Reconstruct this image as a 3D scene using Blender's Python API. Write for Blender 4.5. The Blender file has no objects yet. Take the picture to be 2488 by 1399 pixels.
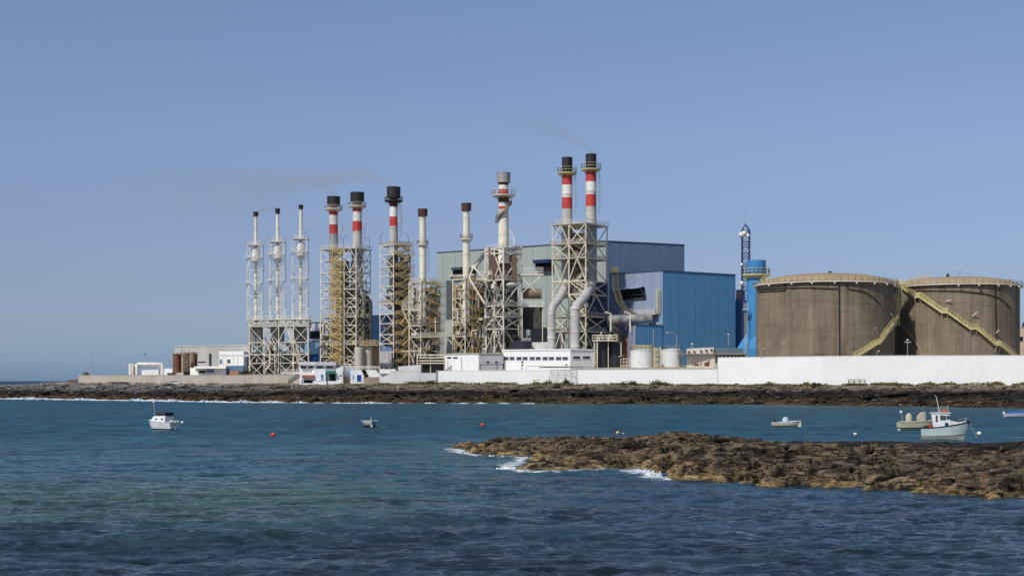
import bpy, bmesh, math, random
import numpy as np
from mathutils import Vector
random.seed(7)
R = math.radians
F = 3456.0; CX = 1244.0; HY = 925.0; EYE = 7.0     # photograph pixels: focal length, centre column, horizon row; eye height (m)
col = bpy.context.scene.collection
def X(px, D): return (px-CX)*D/F
def Z(py, D): return EYE+(HY-py)*D/F
def P(px, py, D): return Vector((X(px, D), D, Z(py, D)))
# ---------------------------------------------------------------- materials
def N(nt, t, **k):
    n = nt.nodes.new(t)
    for a, b in k.items():
        if a.startswith('i_'):
            n.inputs[a[2:].replace('_', ' ')].default_value = b
        else: setattr(n, a, b)
    return n
def ramp(nt, stops, interp='LINEAR'):
    r = nt.nodes.new('ShaderNodeValToRGB'); cr = r.color_ramp; cr.interpolation = interp
    while len(cr.elements) < len(stops): cr.elements.new(0.5)
    for e, (p, c) in zip(cr.elements, stops):
        e.position = p; e.color = (c, c, c, 1) if isinstance(c, (int, float)) else (*c, 1)
    return r
def mixc(nt, fac, a, b, mode='MIX'):
    m = nt.nodes.new('ShaderNodeMix'); m.data_type = 'RGBA'; m.blend_type = mode
    for sock, v in ((m.inputs[0], fac), (m.inputs[6], a), (m.inputs[7], b)):
        if hasattr(v, 'links'): nt.links.new(v, sock)
        elif isinstance(v, (int, float)): sock.default_value = v
        else: sock.default_value = (*v, 1)
    return m.outputs[2]
def math_(nt, op, a, b=0.0, c=0.0, clamp=False):
    m = nt.nodes.new('ShaderNodeMath'); m.operation = op; m.use_clamp = clamp
    for s, v in zip(m.inputs, (a, b, c)):
        if hasattr(v, 'links'): nt.links.new(v, s)
        else: s.default_value = v
    return m.outputs[0]
def base_mat(name):
    m = bpy.data.materials.new(name); m.use_nodes = True
    nt = m.node_tree; b = nt.nodes['Principled BSDF']
    return m, nt, b
MATS = {}
def mat(name, c, c2=None, rough=0.6, metal=0.0, scale=0.35, spot=None, spot_amt=0.0, streak=0.0, streakc=(.12, .08, .05), ribs=0.0, ribang=0.0, bump=0.15, spec=0.3, seams=0.0):
    """paint or metal with mottling, rain streaks, rust spots and optional cladding ribs"""
    if name in MATS: return MATS[name]
    m, nt, b = base_mat(name); L = nt.links.new
    if c2 is None: c2 = tuple(v*0.8 for v in c)
    tc = N(nt, 'ShaderNodeTexCoord'); geo = N(nt, 'ShaderNodeNewGeometry')
    n1 = N(nt, 'ShaderNodeTexNoise', i_Scale=scale, i_Detail=7.0, i_Roughness=0.62); L(geo.outputs['Position'], n1.inputs['Vector'])
    r1 = ramp(nt, [(0.36, 0.0), (0.66, 1.0)]); L(n1.outputs['Fac'], r1.inputs['Fac'])
    out = mixc(nt, r1.outputs['Color'], c, c2)
    if streak > 0:
        mp = N(nt, 'ShaderNodeMapping'); mp.inputs['Scale'].default_value = (1.3, 1.3, 0.05); L(geo.outputs['Position'], mp.inputs['Vector'])
        n2 = N(nt, 'ShaderNodeTexNoise', i_Scale=1.0, i_Detail=6.0, i_Roughness=0.7); L(mp.outputs['Vector'], n2.inputs['Vector'])
        r2 = ramp(nt, [(0.47, 0.0), (0.78, streak)]); L(n2.outputs['Fac'], r2.inputs['Fac'])
        out = mixc(nt, r2.outputs['Color'], out, streakc)
    if spot_amt > 0:
        n3 = N(nt, 'ShaderNodeTexNoise', i_Scale=1.6, i_Detail=8.0, i_Roughness=0.75); L(geo.outputs['Position'], n3.inputs['Vector'])
        r3 = ramp(nt, [(0.62-0.2*spot_amt, 0.0), (0.72, 0.9)]); L(n3.outputs['Fac'], r3.inputs['Fac'])
        out = mixc(nt, r3.outputs['Color'], out, spot or (.18, .09, .04))
    hgt = n1.outputs['Fac']
    if ribs > 0:
        sx = N(nt, 'ShaderNodeSeparateXYZ'); L(geo.outputs['Position'], sx.inputs[0])
        u = math_(nt, 'ADD', math_(nt, 'MULTIPLY', sx.outputs[0], math.cos(ribang)), math_(nt, 'MULTIPLY', sx.outputs[1], math.sin(ribang)))
        w = math_(nt, 'SINE', math_(nt, 'MULTIPLY', u, 2*math.pi/ribs))
        hgt = w
        g = math_(nt, 'GREATER_THAN', math_(nt, 'FRACT', math_(nt, 'MULTIPLY', u, 0.22/ribs)), 0.9)
        out = mixc(nt, math_(nt, 'MULTIPLY', g, 0.35), out, tuple(v*0.5 for v in c))
        # sheets vary a little in tone
        f = math_(nt, 'FLOOR', math_(nt, 'MULTIPLY', u, 0.22/ribs)); wn = N(nt, 'ShaderNodeTexWhiteNoise', noise_dimensions='1D'); L(f, wn.inputs['W'])
        out = mixc(nt, math_(nt, 'MULTIPLY', wn.outputs['Value'], 0.28), out, tuple(v*0.72 for v in c))
    if seams > 0:
        sz = N(nt, 'ShaderNodeSeparateXYZ'); L(geo.outputs['Position'], sz.inputs[0])
        g = math_(nt, 'GREATER_THAN', math_(nt, 'FRACT', math_(nt, 'DIVIDE', sz.outputs[2], seams)), 0.93)
        out = mixc(nt, math_(nt, 'MULTIPLY', g, 0.45), out, tuple(v*0.45 for v in c))
    bp = N(nt, 'ShaderNodeBump'); bp.inputs['Strength'].default_value = 0.6; bp.inputs['Distance'].default_value = bump
    L(hgt, bp.inputs['Height']); L(bp.outputs['Normal'], b.inputs['Normal'])
    L(out, b.inputs['Base Color'])
    b.inputs['Roughness'].default_value = rough; b.inputs['Metallic'].default_value = metal; b.inputs['Specular IOR Level'].default_value = spec
    MATS[name] = m; return m
# ---------------------------------------------------------------- mesh builder
class MB:
    def __init__(s): s.v = []; s.f = []; s.m = []; s.mi = 0
    def add(s, vs, fs):
        o = len(s.v); s.v += [tuple(v) for v in vs]
        for f in fs: s.f.append([i+o for i in f]); s.m.append(s.mi)
        return s
    def prism(s, pts, z0, z1, top=None):
        n = len(pts); zt = z1 if isinstance(z1, (list, tuple)) else [z1]*n; zb = z0 if isinstance(z0, (list, tuple)) else [z0]*n
        tp = top or pts
        return s.add([(p[0], p[1], zb[i]) for i, p in enumerate(pts)]+[(p[0], p[1], zt[i]) for i, p in enumerate(tp)],
              [list(range(n))[::-1], list(range(n, 2*n))]+[[i, (i+1) % n, n+(i+1) % n, n+i] for i in range(n)])
    def box(s, c, d, rz=0.0):
        ca, sa = math.cos(rz), math.sin(rz); hx, hy, hz = d[0]/2, d[1]/2, d[2]/2
        pts = [(c[0]+a*ca-b*sa, c[1]+a*sa+b*ca) for a, b in ((-hx, -hy), (hx, -hy), (hx, hy), (-hx, hy))]
        return s.prism(pts, c[2]-hz, c[2]+hz)
    def beam(s, a, b, w, h=None):
        a = Vector(a); b = Vector(b); h = h or w; d = b-a
        if d.length < 1e-6: return s
        d.normalize(); up = Vector((0, 0, 1)) if abs(d.z) < 0.95 else Vector((0, 1, 0))
        x = d.cross(up).normalized()*(w/2); y = x.cross(d).normalized()*(h/2)
        vs = [p+q for p in (a, b) for q in (-x-y, x-y, x+y, -x+y)]
        return s.add(vs, [[3, 2, 1, 0], [4, 5, 6, 7], [0, 1, 5, 4], [1, 2, 6, 5], [2, 3, 7, 6], [3, 0, 4, 7]])
    def tube(s, pts, r, seg=8, cap=True):
        pts = [Vector(p) for p in pts]; n = len(pts); rs = r if isinstance(r, (list, tuple)) else [r]*n
        rings = []; prev = None
        for i, p in enumerate(pts):
            d = (pts[min(i+1, n-1)]-pts[max(i-1, 0)]).normalized()
            if prev is None:
                up = Vector((0, 0, 1)) if abs(d.z) < 0.9 else Vector((0, 1, 0)); x = d.cross(up).normalized()
            else: x = (prev-d*prev.dot(d)).normalized()
            prev = x; y = d.cross(x)
            rings.append([p+(x*math.cos(2*math.pi*k/seg)+y*math.sin(2*math.pi*k/seg))*rs[i] for k in range(seg)])
        vs = [q for g in rings for q in g]; fs = []
        for i in range(n-1):
            for k in range(seg): fs.append([i*seg+k, i*seg+(k+1) % seg, (i+1)*seg+(k+1) % seg, (i+1)*seg+k])
        if cap: fs += [list(range(seg))[::-1], [(n-1)*seg+k for k in range(seg)]]
        return s.add(vs, fs)
    def lathe(s, prof, c, seg=24, mats=None):
        """prof: (radius, z) pairs; z absolute"""
        n = len(prof); vs = []
        for r, z in prof:
            for k in range(seg): a = 2*math.pi*k/seg; vs.append((c[0]+r*math.cos(a), c[1]+r*math.sin(a), z))
        o = len(s.v); s.v += vs
        for i in range(n-1):
            if mats: s.mi = mats[i]
            for k in range(seg):
                s.f.append([o+i*seg+k, o+i*seg+(k+1) % seg, o+(i+1)*seg+(k+1) % seg, o+(i+1)*seg+k]); s.m.append(s.mi)
        if prof[0][0] > 1e-3: s.f.append([o+k for k in range(seg)][::-1]); s.m.append(mats[0] if mats else s.mi)
        if prof[-1][0] > 1e-3: s.f.append([o+(n-1)*seg+k for k in range(seg)]); s.m.append(mats[-1] if mats else s.mi)
        return s
    def ball(s, c, r, sq=1.0, seg=14, n=8):
        return s.lathe([(max(1e-4, r*math.sin(math.pi*i/n)), c[2]-r*sq*math.cos(math.pi*i/n)) for i in range(n+1)], c, seg)
    def build(s, name, m, parent=None, smooth=False):
        me = bpy.data.meshes.new(name); off = Vector((0, 0, 0)); p = parent
        while p is not None: off += p.location; p = p.parent
        me.from_pydata([(v[0]-off.x, v[1]-off.y, v[2]-off.z) for v in s.v], [], s.f)
        ms = m if isinstance(m, (list, tuple)) else [m]
        for q in ms: me.materials.append(q)
        me.polygons.foreach_set('material_index', s.m)
        bm = bmesh.new(); bm.from_mesh(me); bmesh.ops.remove_doubles(bm, verts=bm.verts, dist=1e-4) if smooth else None
        bmesh.ops.recalc_face_normals(bm, faces=bm.faces); bm.to_mesh(me); bm.free()
        if smooth: me.shade_smooth(); me.set_sharp_from_angle(angle=R(38))
        me.update()
        o = bpy.data.objects.new(name, me); col.objects.link(o)
        if parent is not None: o.parent = parent
        return o
def tag(o, label=None, cat=None, group=None, kind=None):
    for k, v in (('label', label), ('category', cat), ('group', group), ('kind', kind)):
        if v: o[k] = v
    return o
def empty(name, loc, label, cat, group=None):
    o = bpy.data.objects.new(name, None); o.location = loc; o.empty_display_size = 0.5; col.objects.link(o)
    return tag(o, label, cat, group)
def copy_tree(o, parent=None):
    c = o.copy(); col.objects.link(c); c.parent = parent
    for ch in list(o.children): copy_tree(ch, c)
    return c
def thing(name, mb, m, label, cat, group=None, smooth=False, base=None):
    """a thing that is one mesh, its origin at its base"""
    if base is None:
        xs = [v[0] for v in mb.v]; ys = [v[1] for v in mb.v]; zs = [v[2] for v in mb.v]
        base = ((min(xs)+max(xs))/2, (min(ys)+max(ys))/2, min(zs))
    mb.v = [(v[0]-base[0], v[1]-base[1], v[2]-base[2]) for v in mb.v]
    o = mb.build(name, m, None, smooth); o.location = base
    return tag(o, label, cat, group)
def rail(mb, pts, h=1.2, w=0.09, step=1.6, bars=2, closed=False):
    pts = [Vector(p) for p in pts]
    if closed: pts = pts+[pts[0]]
    up = Vector((0, 0, h))
    for a, b in zip(pts, pts[1:]):
        for k in range(1, bars+1): mb.beam(a+up*k/bars, b+up*k/bars, w)
        n = max(1, int((b-a).length/step))
        for i in range(n+1): p = a+(b-a)*i/n; mb.beam(p, p+up, w)
    return mb
def circ(c, r, z, n=20, a0=0, a1=360):
    return [Vector((c[0]+r*math.cos(R(a0+(a1-a0)*i/n)), c[1]+r*math.sin(R(a0+(a1-a0)*i/n)), z)) for i in range(n+(0 if a1-a0 == 360 else 1))]
def box4(pxn, Dn, wl, wr, ang):
    """plan corners of a box seen on its near corner: left, near, right, back (widths in photo pixels)"""
    a = R(ang); s = Dn/F; n = Vector((X(pxn, Dn), Dn))
    l = n+Vector((-math.cos(a), math.sin(a)))*(wl*s/math.cos(a)); r = n+Vector((math.sin(a), math.cos(a)))*(wr*s/math.sin(a))
    # correct for the depth gained, so that the far corners fall on the wanted bearing
    for v, px in ((l, pxn-wl), (r, pxn+wr)):
        for _ in range(6):
            d = v-n; k = X(px, v.y)-n.x; v.x = n.x+k; L = abs(k)/abs(d.x)*d.length if abs(d.x) > 1e-6 else d.length
            dd = d.normalized()*L; v.x = n.x+dd.x; v.y = n.y+dd.y
    return [l, n, r, l+r-n]
def xy(p, z): return Vector((p[0], p[1], z))
# ---------------------------------------------------------------- paints
M_cream = mat('cream_steel', (.70, .65, .52), (.55, .48, .36), rough=.55, spot=(.30, .17, .08), spot_amt=.22, bump=.02)
M_white_st = mat('white_steel', (.78, .77, .72), (.62, .60, .54), rough=.5, spot=(.38, .27, .18), spot_amt=.1, bump=.02)
M_pale = mat('pale_steel', (.76, .72, .62), (.60, .54, .44), rough=.55, spot=(.36, .24, .14), spot_amt=.15, bump=.02)
M_yellow = mat('yellow_ochre_steel', (.56, .43, .20), (.40, .29, .13), rough=.6, spot=(.15, .09, .04), spot_amt=.3, bump=.02)
M_tanky = mat('pale_yellow_steel', (.66, .58, .28), (.52, .44, .22), rough=.5, bump=.02)
M_rustcl = mat('rusty_casing', (.24, .20, .15), (.10, .085, .07), rough=.8, scale=.5, streak=.7, streakc=(.045, .038, .03), spot=(.34, .25, .14), spot_amt=.3, bump=.1, seams=2.2)
M_dkcl = mat('sooty_casing', (.10, .095, .085), (.05, .047, .042), rough=.8, scale=.6, streak=.5, streakc=(.02, .02, .02), bump=.1, seams=3.0)
M_grey = mat('grey_aluminium_cladding', (.40, .40, .39), (.30, .30, .30), rough=.42, metal=.25, streak=.35, streakc=(.18, .15, .12), seams=1.9, bump=.03)
M_duct = mat('pale_grey_duct', (.50, .49, .46), (.38, .37, .35), rough=.5, streak=.35, streakc=(.2, .17, .13), seams=3.2, bump=.03)
M_red = mat('faded_red_paint', (.52, .065, .05), (.42, .05, .04), rough=.5, streak=.25, streakc=(.2, .05, .04), bump=.02)
M_wpaint = mat('white_band_paint', (.78, .76, .72), (.66, .63, .58), rough=.5, streak=.25, streakc=(.4, .3, .2), bump=.02)
M_black = mat('soot_black_paint', (.022, .022, .024), (.035, .032, .03), rough=.6, bump=.02)
M_rust = mat('dark_rusty_cap', (.10, .045, .035), (.05, .025, .02), rough=.75, streak=.3, streakc=(.03, .015, .012), bump=.03)
M_brown = mat('red_brown_band', (.17, .05, .035), (.10, .035, .025), rough=.7, bump=.02)
M_creamst = mat('cream_stack_paint', (.80, .76, .63), (.68, .63, .50), rough=.5, streak=.4, streakc=(.45, .36, .24), bump=.02, seams=7.0)
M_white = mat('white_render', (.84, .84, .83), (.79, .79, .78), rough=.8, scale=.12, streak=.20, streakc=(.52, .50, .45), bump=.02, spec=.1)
M_whiteh = mat('whitewash', (.80, .82, .83), (.68, .70, .70), rough=.85, scale=.5, streak=.25, streakc=(.4, .38, .34), bump=.04, spec=.1)
M_stain = mat('mouldy_white_render', (.78, .78, .76), (.62, .61, .58), rough=.85, scale=.5, streak=.55, streakc=(.12, .12, .10), spot=(.07, .065, .05), spot_amt=.62, bump=.05, spec=.1)
M_beige = mat('beige_render', (.47, .42, .36), (.38, .34, .29), rough=.85, scale=.25, streak=.45, streakc=(.22, .19, .15), bump=.05, spec=.1)
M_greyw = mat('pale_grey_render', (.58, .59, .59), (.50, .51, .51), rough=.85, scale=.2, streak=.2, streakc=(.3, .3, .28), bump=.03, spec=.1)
M_conc = mat('grey_concrete_cladding', (.46, .46, .43), (.40, .40, .38), rough=.8, scale=.1, streak=.3, streakc=(.28, .27, .24), bump=.03, spec=.15)
M_bluef = mat('teal_blue_cladding', (.105, .285, .48), (.095, .262, .445), rough=.5, scale=.05, ribs=.9, ribang=R(35), bump=.05, streak=.22, streakc=(.03, .11, .20))
M_bluel = mat('blue_cladding_with_sheen', (.27, .33, .45), (.24, .30, .42), rough=.5, scale=.05, ribs=.9, ribang=R(-35), bump=.05, streak=.2, streakc=(.2, .2, .24))  # left face of the blue hall: glossy reflection put into a paler colour
M_blued = mat('slate_blue_cladding', (.125, .185, .285), (.11, .165, .26), rough=.5, scale=.05, ribs=.9, ribang=R(20), bump=.05, streak=.3, streakc=(.12, .10, .12))
M_green = mat('pale_green_cladding', (.34, .39, .36), (.31, .36, .33), rough=.55, scale=.05, ribs=1.6, ribang=R(-40), bump=.03, streak=.2, streakc=(.22, .25, .22))
M_trim = mat('dark_roof_trim', (.05, .07, .10), rough=.6, bump=.01)
M_bblue = mat('bright_blue_paint', (.06, .245, .50), (.05, .215, .45), rough=.45, streak=.15, streakc=(.03, .12, .3), bump=.02)
M_sky_bl = mat('light_blue_wall', (.30, .52, .72), (.26, .47, .67), rough=.6, bump=.02, streak=.2, streakc=(.1, .2, .32))
M_navy = mat('navy_blue_paint', (.015, .035, .13), (.012, .028, .10), rough=.5, bump=.01)
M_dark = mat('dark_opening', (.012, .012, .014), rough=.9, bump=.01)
M_glass = mat('dark_window_glass', (.03, .045, .06), (.05, .07, .09), rough=.12, spec=.8, bump=.005)
M_bglass = mat('blue_window_glass', (.10, .20, .32), (.08, .15, .25), rough=.2, spec=.7, bump=.005)
M_btank = mat('black_bitumen_tank', (.018, .021, .03), (.032, .035, .045), rough=.42, streak=.3, streakc=(.08, .08, .08), bump=.02)
M_wtank = mat('white_tank_paint', (.72, .74, .73), (.66, .68, .67), rough=.5, streak=.15, streakc=(.45, .42, .36), bump=.02)
M_silo = mat('beige_silo_paint', (.52, .48, .41), (.44, .40, .33), rough=.6, streak=.5, streakc=(.28, .21, .14), bump=.02)
M_rusty = mat('rust_brown_tank', (.20, .085, .045), (.13, .055, .03), rough=.8, streak=.5, streakc=(.07, .035, .02), bump=.03)
M_rustp = mat('rust_streaked_tank', (.42, .32, .22), (.28, .17, .10), rough=.8, streak=1.0, streakc=(.12, .05, .025), bump=.03)
M_mast = mat('galvanised_pole', (.42, .43, .43), rough=.5, metal=.4, bump=.005)
M_lamp = mat('lamp_head_white', (.75, .75, .72), rough=.4, bump=.005)
M_door = mat('cobalt_blue_door', (.015, .045, .33), rough=.5, bump=.01)
M_shut = mat('azure_shutter', (.03, .24, .50), rough=.5, bump=.01)
M_awg = mat('dark_green_awning', (.03, .13, .10), (.02, .10, .08), rough=.8, bump=.01)
M_tile = mat('red_clay_tile', (.40, .13, .08), (.30, .10, .06), rough=.8, bump=.03, scale=3)
M_brick = mat('red_brick_band', (.38, .18, .12), (.28, .13, .09), rough=.85, scale=3, bump=.03)
M_terr = mat('tan_concrete_apron', (.40, .34, .27), (.32, .27, .21), rough=.9, scale=.3, bump=.05, spec=.1)
# ---------------------------------------------------------------- numpy noise and setting
def _h(ix, iy, s):
    n = (ix.astype(np.int64)*374761393+iy.astype(np.int64)*668265263+s*1442695041) & 0xFFFFFFFF
    n = ((n ^ (n >> 13))*1274126177) & 0xFFFFFFFF
    return ((n ^ (n >> 16)) & 0xFFFF)/65535.0
def pn(x, y, s=0):
    ix = np.floor(x); iy = np.floor(y); fx = x-ix; fy = y-iy; ux = fx*fx*fx*(fx*(fx*6-15)+10); uy = fy*fy*fy*(fy*(fy*6-15)+10)
    def g(a, b):
        t = _h(ix+a, iy+b, s)*2*np.pi
        return np.cos(t)*(fx-a)+np.sin(t)*(fy-b)
    return ((g(0, 0)*(1-ux)+g(1, 0)*ux)*(1-uy)+(g(0, 1)*(1-ux)+g(1, 1)*ux)*uy)*1.4
def fbm(x, y, s=0, o=5, gain=.5):
    t = 0; a = 1; n = 0
    for k in range(o): t = t+a*pn(x*2**k, y*2**k, s+k*17); n += a; a *= gain
    return t/n
def vor(x, y, s=0):
    """nearest-cell id value, distance to the cell edge (F2-F1), and offset from the cell centre"""
    ix = np.floor(x); iy = np.floor(y); f1 = np.full(x.shape, 9.); f2 = np.full(x.shape, 9.); cid = np.zeros(x.shape); ox = np.zeros(x.shape); oy = np.zeros(x.shape)
    for a in (-1, 0, 1):
        for b in (-1, 0, 1):
            px = ix+a+_h(ix+a, iy+b, s); py = iy+b+_h(ix+a, iy+b, s+5); d = np.hypot(px-x, py-y)
            nw = d < f1; f2 = np.where(nw, f1, np.minimum(f2, d)); cid = np.where(nw, _h(ix+a, iy+b, s+9), cid)
            ox = np.where(nw, x-px, ox); oy = np.where(nw, y-py, oy); f1 = np.where(nw, d, f1)
    return cid, f2-f1, ox, oy
def sstep(a, b, x): t = np.clip((x-a)/(b-a), 0, 1); return t*t*(3-2*t)
def grid_obj(name, Xg, Yg, Zg, m, keep=None, attrs=None, smooth=True):
    nr, nc = Xg.shape; me = bpy.data.meshes.new(name)
    co = np.stack([Xg, Yg, Zg], -1).reshape(-1, 3)
    i = np.arange(nr*nc).reshape(nr, nc); q = np.stack([i[:-1, :-1], i[:-1, 1:], i[1:, 1:], i[1:, :-1]], -1).reshape(-1, 4)
    if keep is not None: k = keep.reshape(-1); q = q[k[q].any(1)]
    me.vertices.add(len(co)); me.vertices.foreach_set('co', co.astype(np.float32).ravel())
    me.loops.add(q.size); me.loops.foreach_set('vertex_index', q.ravel().astype(np.int32))
    me.polygons.add(len(q)); me.polygons.foreach_set('loop_start', np.arange(0, q.size, 4, dtype=np.int32)); me.polygons.foreach_set('loop_total', np.full(len(q), 4, dtype=np.int32))
    me.update(calc_edges=True); me.validate()
    for an, av in (attrs or {}).items():
        at = me.attributes.new(an, 'FLOAT', 'POINT'); at.data.foreach_set('value', av.astype(np.float32).ravel())
    if smooth: me.shade_smooth()
    me.materials.append(m)
    o = bpy.data.objects.new(name, me); col.objects.link(o); o['kind'] = 'structure'; return o
S_ = [-900, -300, 0, 190, 400, 560, 830, 1244, 1700, 1900, 2100, 2300, 2488, 3300]
SH_Y = [966.5, 967, 968.5, 971, 974, 977, 979, 980, 981.5, 983, 986, 989, 990.5, 992]
SHD = [EYE*F/(y-HY) for y in SH_Y]
WS = [-900, -200, 0, 100, 190, 400, 725, 1060, 1250, 1400, 1745, 2000, 2488, 3300]
WD = [690, 640, 612, 598, 575, 545, 520, 505, 500, 495, 480, 462, 445, 430]
WZ = [1.5, 3.3, 4.7, 5.6, 6.5, 6.1, 5.8, 6.0, 5.75, 5.5, 5.35, 5.4, 5.7, 5.7]
def shoreD(s): return np.interp(s, S_, SHD)
def wallD(s): return np.interp(s, WS, WD)
def wallZ(s): return np.interp(s, WS, WZ)
# ---- far shore
def shore_mat():
    m, nt, b = base_mat('basalt_shore'); L = nt.links.new
    geo = N(nt, 'ShaderNodeNewGeometry'); sp = N(nt, 'ShaderNodeSeparateXYZ'); L(geo.outputs['Position'], sp.inputs[0])
    def nz(sc, d=6, sxyz=(1, 1, 1), ro=.6):
        mp = N(nt, 'ShaderNodeMapping'); mp.inputs['Scale'].default_value = sxyz; L(geo.outputs['Position'], mp.inputs['Vector'])
        n = N(nt, 'ShaderNodeTexNoise', i_Scale=sc, i_Detail=float(d), i_Roughness=ro); L(mp.outputs['Vector'], n.inputs['Vector']); return n.outputs['Fac']
    big = nz(.05, 5, (1, 2, 1)); fine = nz(.8, 10, (.25, .9, 3.2), .76); spk = nz(1.3, 4, (.6, 1, 1), .8); med = nz(.25, 6, (.4, 1.2, 2))
    zz = math_(nt, 'ADD', sp.outputs[2], math_(nt, 'ADD', math_(nt, 'MULTIPLY', math_(nt, 'SUBTRACT', big, .5), 3.0), math_(nt, 'MULTIPLY', math_(nt, 'SUBTRACT', med, .5), 2.4)))
    r = ramp(nt, [(0.0, (.030, .023, .016)), (.05, (.12, .082, .042)), (.16, (.060, .040, .024)), (.26, (.115, .080, .046)), (.36, (.020, .018, .017)), (.56, (.026, .024, .023)), (.64, (.17, .138, .108)), (.76, (.32, .275, .22)), (.97, (.25, .21, .13))])
    L(math_(nt, 'DIVIDE', zz, 6.4, clamp=True), r.inputs['Fac'])
    # the western point is grey gravel higher up
    lf = N(nt, 'ShaderNodeMapRange'); lf.inputs[1].default_value = -60; lf.inputs[2].default_value = -110; L(sp.outputs[0], lf.inputs[0])
    r2 = ramp(nt, [(0.0, (.030, .023, .016)), (.06, (.11, .072, .038)), (.22, (.075, .050, .032)), (.34, (.022, .019, .018)), (.46, (.05, .046, .042)), (.60, (.20, .193, .183)), (.95, (.33, .315, .295))])
    L(math_(nt, 'DIVIDE', zz, 6.4, clamp=True), r2.inputs['Fac'])
    c = mixc(nt, lf.outputs[0], r.outputs['Color'], r2.outputs['Color'])
    rf = ramp(nt, [(.36, .14), (.45, .32), (.52, .52), (.60, .8), (.68, 1.0)]); L(fine, rf.inputs['Fac'])
    c = mixc(nt, 1.0, mixc(nt, 1.0, c, rf.outputs['Color'], 'MULTIPLY'), (2.1, 2.05, 2.0), 'MULTIPLY')
    rm = ramp(nt, [(.4, 0.0), (.62, 1.0)]); L(med, rm.inputs['Fac'])
    c = mixc(nt, math_(nt, 'MULTIPLY', rm.outputs['Color'], .55), c, (.035, .030, .027))
    rs = ramp(nt, [(.66, 0.0), (.71, 1.0)]); L(spk, rs.inputs['Fac'])
    c = mixc(nt, math_(nt, 'MULTIPLY', rs.outputs['Color'], .75), c, (.40, .35, .29))
    bp = N(nt, 'ShaderNodeBump'); bp.inputs['Strength'].default_value = 1.0; bp.inputs['Distance'].default_value = .9; L(fine, bp.inputs['Height']); L(bp.outputs['Normal'], b.inputs['Normal'])
    L(c, b.inputs['Base Color']); b.inputs['Roughness'].default_value = .85; b.inputs['Specular IOR Level'].default_value = .2
    return m
SH = {}
def shore_h(x, y, s):
    w = wallD(s)-shoreD(s); d = y-shoreD(s)+4*fbm(x/16, y/16, 3, 4); u = d/w
    z = np.interp(u, [-.3, -.05, 0, .04, .10, .22, .40, .62, .85, 1.0, 1.3], [-3, -.8, -.1, .5, .95, 1.6, 2.8, 4.3, 5.5, 6, 6])/6*wallZ(s)
    cid, e, ox, oy = vor(x/9, y/3.4, 4); cid2, e2, _, _ = vor(x/2.6, y/1.2, 8)
    rough = ((cid-.5)*1.15+.5*oy)*np.minimum(1, e*5)-.45*(e < .07)+(cid2-.5)*.65*np.minimum(1, e2*6)+.45*fbm(x/4, y/1.5, 30, 4)+.9*fbm(x/26, y/14, 33, 3)*(1-.6*sstep(.7, 1., u))
    msk = sstep(-.03, .06, u)*(1-.62*sstep(.75, 1.0, u)); z = z+rough*msk*1.15
    back = sstep(640, 668, y)*(s < 420)
    SH['d'] = np.clip(rough*msk, -.9, .9); return np.where(s < 420, z*(1-back)-3*back, z)
ss = np.arange(-900, 3300, 2.6); dd = np.concatenate([np.arange(-7, 88, .62), np.arange(90, 230, 3.5)])
Sg, Dg = np.meshgrid(ss, dd); Yg = shoreD(Sg)+Dg; Xg = (Sg-CX)*Yg/F
ZS = shore_h(Xg, Yg, Sg); grid_obj('rocky_shore', Xg-.6*SH['d'], Yg-2.6*SH['d'], ZS, shore_mat())
# ---- yard behind the boundary walls
def edge(pxs, off=0.0): return [(X(s, wallD(s)+off), wallD(s)+off) for s in pxs]
yard_mat = mat('dusty_yard', (.30, .26, .21), (.22, .19, .15), rough=.95, scale=.2, spec=.1)
yb = MB(); fr = edge([200, 400, 725, 1060, 1250, 1400, 1745, 2000, 2488, 3200], 1.2)
yb.prism(fr+[(X(3000, 900), 900), (X(700, 900), 900), (X(330, 700), 700)], 3.0, 8.4); o = yb.build('yard_ground', yard_mat); o['kind'] = 'structure'
tb = MB(); a = [(X(1385, 497), 497), (X(1748, 483), 483), (X(1800, 505), 505), (X(1840, 560), 560), (X(1400, 560), 560)]
tb.prism(a, 8.3, [Z(899, 497), Z(899, 483), Z(893, 505), 13.4, 13.4]); o = tb.build('terrace_ground', M_terr); o['kind'] = 'structure'
# ---- reef in front
reef_near = [(1100, 147), (1130, 139), (1165, 133), (1245, 129.5), (1288, 128.5), (1296, 124.5), (1270, 118), (1255, 113), (1300, 109), (1440, 111), (1530, 111), (1590, 107), (1610, 103), (1700, 97), (1900, 92.5), (2080, 91), (2200, 87.5), (2300, 85.5), (2430, 83.3), (2600, 82), (2950, 80)]
reef_far = [(2950, 150), (2488, 149), (2300, 147), (2100, 151), (1900, 150), (1650, 155), (1500, 152), (1350, 153), (1210, 154), (1140, 151)]
RP = np.array([(X(p, d), d) for p, d in reef_near+reef_far])
def sdf(x, y, poly):
    d2 = np.full(x.shape, 1e9); ins = np.zeros(x.shape, bool); n = len(poly)
    for i in range(n):
        ax, ay = poly[i]; bx, by = poly[(i+1) % n]; ex, ey = bx-ax, by-ay
        t = np.clip(((x-ax)*ex+(y-ay)*ey)/(ex*ex+ey*ey), 0, 1); d2 = np.minimum(d2, (x-ax-ex*t)**2+(y-ay-ey*t)**2)
        cr = ((ay > y) != (by > y)) & (x < ex*(y-ay)/(ey if abs(ey) > 1e-9 else 1e-9)+ax); ins ^= cr
    return np.where(ins, 1, -1)*np.sqrt(d2)
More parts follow.
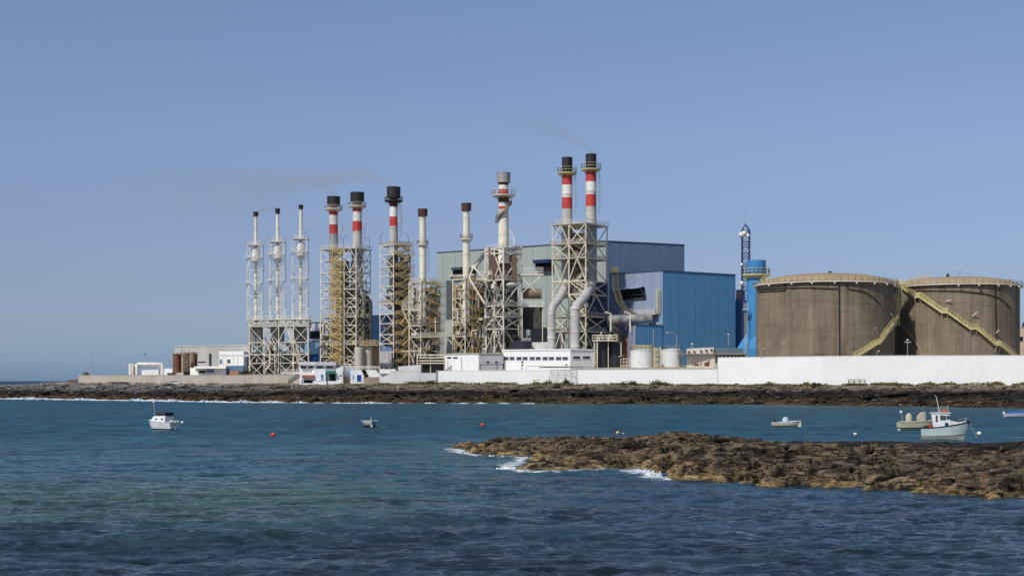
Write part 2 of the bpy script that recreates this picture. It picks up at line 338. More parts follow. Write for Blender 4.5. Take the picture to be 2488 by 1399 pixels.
def reef_mat():
    m, nt, b = base_mat('reef_basalt'); L = nt.links.new
    geo = N(nt, 'ShaderNodeNewGeometry'); sp = N(nt, 'ShaderNodeSeparateXYZ'); L(geo.outputs['Position'], sp.inputs[0])
    def nz(sc, d=6, sxyz=(1, 1, 1), ro=.6):
        mp = N(nt, 'ShaderNodeMapping'); mp.inputs['Scale'].default_value = sxyz; L(geo.outputs['Position'], mp.inputs['Vector'])
        n = N(nt, 'ShaderNodeTexNoise', i_Scale=sc, i_Detail=float(d), i_Roughness=ro); L(mp.outputs['Vector'], n.inputs['Vector']); return n.outputs['Fac']
    big = nz(.14, 5); fine = nz(3.4, 10, (.36, 1, 1.8), .76); grit = nz(9, 5, (1, 1, 1), .8); med = nz(.8, 6, (.5, 1.0, 1), .65)
    at = N(nt, 'ShaderNodeAttribute', attribute_name='zone')     # 0 seaward edge with weed, 1 dry black lava on the landward flat
    f = math_(nt, 'ADD', at.outputs['Fac'], math_(nt, 'MULTIPLY', math_(nt, 'SUBTRACT', big, .5), .5))
    r = ramp(nt, [(.06, (.31, .22, .095)), (.20, (.26, .19, .098)), (.42, (.21, .158, .10)), (.62, (.145, .112, .080)), (.80, (.026, .023, .022))]); L(f, r.inputs['Fac'])
    rf = ramp(nt, [(.38, .10), (.45, .28), (.50, .52), (.55, .82), (.62, 1.0)]); L(fine, rf.inputs['Fac'])
    c = mixc(nt, 1.0, mixc(nt, 1.0, r.outputs['Color'], rf.outputs['Color'], 'MULTIPLY'), (2.0, 1.95, 1.85), 'MULTIPLY')
    mp = N(nt, 'ShaderNodeMapping'); mp.inputs['Scale'].default_value = (.17, .70, .75); mp.inputs['Rotation'].default_value = (0, 0, R(-18)); wv = N(nt, 'ShaderNodeTexNoise', i_Scale=.9, i_Detail=4.0); L(geo.outputs['Position'], wv.inputs['Vector'])
    L(mixc(nt, .35, geo.outputs['Position'], wv.outputs['Color'], 'ADD'), mp.inputs['Vector']); vo = N(nt, 'ShaderNodeTexVoronoi', feature='DISTANCE_TO_EDGE', i_Scale=1.5); L(mp.outputs['Vector'], vo.inputs['Vector'])
    ck = ramp(nt, [(.0, 1.0), (.035, .0)]); L(vo.outputs['Distance'], ck.inputs['Fac']); pw = nz(1.15, 6, (.34, 1.1, 1), .62, ); pk = ramp(nt, [(.55, 0.0), (.585, 1.0)]); L(pw, pk.inputs['Fac']); c = mixc(nt, math_(nt, 'MULTIPLY', pk.outputs['Color'], .92), c, (.016, .013, .011)); p2 = nz(2.6, 5, (.34, 1.0, 1), .6); k2 = ramp(nt, [(.57, 0.0), (.60, 1.0)]); L(p2, k2.inputs['Fac']); c = mixc(nt, math_(nt, 'MULTIPLY', k2.outputs['Color'], .8), c, (.020, .016, .013)); vk = ramp(nt, [(.0, 1.0), (.03, .0)]); L(vo.outputs['Distance'], vk.inputs['Fac']); c = mixc(nt, math_(nt, 'MULTIPLY', vk.outputs['Color'], .35), c, (.05, .036, .022))  # dark blotches painted into the rock colour as shade under overhangs
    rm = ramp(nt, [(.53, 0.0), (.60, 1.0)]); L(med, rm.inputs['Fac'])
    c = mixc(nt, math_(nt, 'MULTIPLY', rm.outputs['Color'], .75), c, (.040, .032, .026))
    rg = ramp(nt, [(.66, 0.0), (.74, .7)]); L(grit, rg.inputs['Fac']); c = mixc(nt, rg.outputs['Color'], c, (.30, .24, .16))
    wet = N(nt, 'ShaderNodeMapRange'); wet.inputs[1].default_value = .22; wet.inputs[2].default_value = .02; L(math_(nt, 'ADD', sp.outputs[2], math_(nt, 'MULTIPLY', math_(nt, 'SUBTRACT', med, .5), .3)), wet.inputs[0])
    c = mixc(nt, math_(nt, 'MULTIPLY', wet.outputs[0], .75), c, (.035, .026, .015))
    L(c, b.inputs['Base Color']); b.inputs['Roughness'].default_value = .8; b.inputs['Specular IOR Level'].default_value = .25
    b1 = N(nt, 'ShaderNodeBump'); b1.inputs['Strength'].default_value = 1.0; b1.inputs['Distance'].default_value = .2; L(fine, b1.inputs['Height'])
    b2 = N(nt, 'ShaderNodeBump'); b2.inputs['Strength'].default_value = .9; b2.inputs['Distance'].default_value = .05; L(grit, b2.inputs['Height']); L(b1.outputs['Normal'], b2.inputs['Normal']); L(b2.outputs['Normal'], b.inputs['Normal'])
    return m
gx, gy = np.meshgrid(np.arange(-9, 70, .15), np.arange(77, 158, .15))
def reef_h(x, y):
    q = fbm(x/5, y/5, 60, 4); sd = sdf(x+1.2*pn(x/3, y/3, 61), y+1.2*pn(x/3, y/3, 62), RP)+.8*q
    s = x/y*F+CX
    top = np.interp(s, [1090, 1180, 1210, 1370, 1500, 1560, 1650, 1720, 1850, 2100, 2488, 2950], [.45, .55, .95, 1.35, 1.15, 1.3, 1.7, 1.15, 1.0, .85, .85, .8])
    mid = 1+.35*sstep(2, 8, sd)*np.interp(y, [95, 112, 130, 145], [1.3, 1.4, .6, 0])*np.interp(s, [1500, 1800], [0, 1])
    h = np.where(sd > 0, top*mid*(1-np.exp(-np.maximum(sd, 0)/3.6)), sd*.35)
    hb = h; xr = x*.94+y*.34; yr = -x*.34+y*.94
    c1, e1, ox, oy = vor(xr/6.5+.5*q, yr/2.2+.5*q, 71); c2, e2, ox2, oy2 = vor(xr/2.6+.7*q, yr/.8, 77); c3, e3, _, _ = vor(xr/.62, yr/.42, 83)
    m = sstep(-.3, 1.5, sd)*np.where((s > 1850) & (y > 122), .45, 1.0)
    slab = (c1-.5)*.80+.55*oy+.35*ox; mk = sstep(-.15, .35, pn(xr/7, yr/4, 93)); slab2 = ((c2-.5)*.50+.42*oy2)*(.25+.75*mk)
    h = h+m*(slab*np.minimum(1, e1*4)-.60*np.exp(-e1*13)*(c1 > .2)+slab2*np.minimum(1, e2*4)-.32*np.exp(-e2*11)*mk+(c3-.5)*.14*np.minimum(1, e3*5)*mk+.15*fbm(xr/1.8, yr/.5, 90, 5, .6))
    # pits and overhung hollows
    pit = np.maximum(pn(xr/2.4+.4*q, yr/.85, 95), .92*pn(xr/1.2, yr/.5, 96)); hol = sstep(.40, .58, pit)*m; h = h-.75*hol
    for bx, by, br, bh in ((X(1368, 150), 150, 1.3, .75), (X(1640, 152), 151.5, 3.2, .35), (X(1120, 146), 147.5, 1.6, .45), (X(1160, 145), 146.5, 1.4, .4), (X(2310, 146), 146, 1.5, .3), (X(1660, 100), 101.5, 1.9, .8)):
        h = h+bh*np.exp(-((x-bx)**2+((y-by)*1.3)**2)/br**2)*(.7+.6*pn(x, y, 99))
    tq = (h+.35*pn(xr/4, yr/3, 97))/.22; h = np.where(sd > .4, h+m*.95*.22*(sstep(.35, .65, tq-np.floor(tq))-(tq-np.floor(tq))), h)
    zone = np.clip(.12+.16*np.maximum(h, 0)+.055*np.maximum(sd, 0), 0, .58)+.5*sstep(0, 1, (y-np.interp(s, [1700, 1850, 2000, 2488], [165, 137, 123, 115]))/8)
    return h, sd, zone, h-hb
RH, RS, RZ, RD = reef_h(gx, gy)
RD = np.clip(RD, -.8, .9)*sstep(-.2, 1.0, RS)
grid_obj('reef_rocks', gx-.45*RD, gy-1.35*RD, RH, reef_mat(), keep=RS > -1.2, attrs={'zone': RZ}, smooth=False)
# ---- sea
def water_mat():
    m, nt, b = base_mat('sea_water'); L = nt.links.new
    geo = N(nt, 'ShaderNodeNewGeometry'); sp = N(nt, 'ShaderNodeSeparateXYZ'); L(geo.outputs['Position'], sp.inputs[0])
    def at(n): return N(nt, 'ShaderNodeAttribute', attribute_name=n).outputs['Fac']
    def nz(sc, d=6, sxyz=(1, 1, 1), ro=.6, dist=0.0):
        mp = N(nt, 'ShaderNodeMapping'); mp.inputs['Scale'].default_value = sxyz; mp.inputs['Rotation'].default_value = (0, 0, R(6)); L(geo.outputs['Position'], mp.inputs['Vector'])
        n = N(nt, 'ShaderNodeTexNoise', i_Scale=sc, i_Detail=float(d), i_Roughness=ro, i_Distortion=dist); L(mp.outputs['Vector'], n.inputs['Vector']); return n.outputs['Fac']
    pat = nz(.035, 4, (1, 1.6, 1)); c = mixc(nt, at('shoal'), WCOL['deep'], WCOL['green'])
    c = mixc(nt, at('near'), c, WCOL['near']); c = mixc(nt, at('open'), c, WCOL['open'])
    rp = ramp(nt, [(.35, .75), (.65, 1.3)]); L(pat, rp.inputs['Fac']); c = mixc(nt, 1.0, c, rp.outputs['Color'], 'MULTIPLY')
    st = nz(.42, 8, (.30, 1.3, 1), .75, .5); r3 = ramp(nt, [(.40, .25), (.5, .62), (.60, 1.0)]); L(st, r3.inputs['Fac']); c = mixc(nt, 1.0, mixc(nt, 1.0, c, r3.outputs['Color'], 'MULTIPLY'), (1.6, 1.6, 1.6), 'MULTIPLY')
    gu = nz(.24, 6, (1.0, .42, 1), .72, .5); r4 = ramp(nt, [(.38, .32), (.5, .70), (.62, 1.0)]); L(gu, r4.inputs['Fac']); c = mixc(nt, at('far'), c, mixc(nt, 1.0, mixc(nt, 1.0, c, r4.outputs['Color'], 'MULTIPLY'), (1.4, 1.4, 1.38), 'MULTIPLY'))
    # foam, broken up by fine noise
    fn = nz(1.1, 9, (.55, .8, 1), .82, .6); fo = math_(nt, 'SUBTRACT', math_(nt, 'ADD', at('foam'), math_(nt, 'MULTIPLY', fn, 2.6)), 1.95); rfo = ramp(nt, [(0.0, 0.0), (.30, .9)]); L(fo, rfo.inputs['Fac'])
    c = mixc(nt, rfo.outputs['Color'], c, (.75, .78, .80)); L(c, b.inputs['Base Color'])
    b.inputs['IOR'].default_value = 1.33; far = at('far'); L(math_(nt, 'SUBTRACT', WCOL['spec'], math_(nt, 'MULTIPLY', far, .60)), b.inputs['Specular IOR Level'])
    L(math_(nt, 'ADD', math_(nt, 'ADD', math_(nt, 'MULTIPLY', rfo.outputs['Color'], .6), WCOL['rough']), math_(nt, 'MULTIPLY', far, .30)), b.inputs['Roughness'])
    w1 = nz(1.25, 6, (.62, 1.15, 1), .60, .4); w2 = nz(.36, 4, (.45, 1.2, 1), .6, .2); w3 = nz(5.0, 3, (.6, 1, 1), .6)
    b0 = N(nt, 'ShaderNodeBump'); b0.inputs['Strength'].default_value = 1; b0.inputs['Distance'].default_value = WCOL['b0']; L(w2, b0.inputs['Height'])
    b1 = N(nt, 'ShaderNodeBump'); b1.inputs['Strength'].default_value = 1; b1.inputs['Distance'].default_value = WCOL['b1']; L(w1, b1.inputs['Height']); L(b0.outputs['Normal'], b1.inputs['Normal'])
    b2 = N(nt, 'ShaderNodeBump'); b2.inputs['Strength'].default_value = 1; b2.inputs['Distance'].default_value = WCOL['b2']; L(w3, b2.inputs['Height']); L(b1.outputs['Normal'], b2.inputs['Normal'])
    L(b2.outputs['Normal'], b.inputs['Normal']); return m
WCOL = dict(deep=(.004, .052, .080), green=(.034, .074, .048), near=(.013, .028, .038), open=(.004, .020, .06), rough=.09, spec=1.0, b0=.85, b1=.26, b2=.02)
ys = np.concatenate([EYE*F/(np.arange(1500, 1330, -.62)-HY), EYE*F/(np.arange(1330, 945, -.75)-HY), EYE*F/(np.arange(945, 926, -.5)-HY), [30000, 42000]])
sl = np.arange(-700, 3200, 2.8); Sg, Yg = np.meshgrid(sl, ys); Xg = (Sg-CX)*Yg/F
def wave(x, y):
    a = R(8); u = x*math.cos(a)+y*math.sin(a); v = -x*math.sin(a)+y*math.cos(a); w = fbm(x/14, y/14, 200, 3)
    D = y
    h = .17*pn(u/19+.5*w, v/5.2+.9*w, 201)*np.interp(D, [60, 200, 500], [1, .8, 0])
    h += .11*(1-2*np.abs(pn(u/4.5, v/2.1+w, 203)))*np.interp(D, [60, 220, 420], [1, .8, 0])
    h += .10*(1-2*np.abs(pn(u/1.9+.3*pn(u/5, v/5, 208), v/.95+w, 207)))*np.interp(D, [60, 130, 200], [1, .6, 0])
    h += .045*pn(u/.85, v/.42, 211)*np.interp(D, [60, 90, 120], [1, .4, 0])
    # one low swell crossing the left foreground
    h += .42*np.exp(-((y-(63.5+.14*x+1.6*fbm(x/9, y/9, 220, 2)))/1.9)**2)*sstep(14, 0, x)+.25*np.exp(-((y-(70+.14*x+1.2*fbm(x/9, y/9, 221, 2)))/1.3)**2)*sstep(6, -6, x)
    return h
H = wave(Xg, Yg)*np.interp(Yg, [300, 600], [1, 0])
dsh = Yg-shoreD(Sg)+4*fbm(Xg/16, Yg/16, 3, 4); sdr = sdf(Xg, Yg, RP)
fnz = fbm(Xg/3, Yg/2, 230, 4)
foam = np.where((Yg > 300) & (Yg < 640), np.exp(-np.abs(dsh+4+5*fbm(Xg/12, Yg/9, 231, 3))/np.interp(Sg, [0, 400, 700, 900], [3.4, 4.4, 2.2, 1.0]))*np.interp(Sg, [-900, 0, 620, 760, 2050, 2100, 2200, 2300], [1.7, 1.8, 1.6, .95, .85, 1.25, 1.0, .8]), 0)
foam = np.maximum(foam, np.where(Yg < 200, np.exp(-np.abs(sdr+.7+1.6*fnz)/1.9)*np.interp(Sg, [1030, 1110, 1290, 1460, 1500, 1620, 1660, 2488], [.8, 1.0, .95, .72, .9, 1.0, .40, .30])*(Yg < 148), 0))
foam = np.maximum(foam, .95*np.exp(-(((Xg-X(1068, 144))/3.6)**2+((Yg-144)/2.2)**2)))
foam = np.maximum(foam, .80*np.exp(-(((Xg-X(1215, 114))/2.6)**2+((Yg-113.6)/1.0)**2)))
foam = np.maximum(foam, 1.15*np.exp(-(((Xg-X(1568, 107))/2.6)**2+((Yg-107.5)/3.4)**2)))
shoal = np.clip(sstep(58, 70, Yg+.08*Xg)*(1-.72*sstep(80, 112, Yg)-.28*sstep(112, 190, Yg))*sstep(1700, 500, Sg)*1.0+.4*np.exp(-((Yg-140)/25)**2)*sstep(700, 1200, Sg)*sstep(1700, 1500, Sg)+.45*sstep(40, 0, np.abs(dsh))*sstep(700, 1500, Sg), 0, 1)
shoal = np.maximum(shoal, .75*np.exp(-((Yg-(62.2+.14*Xg+1.6*fbm(Xg/9, Yg/9, 220, 2)))/1.4)**2)*sstep(14, 0, Xg))
near = np.clip(sstep(88+16*fbm(Xg/20, Yg/12, 240, 3), 50, Yg)+sstep(700, 1500, Sg)*sstep(112, 92, Yg)*.75, 0, 1)
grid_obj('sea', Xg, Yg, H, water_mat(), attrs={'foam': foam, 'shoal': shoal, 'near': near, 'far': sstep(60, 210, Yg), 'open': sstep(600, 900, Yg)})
# ---- camera, sun, sky
SUN_EL, SUN_AZ = 47, 38
w = bpy.data.worlds.new('World'); bpy.context.scene.world = w; w.use_nodes = True; nt = w.node_tree
sky = N(nt, 'ShaderNodeTexSky', sky_type='NISHITA', sun_disc=False, sun_elevation=R(SUN_EL), sun_rotation=R(180+SUN_AZ), altitude=0, air_density=1.0, dust_density=1.0, ozone_density=2.0)
bg = nt.nodes['Background']; bg.inputs['Strength'].default_value = 0.1
SKYTUNE = True
tc = N(nt, 'ShaderNodeTexCoord'); sx = N(nt, 'ShaderNodeSeparateXYZ'); nt.links.new(tc.outputs['Generated'], sx.inputs[0])
g = ramp(nt, [(p, tuple(v/1.6 for v in c)) for p, c in ((0.0, (.62, .92, 1.58)), (.011, (.63, .89, 1.48)), (.036, (.64, .75, 1.12)), (.064, (.65, .70, .98)), (.112, (.745, .735, .95)), (.161, (.86, .83, .98)), (.26, (.93, .94, 1.02)), (.6, (1, 1, 1.05)))]); nt.links.new(sx.outputs[2], g.inputs['Fac'])
nt.links.new(mixc(nt, 1.0, mixc(nt, 1.0, sky.outputs[0], g.outputs['Color'], 'MULTIPLY'), (1.6, 1.6, 1.6), 'MULTIPLY'), bg.inputs['Color'])
sd = Vector((-math.sin(R(SUN_AZ))*math.cos(R(SUN_EL)), -math.cos(R(SUN_AZ))*math.cos(R(SUN_EL)), math.sin(R(SUN_EL))))
la = bpy.data.lights.new('sun', 'SUN'); la.energy = 3.6; la.angle = R(.5); la.color = (1, .95, .87)
lo = bpy.data.objects.new('sun', la); lo.rotation_euler = (-sd).to_track_quat('-Z', 'Y').to_euler(); lo.location = (0, -50, 200); col.objects.link(lo)
cd = bpy.data.cameras.new('camera'); cd.lens = 36*F/2488; cd.sensor_width = 36; cd.shift_y = (HY-699.5)/2488; cd.clip_end = 60000; cd.clip_start = 1
co = bpy.data.objects.new('camera', cd); co.location = (0, 0, EYE); co.rotation_euler = (R(90), 0, 0); col.objects.link(co)
sc = bpy.context.scene; sc.camera = co
sc.view_settings.view_transform = 'Standard'; sc.view_settings.look = 'None'; sc.view_settings.exposure = 0.0; sc.view_settings.gamma = 1
sc.cycles.use_denoising = True; sc.cycles.max_bounces = 6; sc.cycles.diffuse_bounces = 3; sc.cycles.glossy_bounces = 3; sc.cycles.volume_bounces = 0
sc.cycles.sample_clamp_indirect = 4; sc.cycles.sample_clamp_direct = 1.2
# ---------------------------------------------------------------- industrial builders
def lamp_post(px, py0, py1, D, label, arm=0, head=1.0, group='tall lamp posts around the plant', w=.11):
    z0, z1 = Z(py0, D), Z(py1, D); x = X(px, D); t = empty('lamp_post', (x, D, z0), label, 'lamp post', group)
    pts = [(x, D, z0), (x, D, z1-(2 if arm else 0))]
    if arm: pts += [(x+arm*.12*abs(1), D, z1-.9), (x+arm*.45, D, z1-.15), (x+arm, D, z1)]
    MB().tube(pts, [w*1.3]+[w]*(len(pts)-1), 6).build('pole', M_mast, t, True)
    hx = x+arm; MB().ball((hx+(.3 if arm > 0 else -.3 if arm < 0 else 0), D, z1), .38*head, .55, 10, 6).build('lamp_head', M_lamp, t, True)
    return t
def chimney(name, label, pxc, D, segs, cap=None, plats=(), ladder=None, group=None, z_foot=None, rings=(), side_box=None, name_plat='platform'):
    s = D/F; c = (X(pxc, D), D); mats = []; prof = []; pm = []
    for (a, b, hw, m) in segs:
        if m not in mats: mats.append(m)
        hw = hw if isinstance(hw, tuple) else (hw, hw)
        if prof and abs(prof[-1][0]-hw[0]*s) > 1e-3: prof.append((hw[0]*s, Z(a, D))); pm.append(mats.index(m))
        elif not prof: prof.append((hw[0]*s, Z(a, D)))
        for k in range(1, 5): prof.append(((hw[0]+(hw[1]-hw[0])*k/4)*s, Z(a, D)+(Z(b, D)-Z(a, D))*k/4)); pm.append(mats.index(m))
    t = empty(name, (c[0], D, prof[-1][1]), label, 'chimney', group)
    MB().lathe(prof, c, 28, pm).build('flue', mats, t, True)
    for py, hw in rings: MB().lathe([(hw*s-.15, Z(py, D)-.2), (hw*s+.1, Z(py, D)-.15), (hw*s+.1, Z(py, D)+.15), (hw*s-.15, Z(py, D)+.2)], c, 28).build('flange', M_wpaint, t, True)
    if cap:
        a, b, hw, m = cap[:4]; hb = cap[4] if len(cap) > 4 else hw; zt, zb = Z(a, D), Z(b, D); r = hw*s; rb = hb*s
        MB().lathe([(rb*.6, zb), (rb, zb+.15), (rb, zb+.4), (r, zt-.25), (r*1.03, zt-.2), (r*1.03, zt), (r*.88, zt), (r*.86, zt-1.6), (.01, zt-1.7)], c, 28).build('cap', m, t, True)
    for py, hw, rh, m in plats:
        z = Z(py, D); r = hw*s; p = MB().lathe([(segs[0][2] if not isinstance(segs[0][2], tuple) else segs[0][2][0])*s*k and ((segs[0][2] if not isinstance(segs[0][2], tuple) else segs[0][2][0])*s*.8, z+d) for k, d in ((1, -.9),)]+[(r, z-.25), (r, z+.1), (.5, z+.12)], c, 24).build(name_plat, m, t)
        q = MB(); ring = circ(c, r-.1, z+.1, 16); rail(q, ring, rh*s, .11, 9, 2, True); q.build('railing', m, p)
        for k in range(8): an = k*math.pi/4; r0 = segs[0][2] if not isinstance(segs[0][2], tuple) else segs[0][2][0]; MB().beam((c[0]+r*.95*math.cos(an), D+r*.95*math.sin(an), z-.3), (c[0]+r0*s*math.cos(an), D+r0*s*math.sin(an), z-1.6), .14).build('bracket', m, p)
    if ladder:
        a, b, off, m = ladder; z1, z0 = Z(a, D), Z(b, D); x = c[0]+off*s; q = MB(); sg = 1 if off > 0 else -1
        y = D-.6
        for dy in (-.3, .3): q.beam((x, y+dy, z0), (x, y+dy, z1), .09)
        z = z0
        while z < z1: q.beam((x, y-.3, z), (x, y+.3, z), .07); z += .6
        L_ = q.build('ladder', m, t); q = MB(); z = z0+2
        while z < z1:
            pts = [(x, y-.4, z), (x+sg*.55, y-.45, z), (x+sg*.85, y, z), (x+sg*.55, y+.45, z), (x, y+.4, z)]
            for u, v in zip(pts, pts[1:]): q.beam(u, v, .07)
            z += 1.15
        for k in ((.55, -.45), (.85, 0), (.55, .45)): q.beam((x+sg*k[0], y+k[1], z0+2), (x+sg*k[0], y+k[1], z-1.15), .06)
        q.build('ladder_cage', m, L_)
    if side_box:
        px, py = side_box; x = X(px, D); z = Z(py, D); q = MB().box((x, D-.4, z), (1.7, 1.6, .25)); b0 = q.build('service_balcony', M_cream, t)
        q = MB(); rail(q, [(x-.8, D-1.2, z), (x+.8, D-1.2, z), (x+.8, D+.4, z)], 1.3, .09, 1.0); q.tube([(x+.7, D, z), (x+.8, D, z+2.5), (x+.4, D, z+3.6), (x-.1, D, z+3.9)], .06, 5); q.build('railing', M_cream, b0)
    return t
def tower(name, label, pl, pys, D, m, pw, bw, pat, plat=(), rail_m=None, mids=(0, 0), group=None, top_over=.5, foot=None, zbase=8.3, skip_lower_brace=False):
    """lattice tower on four plan corners pl (left, near, right, back); pys: storey rows of the photo from top to foot at depth D"""
    zs = [Z(p, D) for p in pys]; cen = sum(pl, Vector((0, 0)))/4
    if zs[-1] > zbase: zs.append(zbase)
    t = empty(name, (cen.x, cen.y, zs[-1]), label, 'steel tower', group)
    allp = list(pl)
    faces = [(pl[0], pl[1], mids[0]), (pl[1], pl[2], mids[1]), (pl[2], pl[3], 0), (pl[3], pl[0], 0)]
    for a, b, k in faces:
        for j in range(k): allp.append(a+(b-a)*(j+1)/(k+1))
    for p in allp: MB().beam(xy(p, zs[-1]), xy(p, zs[0]), pw).build('post', m, t)
    for i, z in enumerate(zs[:-1]):
        q = MB()
        for a, b, k in faces: q.beam(xy(a, z), xy(b, z), bw*1.15)
        if i in plat:
            fl = [cen+(p-cen)*(1+top_over*.12) for p in pl]
            q2 = MB().prism(fl, z+.06, z+.3); f = q2.build('platform', m, t)
            q2 = MB(); rail(q2, [xy(p, z+.3) for p in fl], 1.35, .1, 1.3, 2, True); q2.build('railing', rail_m or m, f)
        q.build('ring_beam', m, t)
    for i in range(len(zs)-1):
        q = MB(); z1, z0 = zs[i], zs[i+1]
        if z1-z0 < 1.5: continue
        for fi, (a, b, k) in enumerate(faces):
            n = k+1
            for j in range(n):
                u, v = a+(b-a)*j/n, a+(b-a)*(j+1)/n; md = (u+v)/2
                o = (b-a).normalized(); nrm = Vector((o.y, -o.x))*.02*(fi+1); u, v, md = u+nrm, v+nrm, md+nrm
                ps = pat[(i+j+fi*2) % len(pat)]
                if fi > 1:
                    ps = '/' if (i+fi) % 2 else ''
                    if not ps: continue
                w_ = bw*(.85 if fi < 2 else .6)
                if ps in 'X\\': q.beam(xy(u, z1), xy(v, z0), w_)
                if ps in 'X/': q.beam(xy(u, z0), xy(v, z1), w_)
                if ps == 'A': q.beam(xy(u, z0), xy(md, z1), w_); q.beam(xy(md, z1), xy(v, z0), w_)
                if ps == 'V': q.beam(xy(u, z1), xy(md, z0), w_); q.beam(xy(md, z0), xy(v, z1), w_)
        q.build('bracing', m, t)
    return t, zs
def stairs(t, a, b, zs, m, w=1.0, depth=Vector((0, -1.2, 0)), name='stair_flight'):
    """dog-leg stair between plan points a and b climbing through the heights zs"""
    for i in range(len(zs)-1):
        z1, z0 = zs[i], zs[i+1]; zm = (z0+z1)/2; q = MB(); hr = MB()
        for (p, q0, r, q1, off) in ((a, z0, b, zm, Vector((0, 0, 0))), (b, zm, a, z1, depth)):
            p3 = xy(p, q0)+off; r3 = xy(r, q1)+off; n = max(4, int((r3-p3).length/.9))
            for o in (Vector((0, 0, 0)), depth*.8): q.beam(p3+o, r3+o, .14, .3)
            for k in range(n+1): c = p3+(r3-p3)*k/n; q.beam(c, c+depth*.8, .45, .06)
            for o in (Vector((0, 0, 0)), depth*.8):
                hr.beam(p3+o+Vector((0, 0, 1.1)), r3+o+Vector((0, 0, 1.1)), .1); hr.beam(p3+o+Vector((0, 0, .6)), r3+o+Vector((0, 0, .6)), .07)
                for k in range(n//2+1): c = p3+(r3-p3)*k/(n//2)+o; hr.beam(c, c+Vector((0, 0, 1.1)), .08)
            d = (b-a).normalized()*1.2; sgn = 1 if r is b else -1
            ld = MB()
            q.prism([(r3.x, r3.y), (r3.x+sgn*d.x, r3.y+sgn*d.y), (r3.x+sgn*d.x, r3.y+sgn*d.y-1.2), (r3.x, r3.y-1.2)], r3.z-.1, r3.z)
            rail(hr, [(r3.x, r3.y-1.2, r3.z), (r3.x+sgn*d.x, r3.y+sgn*d.y-1.2, r3.z), (r3.x+sgn*d.x, r3.y+sgn*d.y, r3.z)], 1.1, .09, 1.2)
        f = q.build(name, m, t); hr.build('handrail', m, f)
def pipework(t, c, half, z0, z1, n, seed, ms, ang=0.0, r=(.1, .32)):
    """bundles of pipes, brackets and boxes inside a frame, one part per paint"""
    rd = random.Random(seed); ca, sa = math.cos(R(ang)), math.sin(R(ang))
    def T(u, v, z): return (c[0]+u*ca-v*sa, c[1]+u*sa+v*ca, z)
    for mi, m in enumerate(ms):
        q = MB()
        for _ in range(n):
            u = rd.uniform(-half[0], half[0]); v = rd.uniform(-half[1], half[1]); z = rd.uniform(z0, z1); k = rd.random(); rr = rd.uniform(*r)
            if k < .35: q.tube([T(u, v, z), T(u, v, min(z1, z+rd.uniform(2, 7)))], rr, 6)
            elif k < .62: q.tube([T(u, v, z), T(max(-half[0], min(half[0], u+rd.uniform(-5, 5))), v, z)], rr, 6)
            elif k < .75: u2 = max(-half[0], min(half[0], u+rd.uniform(-3, 3))); q.tube([T(u, v, z), T(u, v, z+1.6), T(u*.8+u2*.2, v, z+2.1), T(u2, v, z+2.1)], rr, 6)
            elif k < .88: q.box(T(u, v, z), (rd.uniform(.6, 2.2), rd.uniform(.6, 1.6), rd.uniform(.5, 1.8)), R(ang))
            else:
                u2 = max(-half[0], min(half[0], u+rd.uniform(-4, 4))); rail(q, [T(u, v, z), T(u2, v, z)], 1.1, .09, .9)
        q.build('pipework', m, t, False)['kind'] = 'stuff'
def bldg(name, label, corners, z0, z1, ms, cat='building', group=None, trim=None):
    """walls built face by face so that each side may have its own paint; ms per side or one"""
    cen = sum((Vector(c) for c in corners), Vector((0, 0)))/len(corners); t = empty(name, (cen.x, cen.y, z0), label, cat, group); n = len(corners)
    mm = ms if isinstance(ms, (list, tuple)) else [ms]; q = MB(); u = list(dict.fromkeys(mm))
    zt = z1 if isinstance(z1, (list, tuple)) else [z1]*n
    for i in range(n):
        a, b = corners[i], corners[(i+1) % n]; q.mi = u.index(mm[i % len(mm)]); q.add([(a[0], a[1], z0), (b[0], b[1], z0), (b[0], b[1], zt[(i+1) % n]), (a[0], a[1], zt[i])], [[0, 1, 2, 3]])
    q.add([(c[0], c[1], z) for c, z in zip(corners, zt)], [list(range(n))]); q.add([(c[0], c[1], z0) for c in corners], [list(range(n))[::-1]])
    q.build('wall', u, t)
    if trim:
        tm, tw = trim; q = MB()
        for i in range(n):
            a, b = Vector(corners[i]), Vector(corners[(i+1) % n]); o = (b-a).normalized(); nr = Vector((o.y, -o.x))*.06
            q.beam(xy(a+nr, zt[i]+tw/2), xy(b+nr, zt[(i+1) % n]+tw/2), .35, tw)
        q.build('roof_edge', tm, t)
    return t
def onface(a, b, px, py, D=None):
    """point of the vertical plane through plan points a, b seen at photo pixel px, py"""
    a = Vector(a[:2]); b = Vector(b[:2]); k = (px-CX)/F; d = b-a; den = d.x-k*d.y
    s = (k*a.y-a.x)/den; p = a+d*s; return Vector((p.x, p.y, Z(py, p.y)))
def opening(t, a, b, x0, y0, x1, y1, m, name='window', out=.05, thick=.12, frame=None, fw=.12, hood=None):
    """a pane set on the wall plane a-b between photo pixels (x0,y0)-(x1,y1), with an optional frame"""
    p = [onface(a, b, x0, y1), onface(a, b, x1, y1), onface(a, b, x1, y0), onface(a, b, x0, y0)]; zb = (p[0].z+p[1].z)/2; zt = (p[2].z+p[3].z)/2
    d = (p[1]-p[0]); d.z = 0; d.normalize(); nr = Vector((d.y, -d.x, 0))
    q = MB().prism([(p[0]+nr*out).xy, (p[1]+nr*out).xy, (p[1]-nr*thick).xy, (p[0]-nr*thick).xy], zb, zt); o = q.build(name, m, t)
    if frame:
        q = MB(); A = p[0]+nr*(out+.04); B = p[1]+nr*(out+.04)
        for z in (zb, zt): q.beam((A.x, A.y, z), (B.x, B.y, z), .14, fw)
        for c in (A, B): q.beam((c.x, c.y, zb), (c.x, c.y, zt), .13, .13)
        q.build('frame', frame, o)
    return o
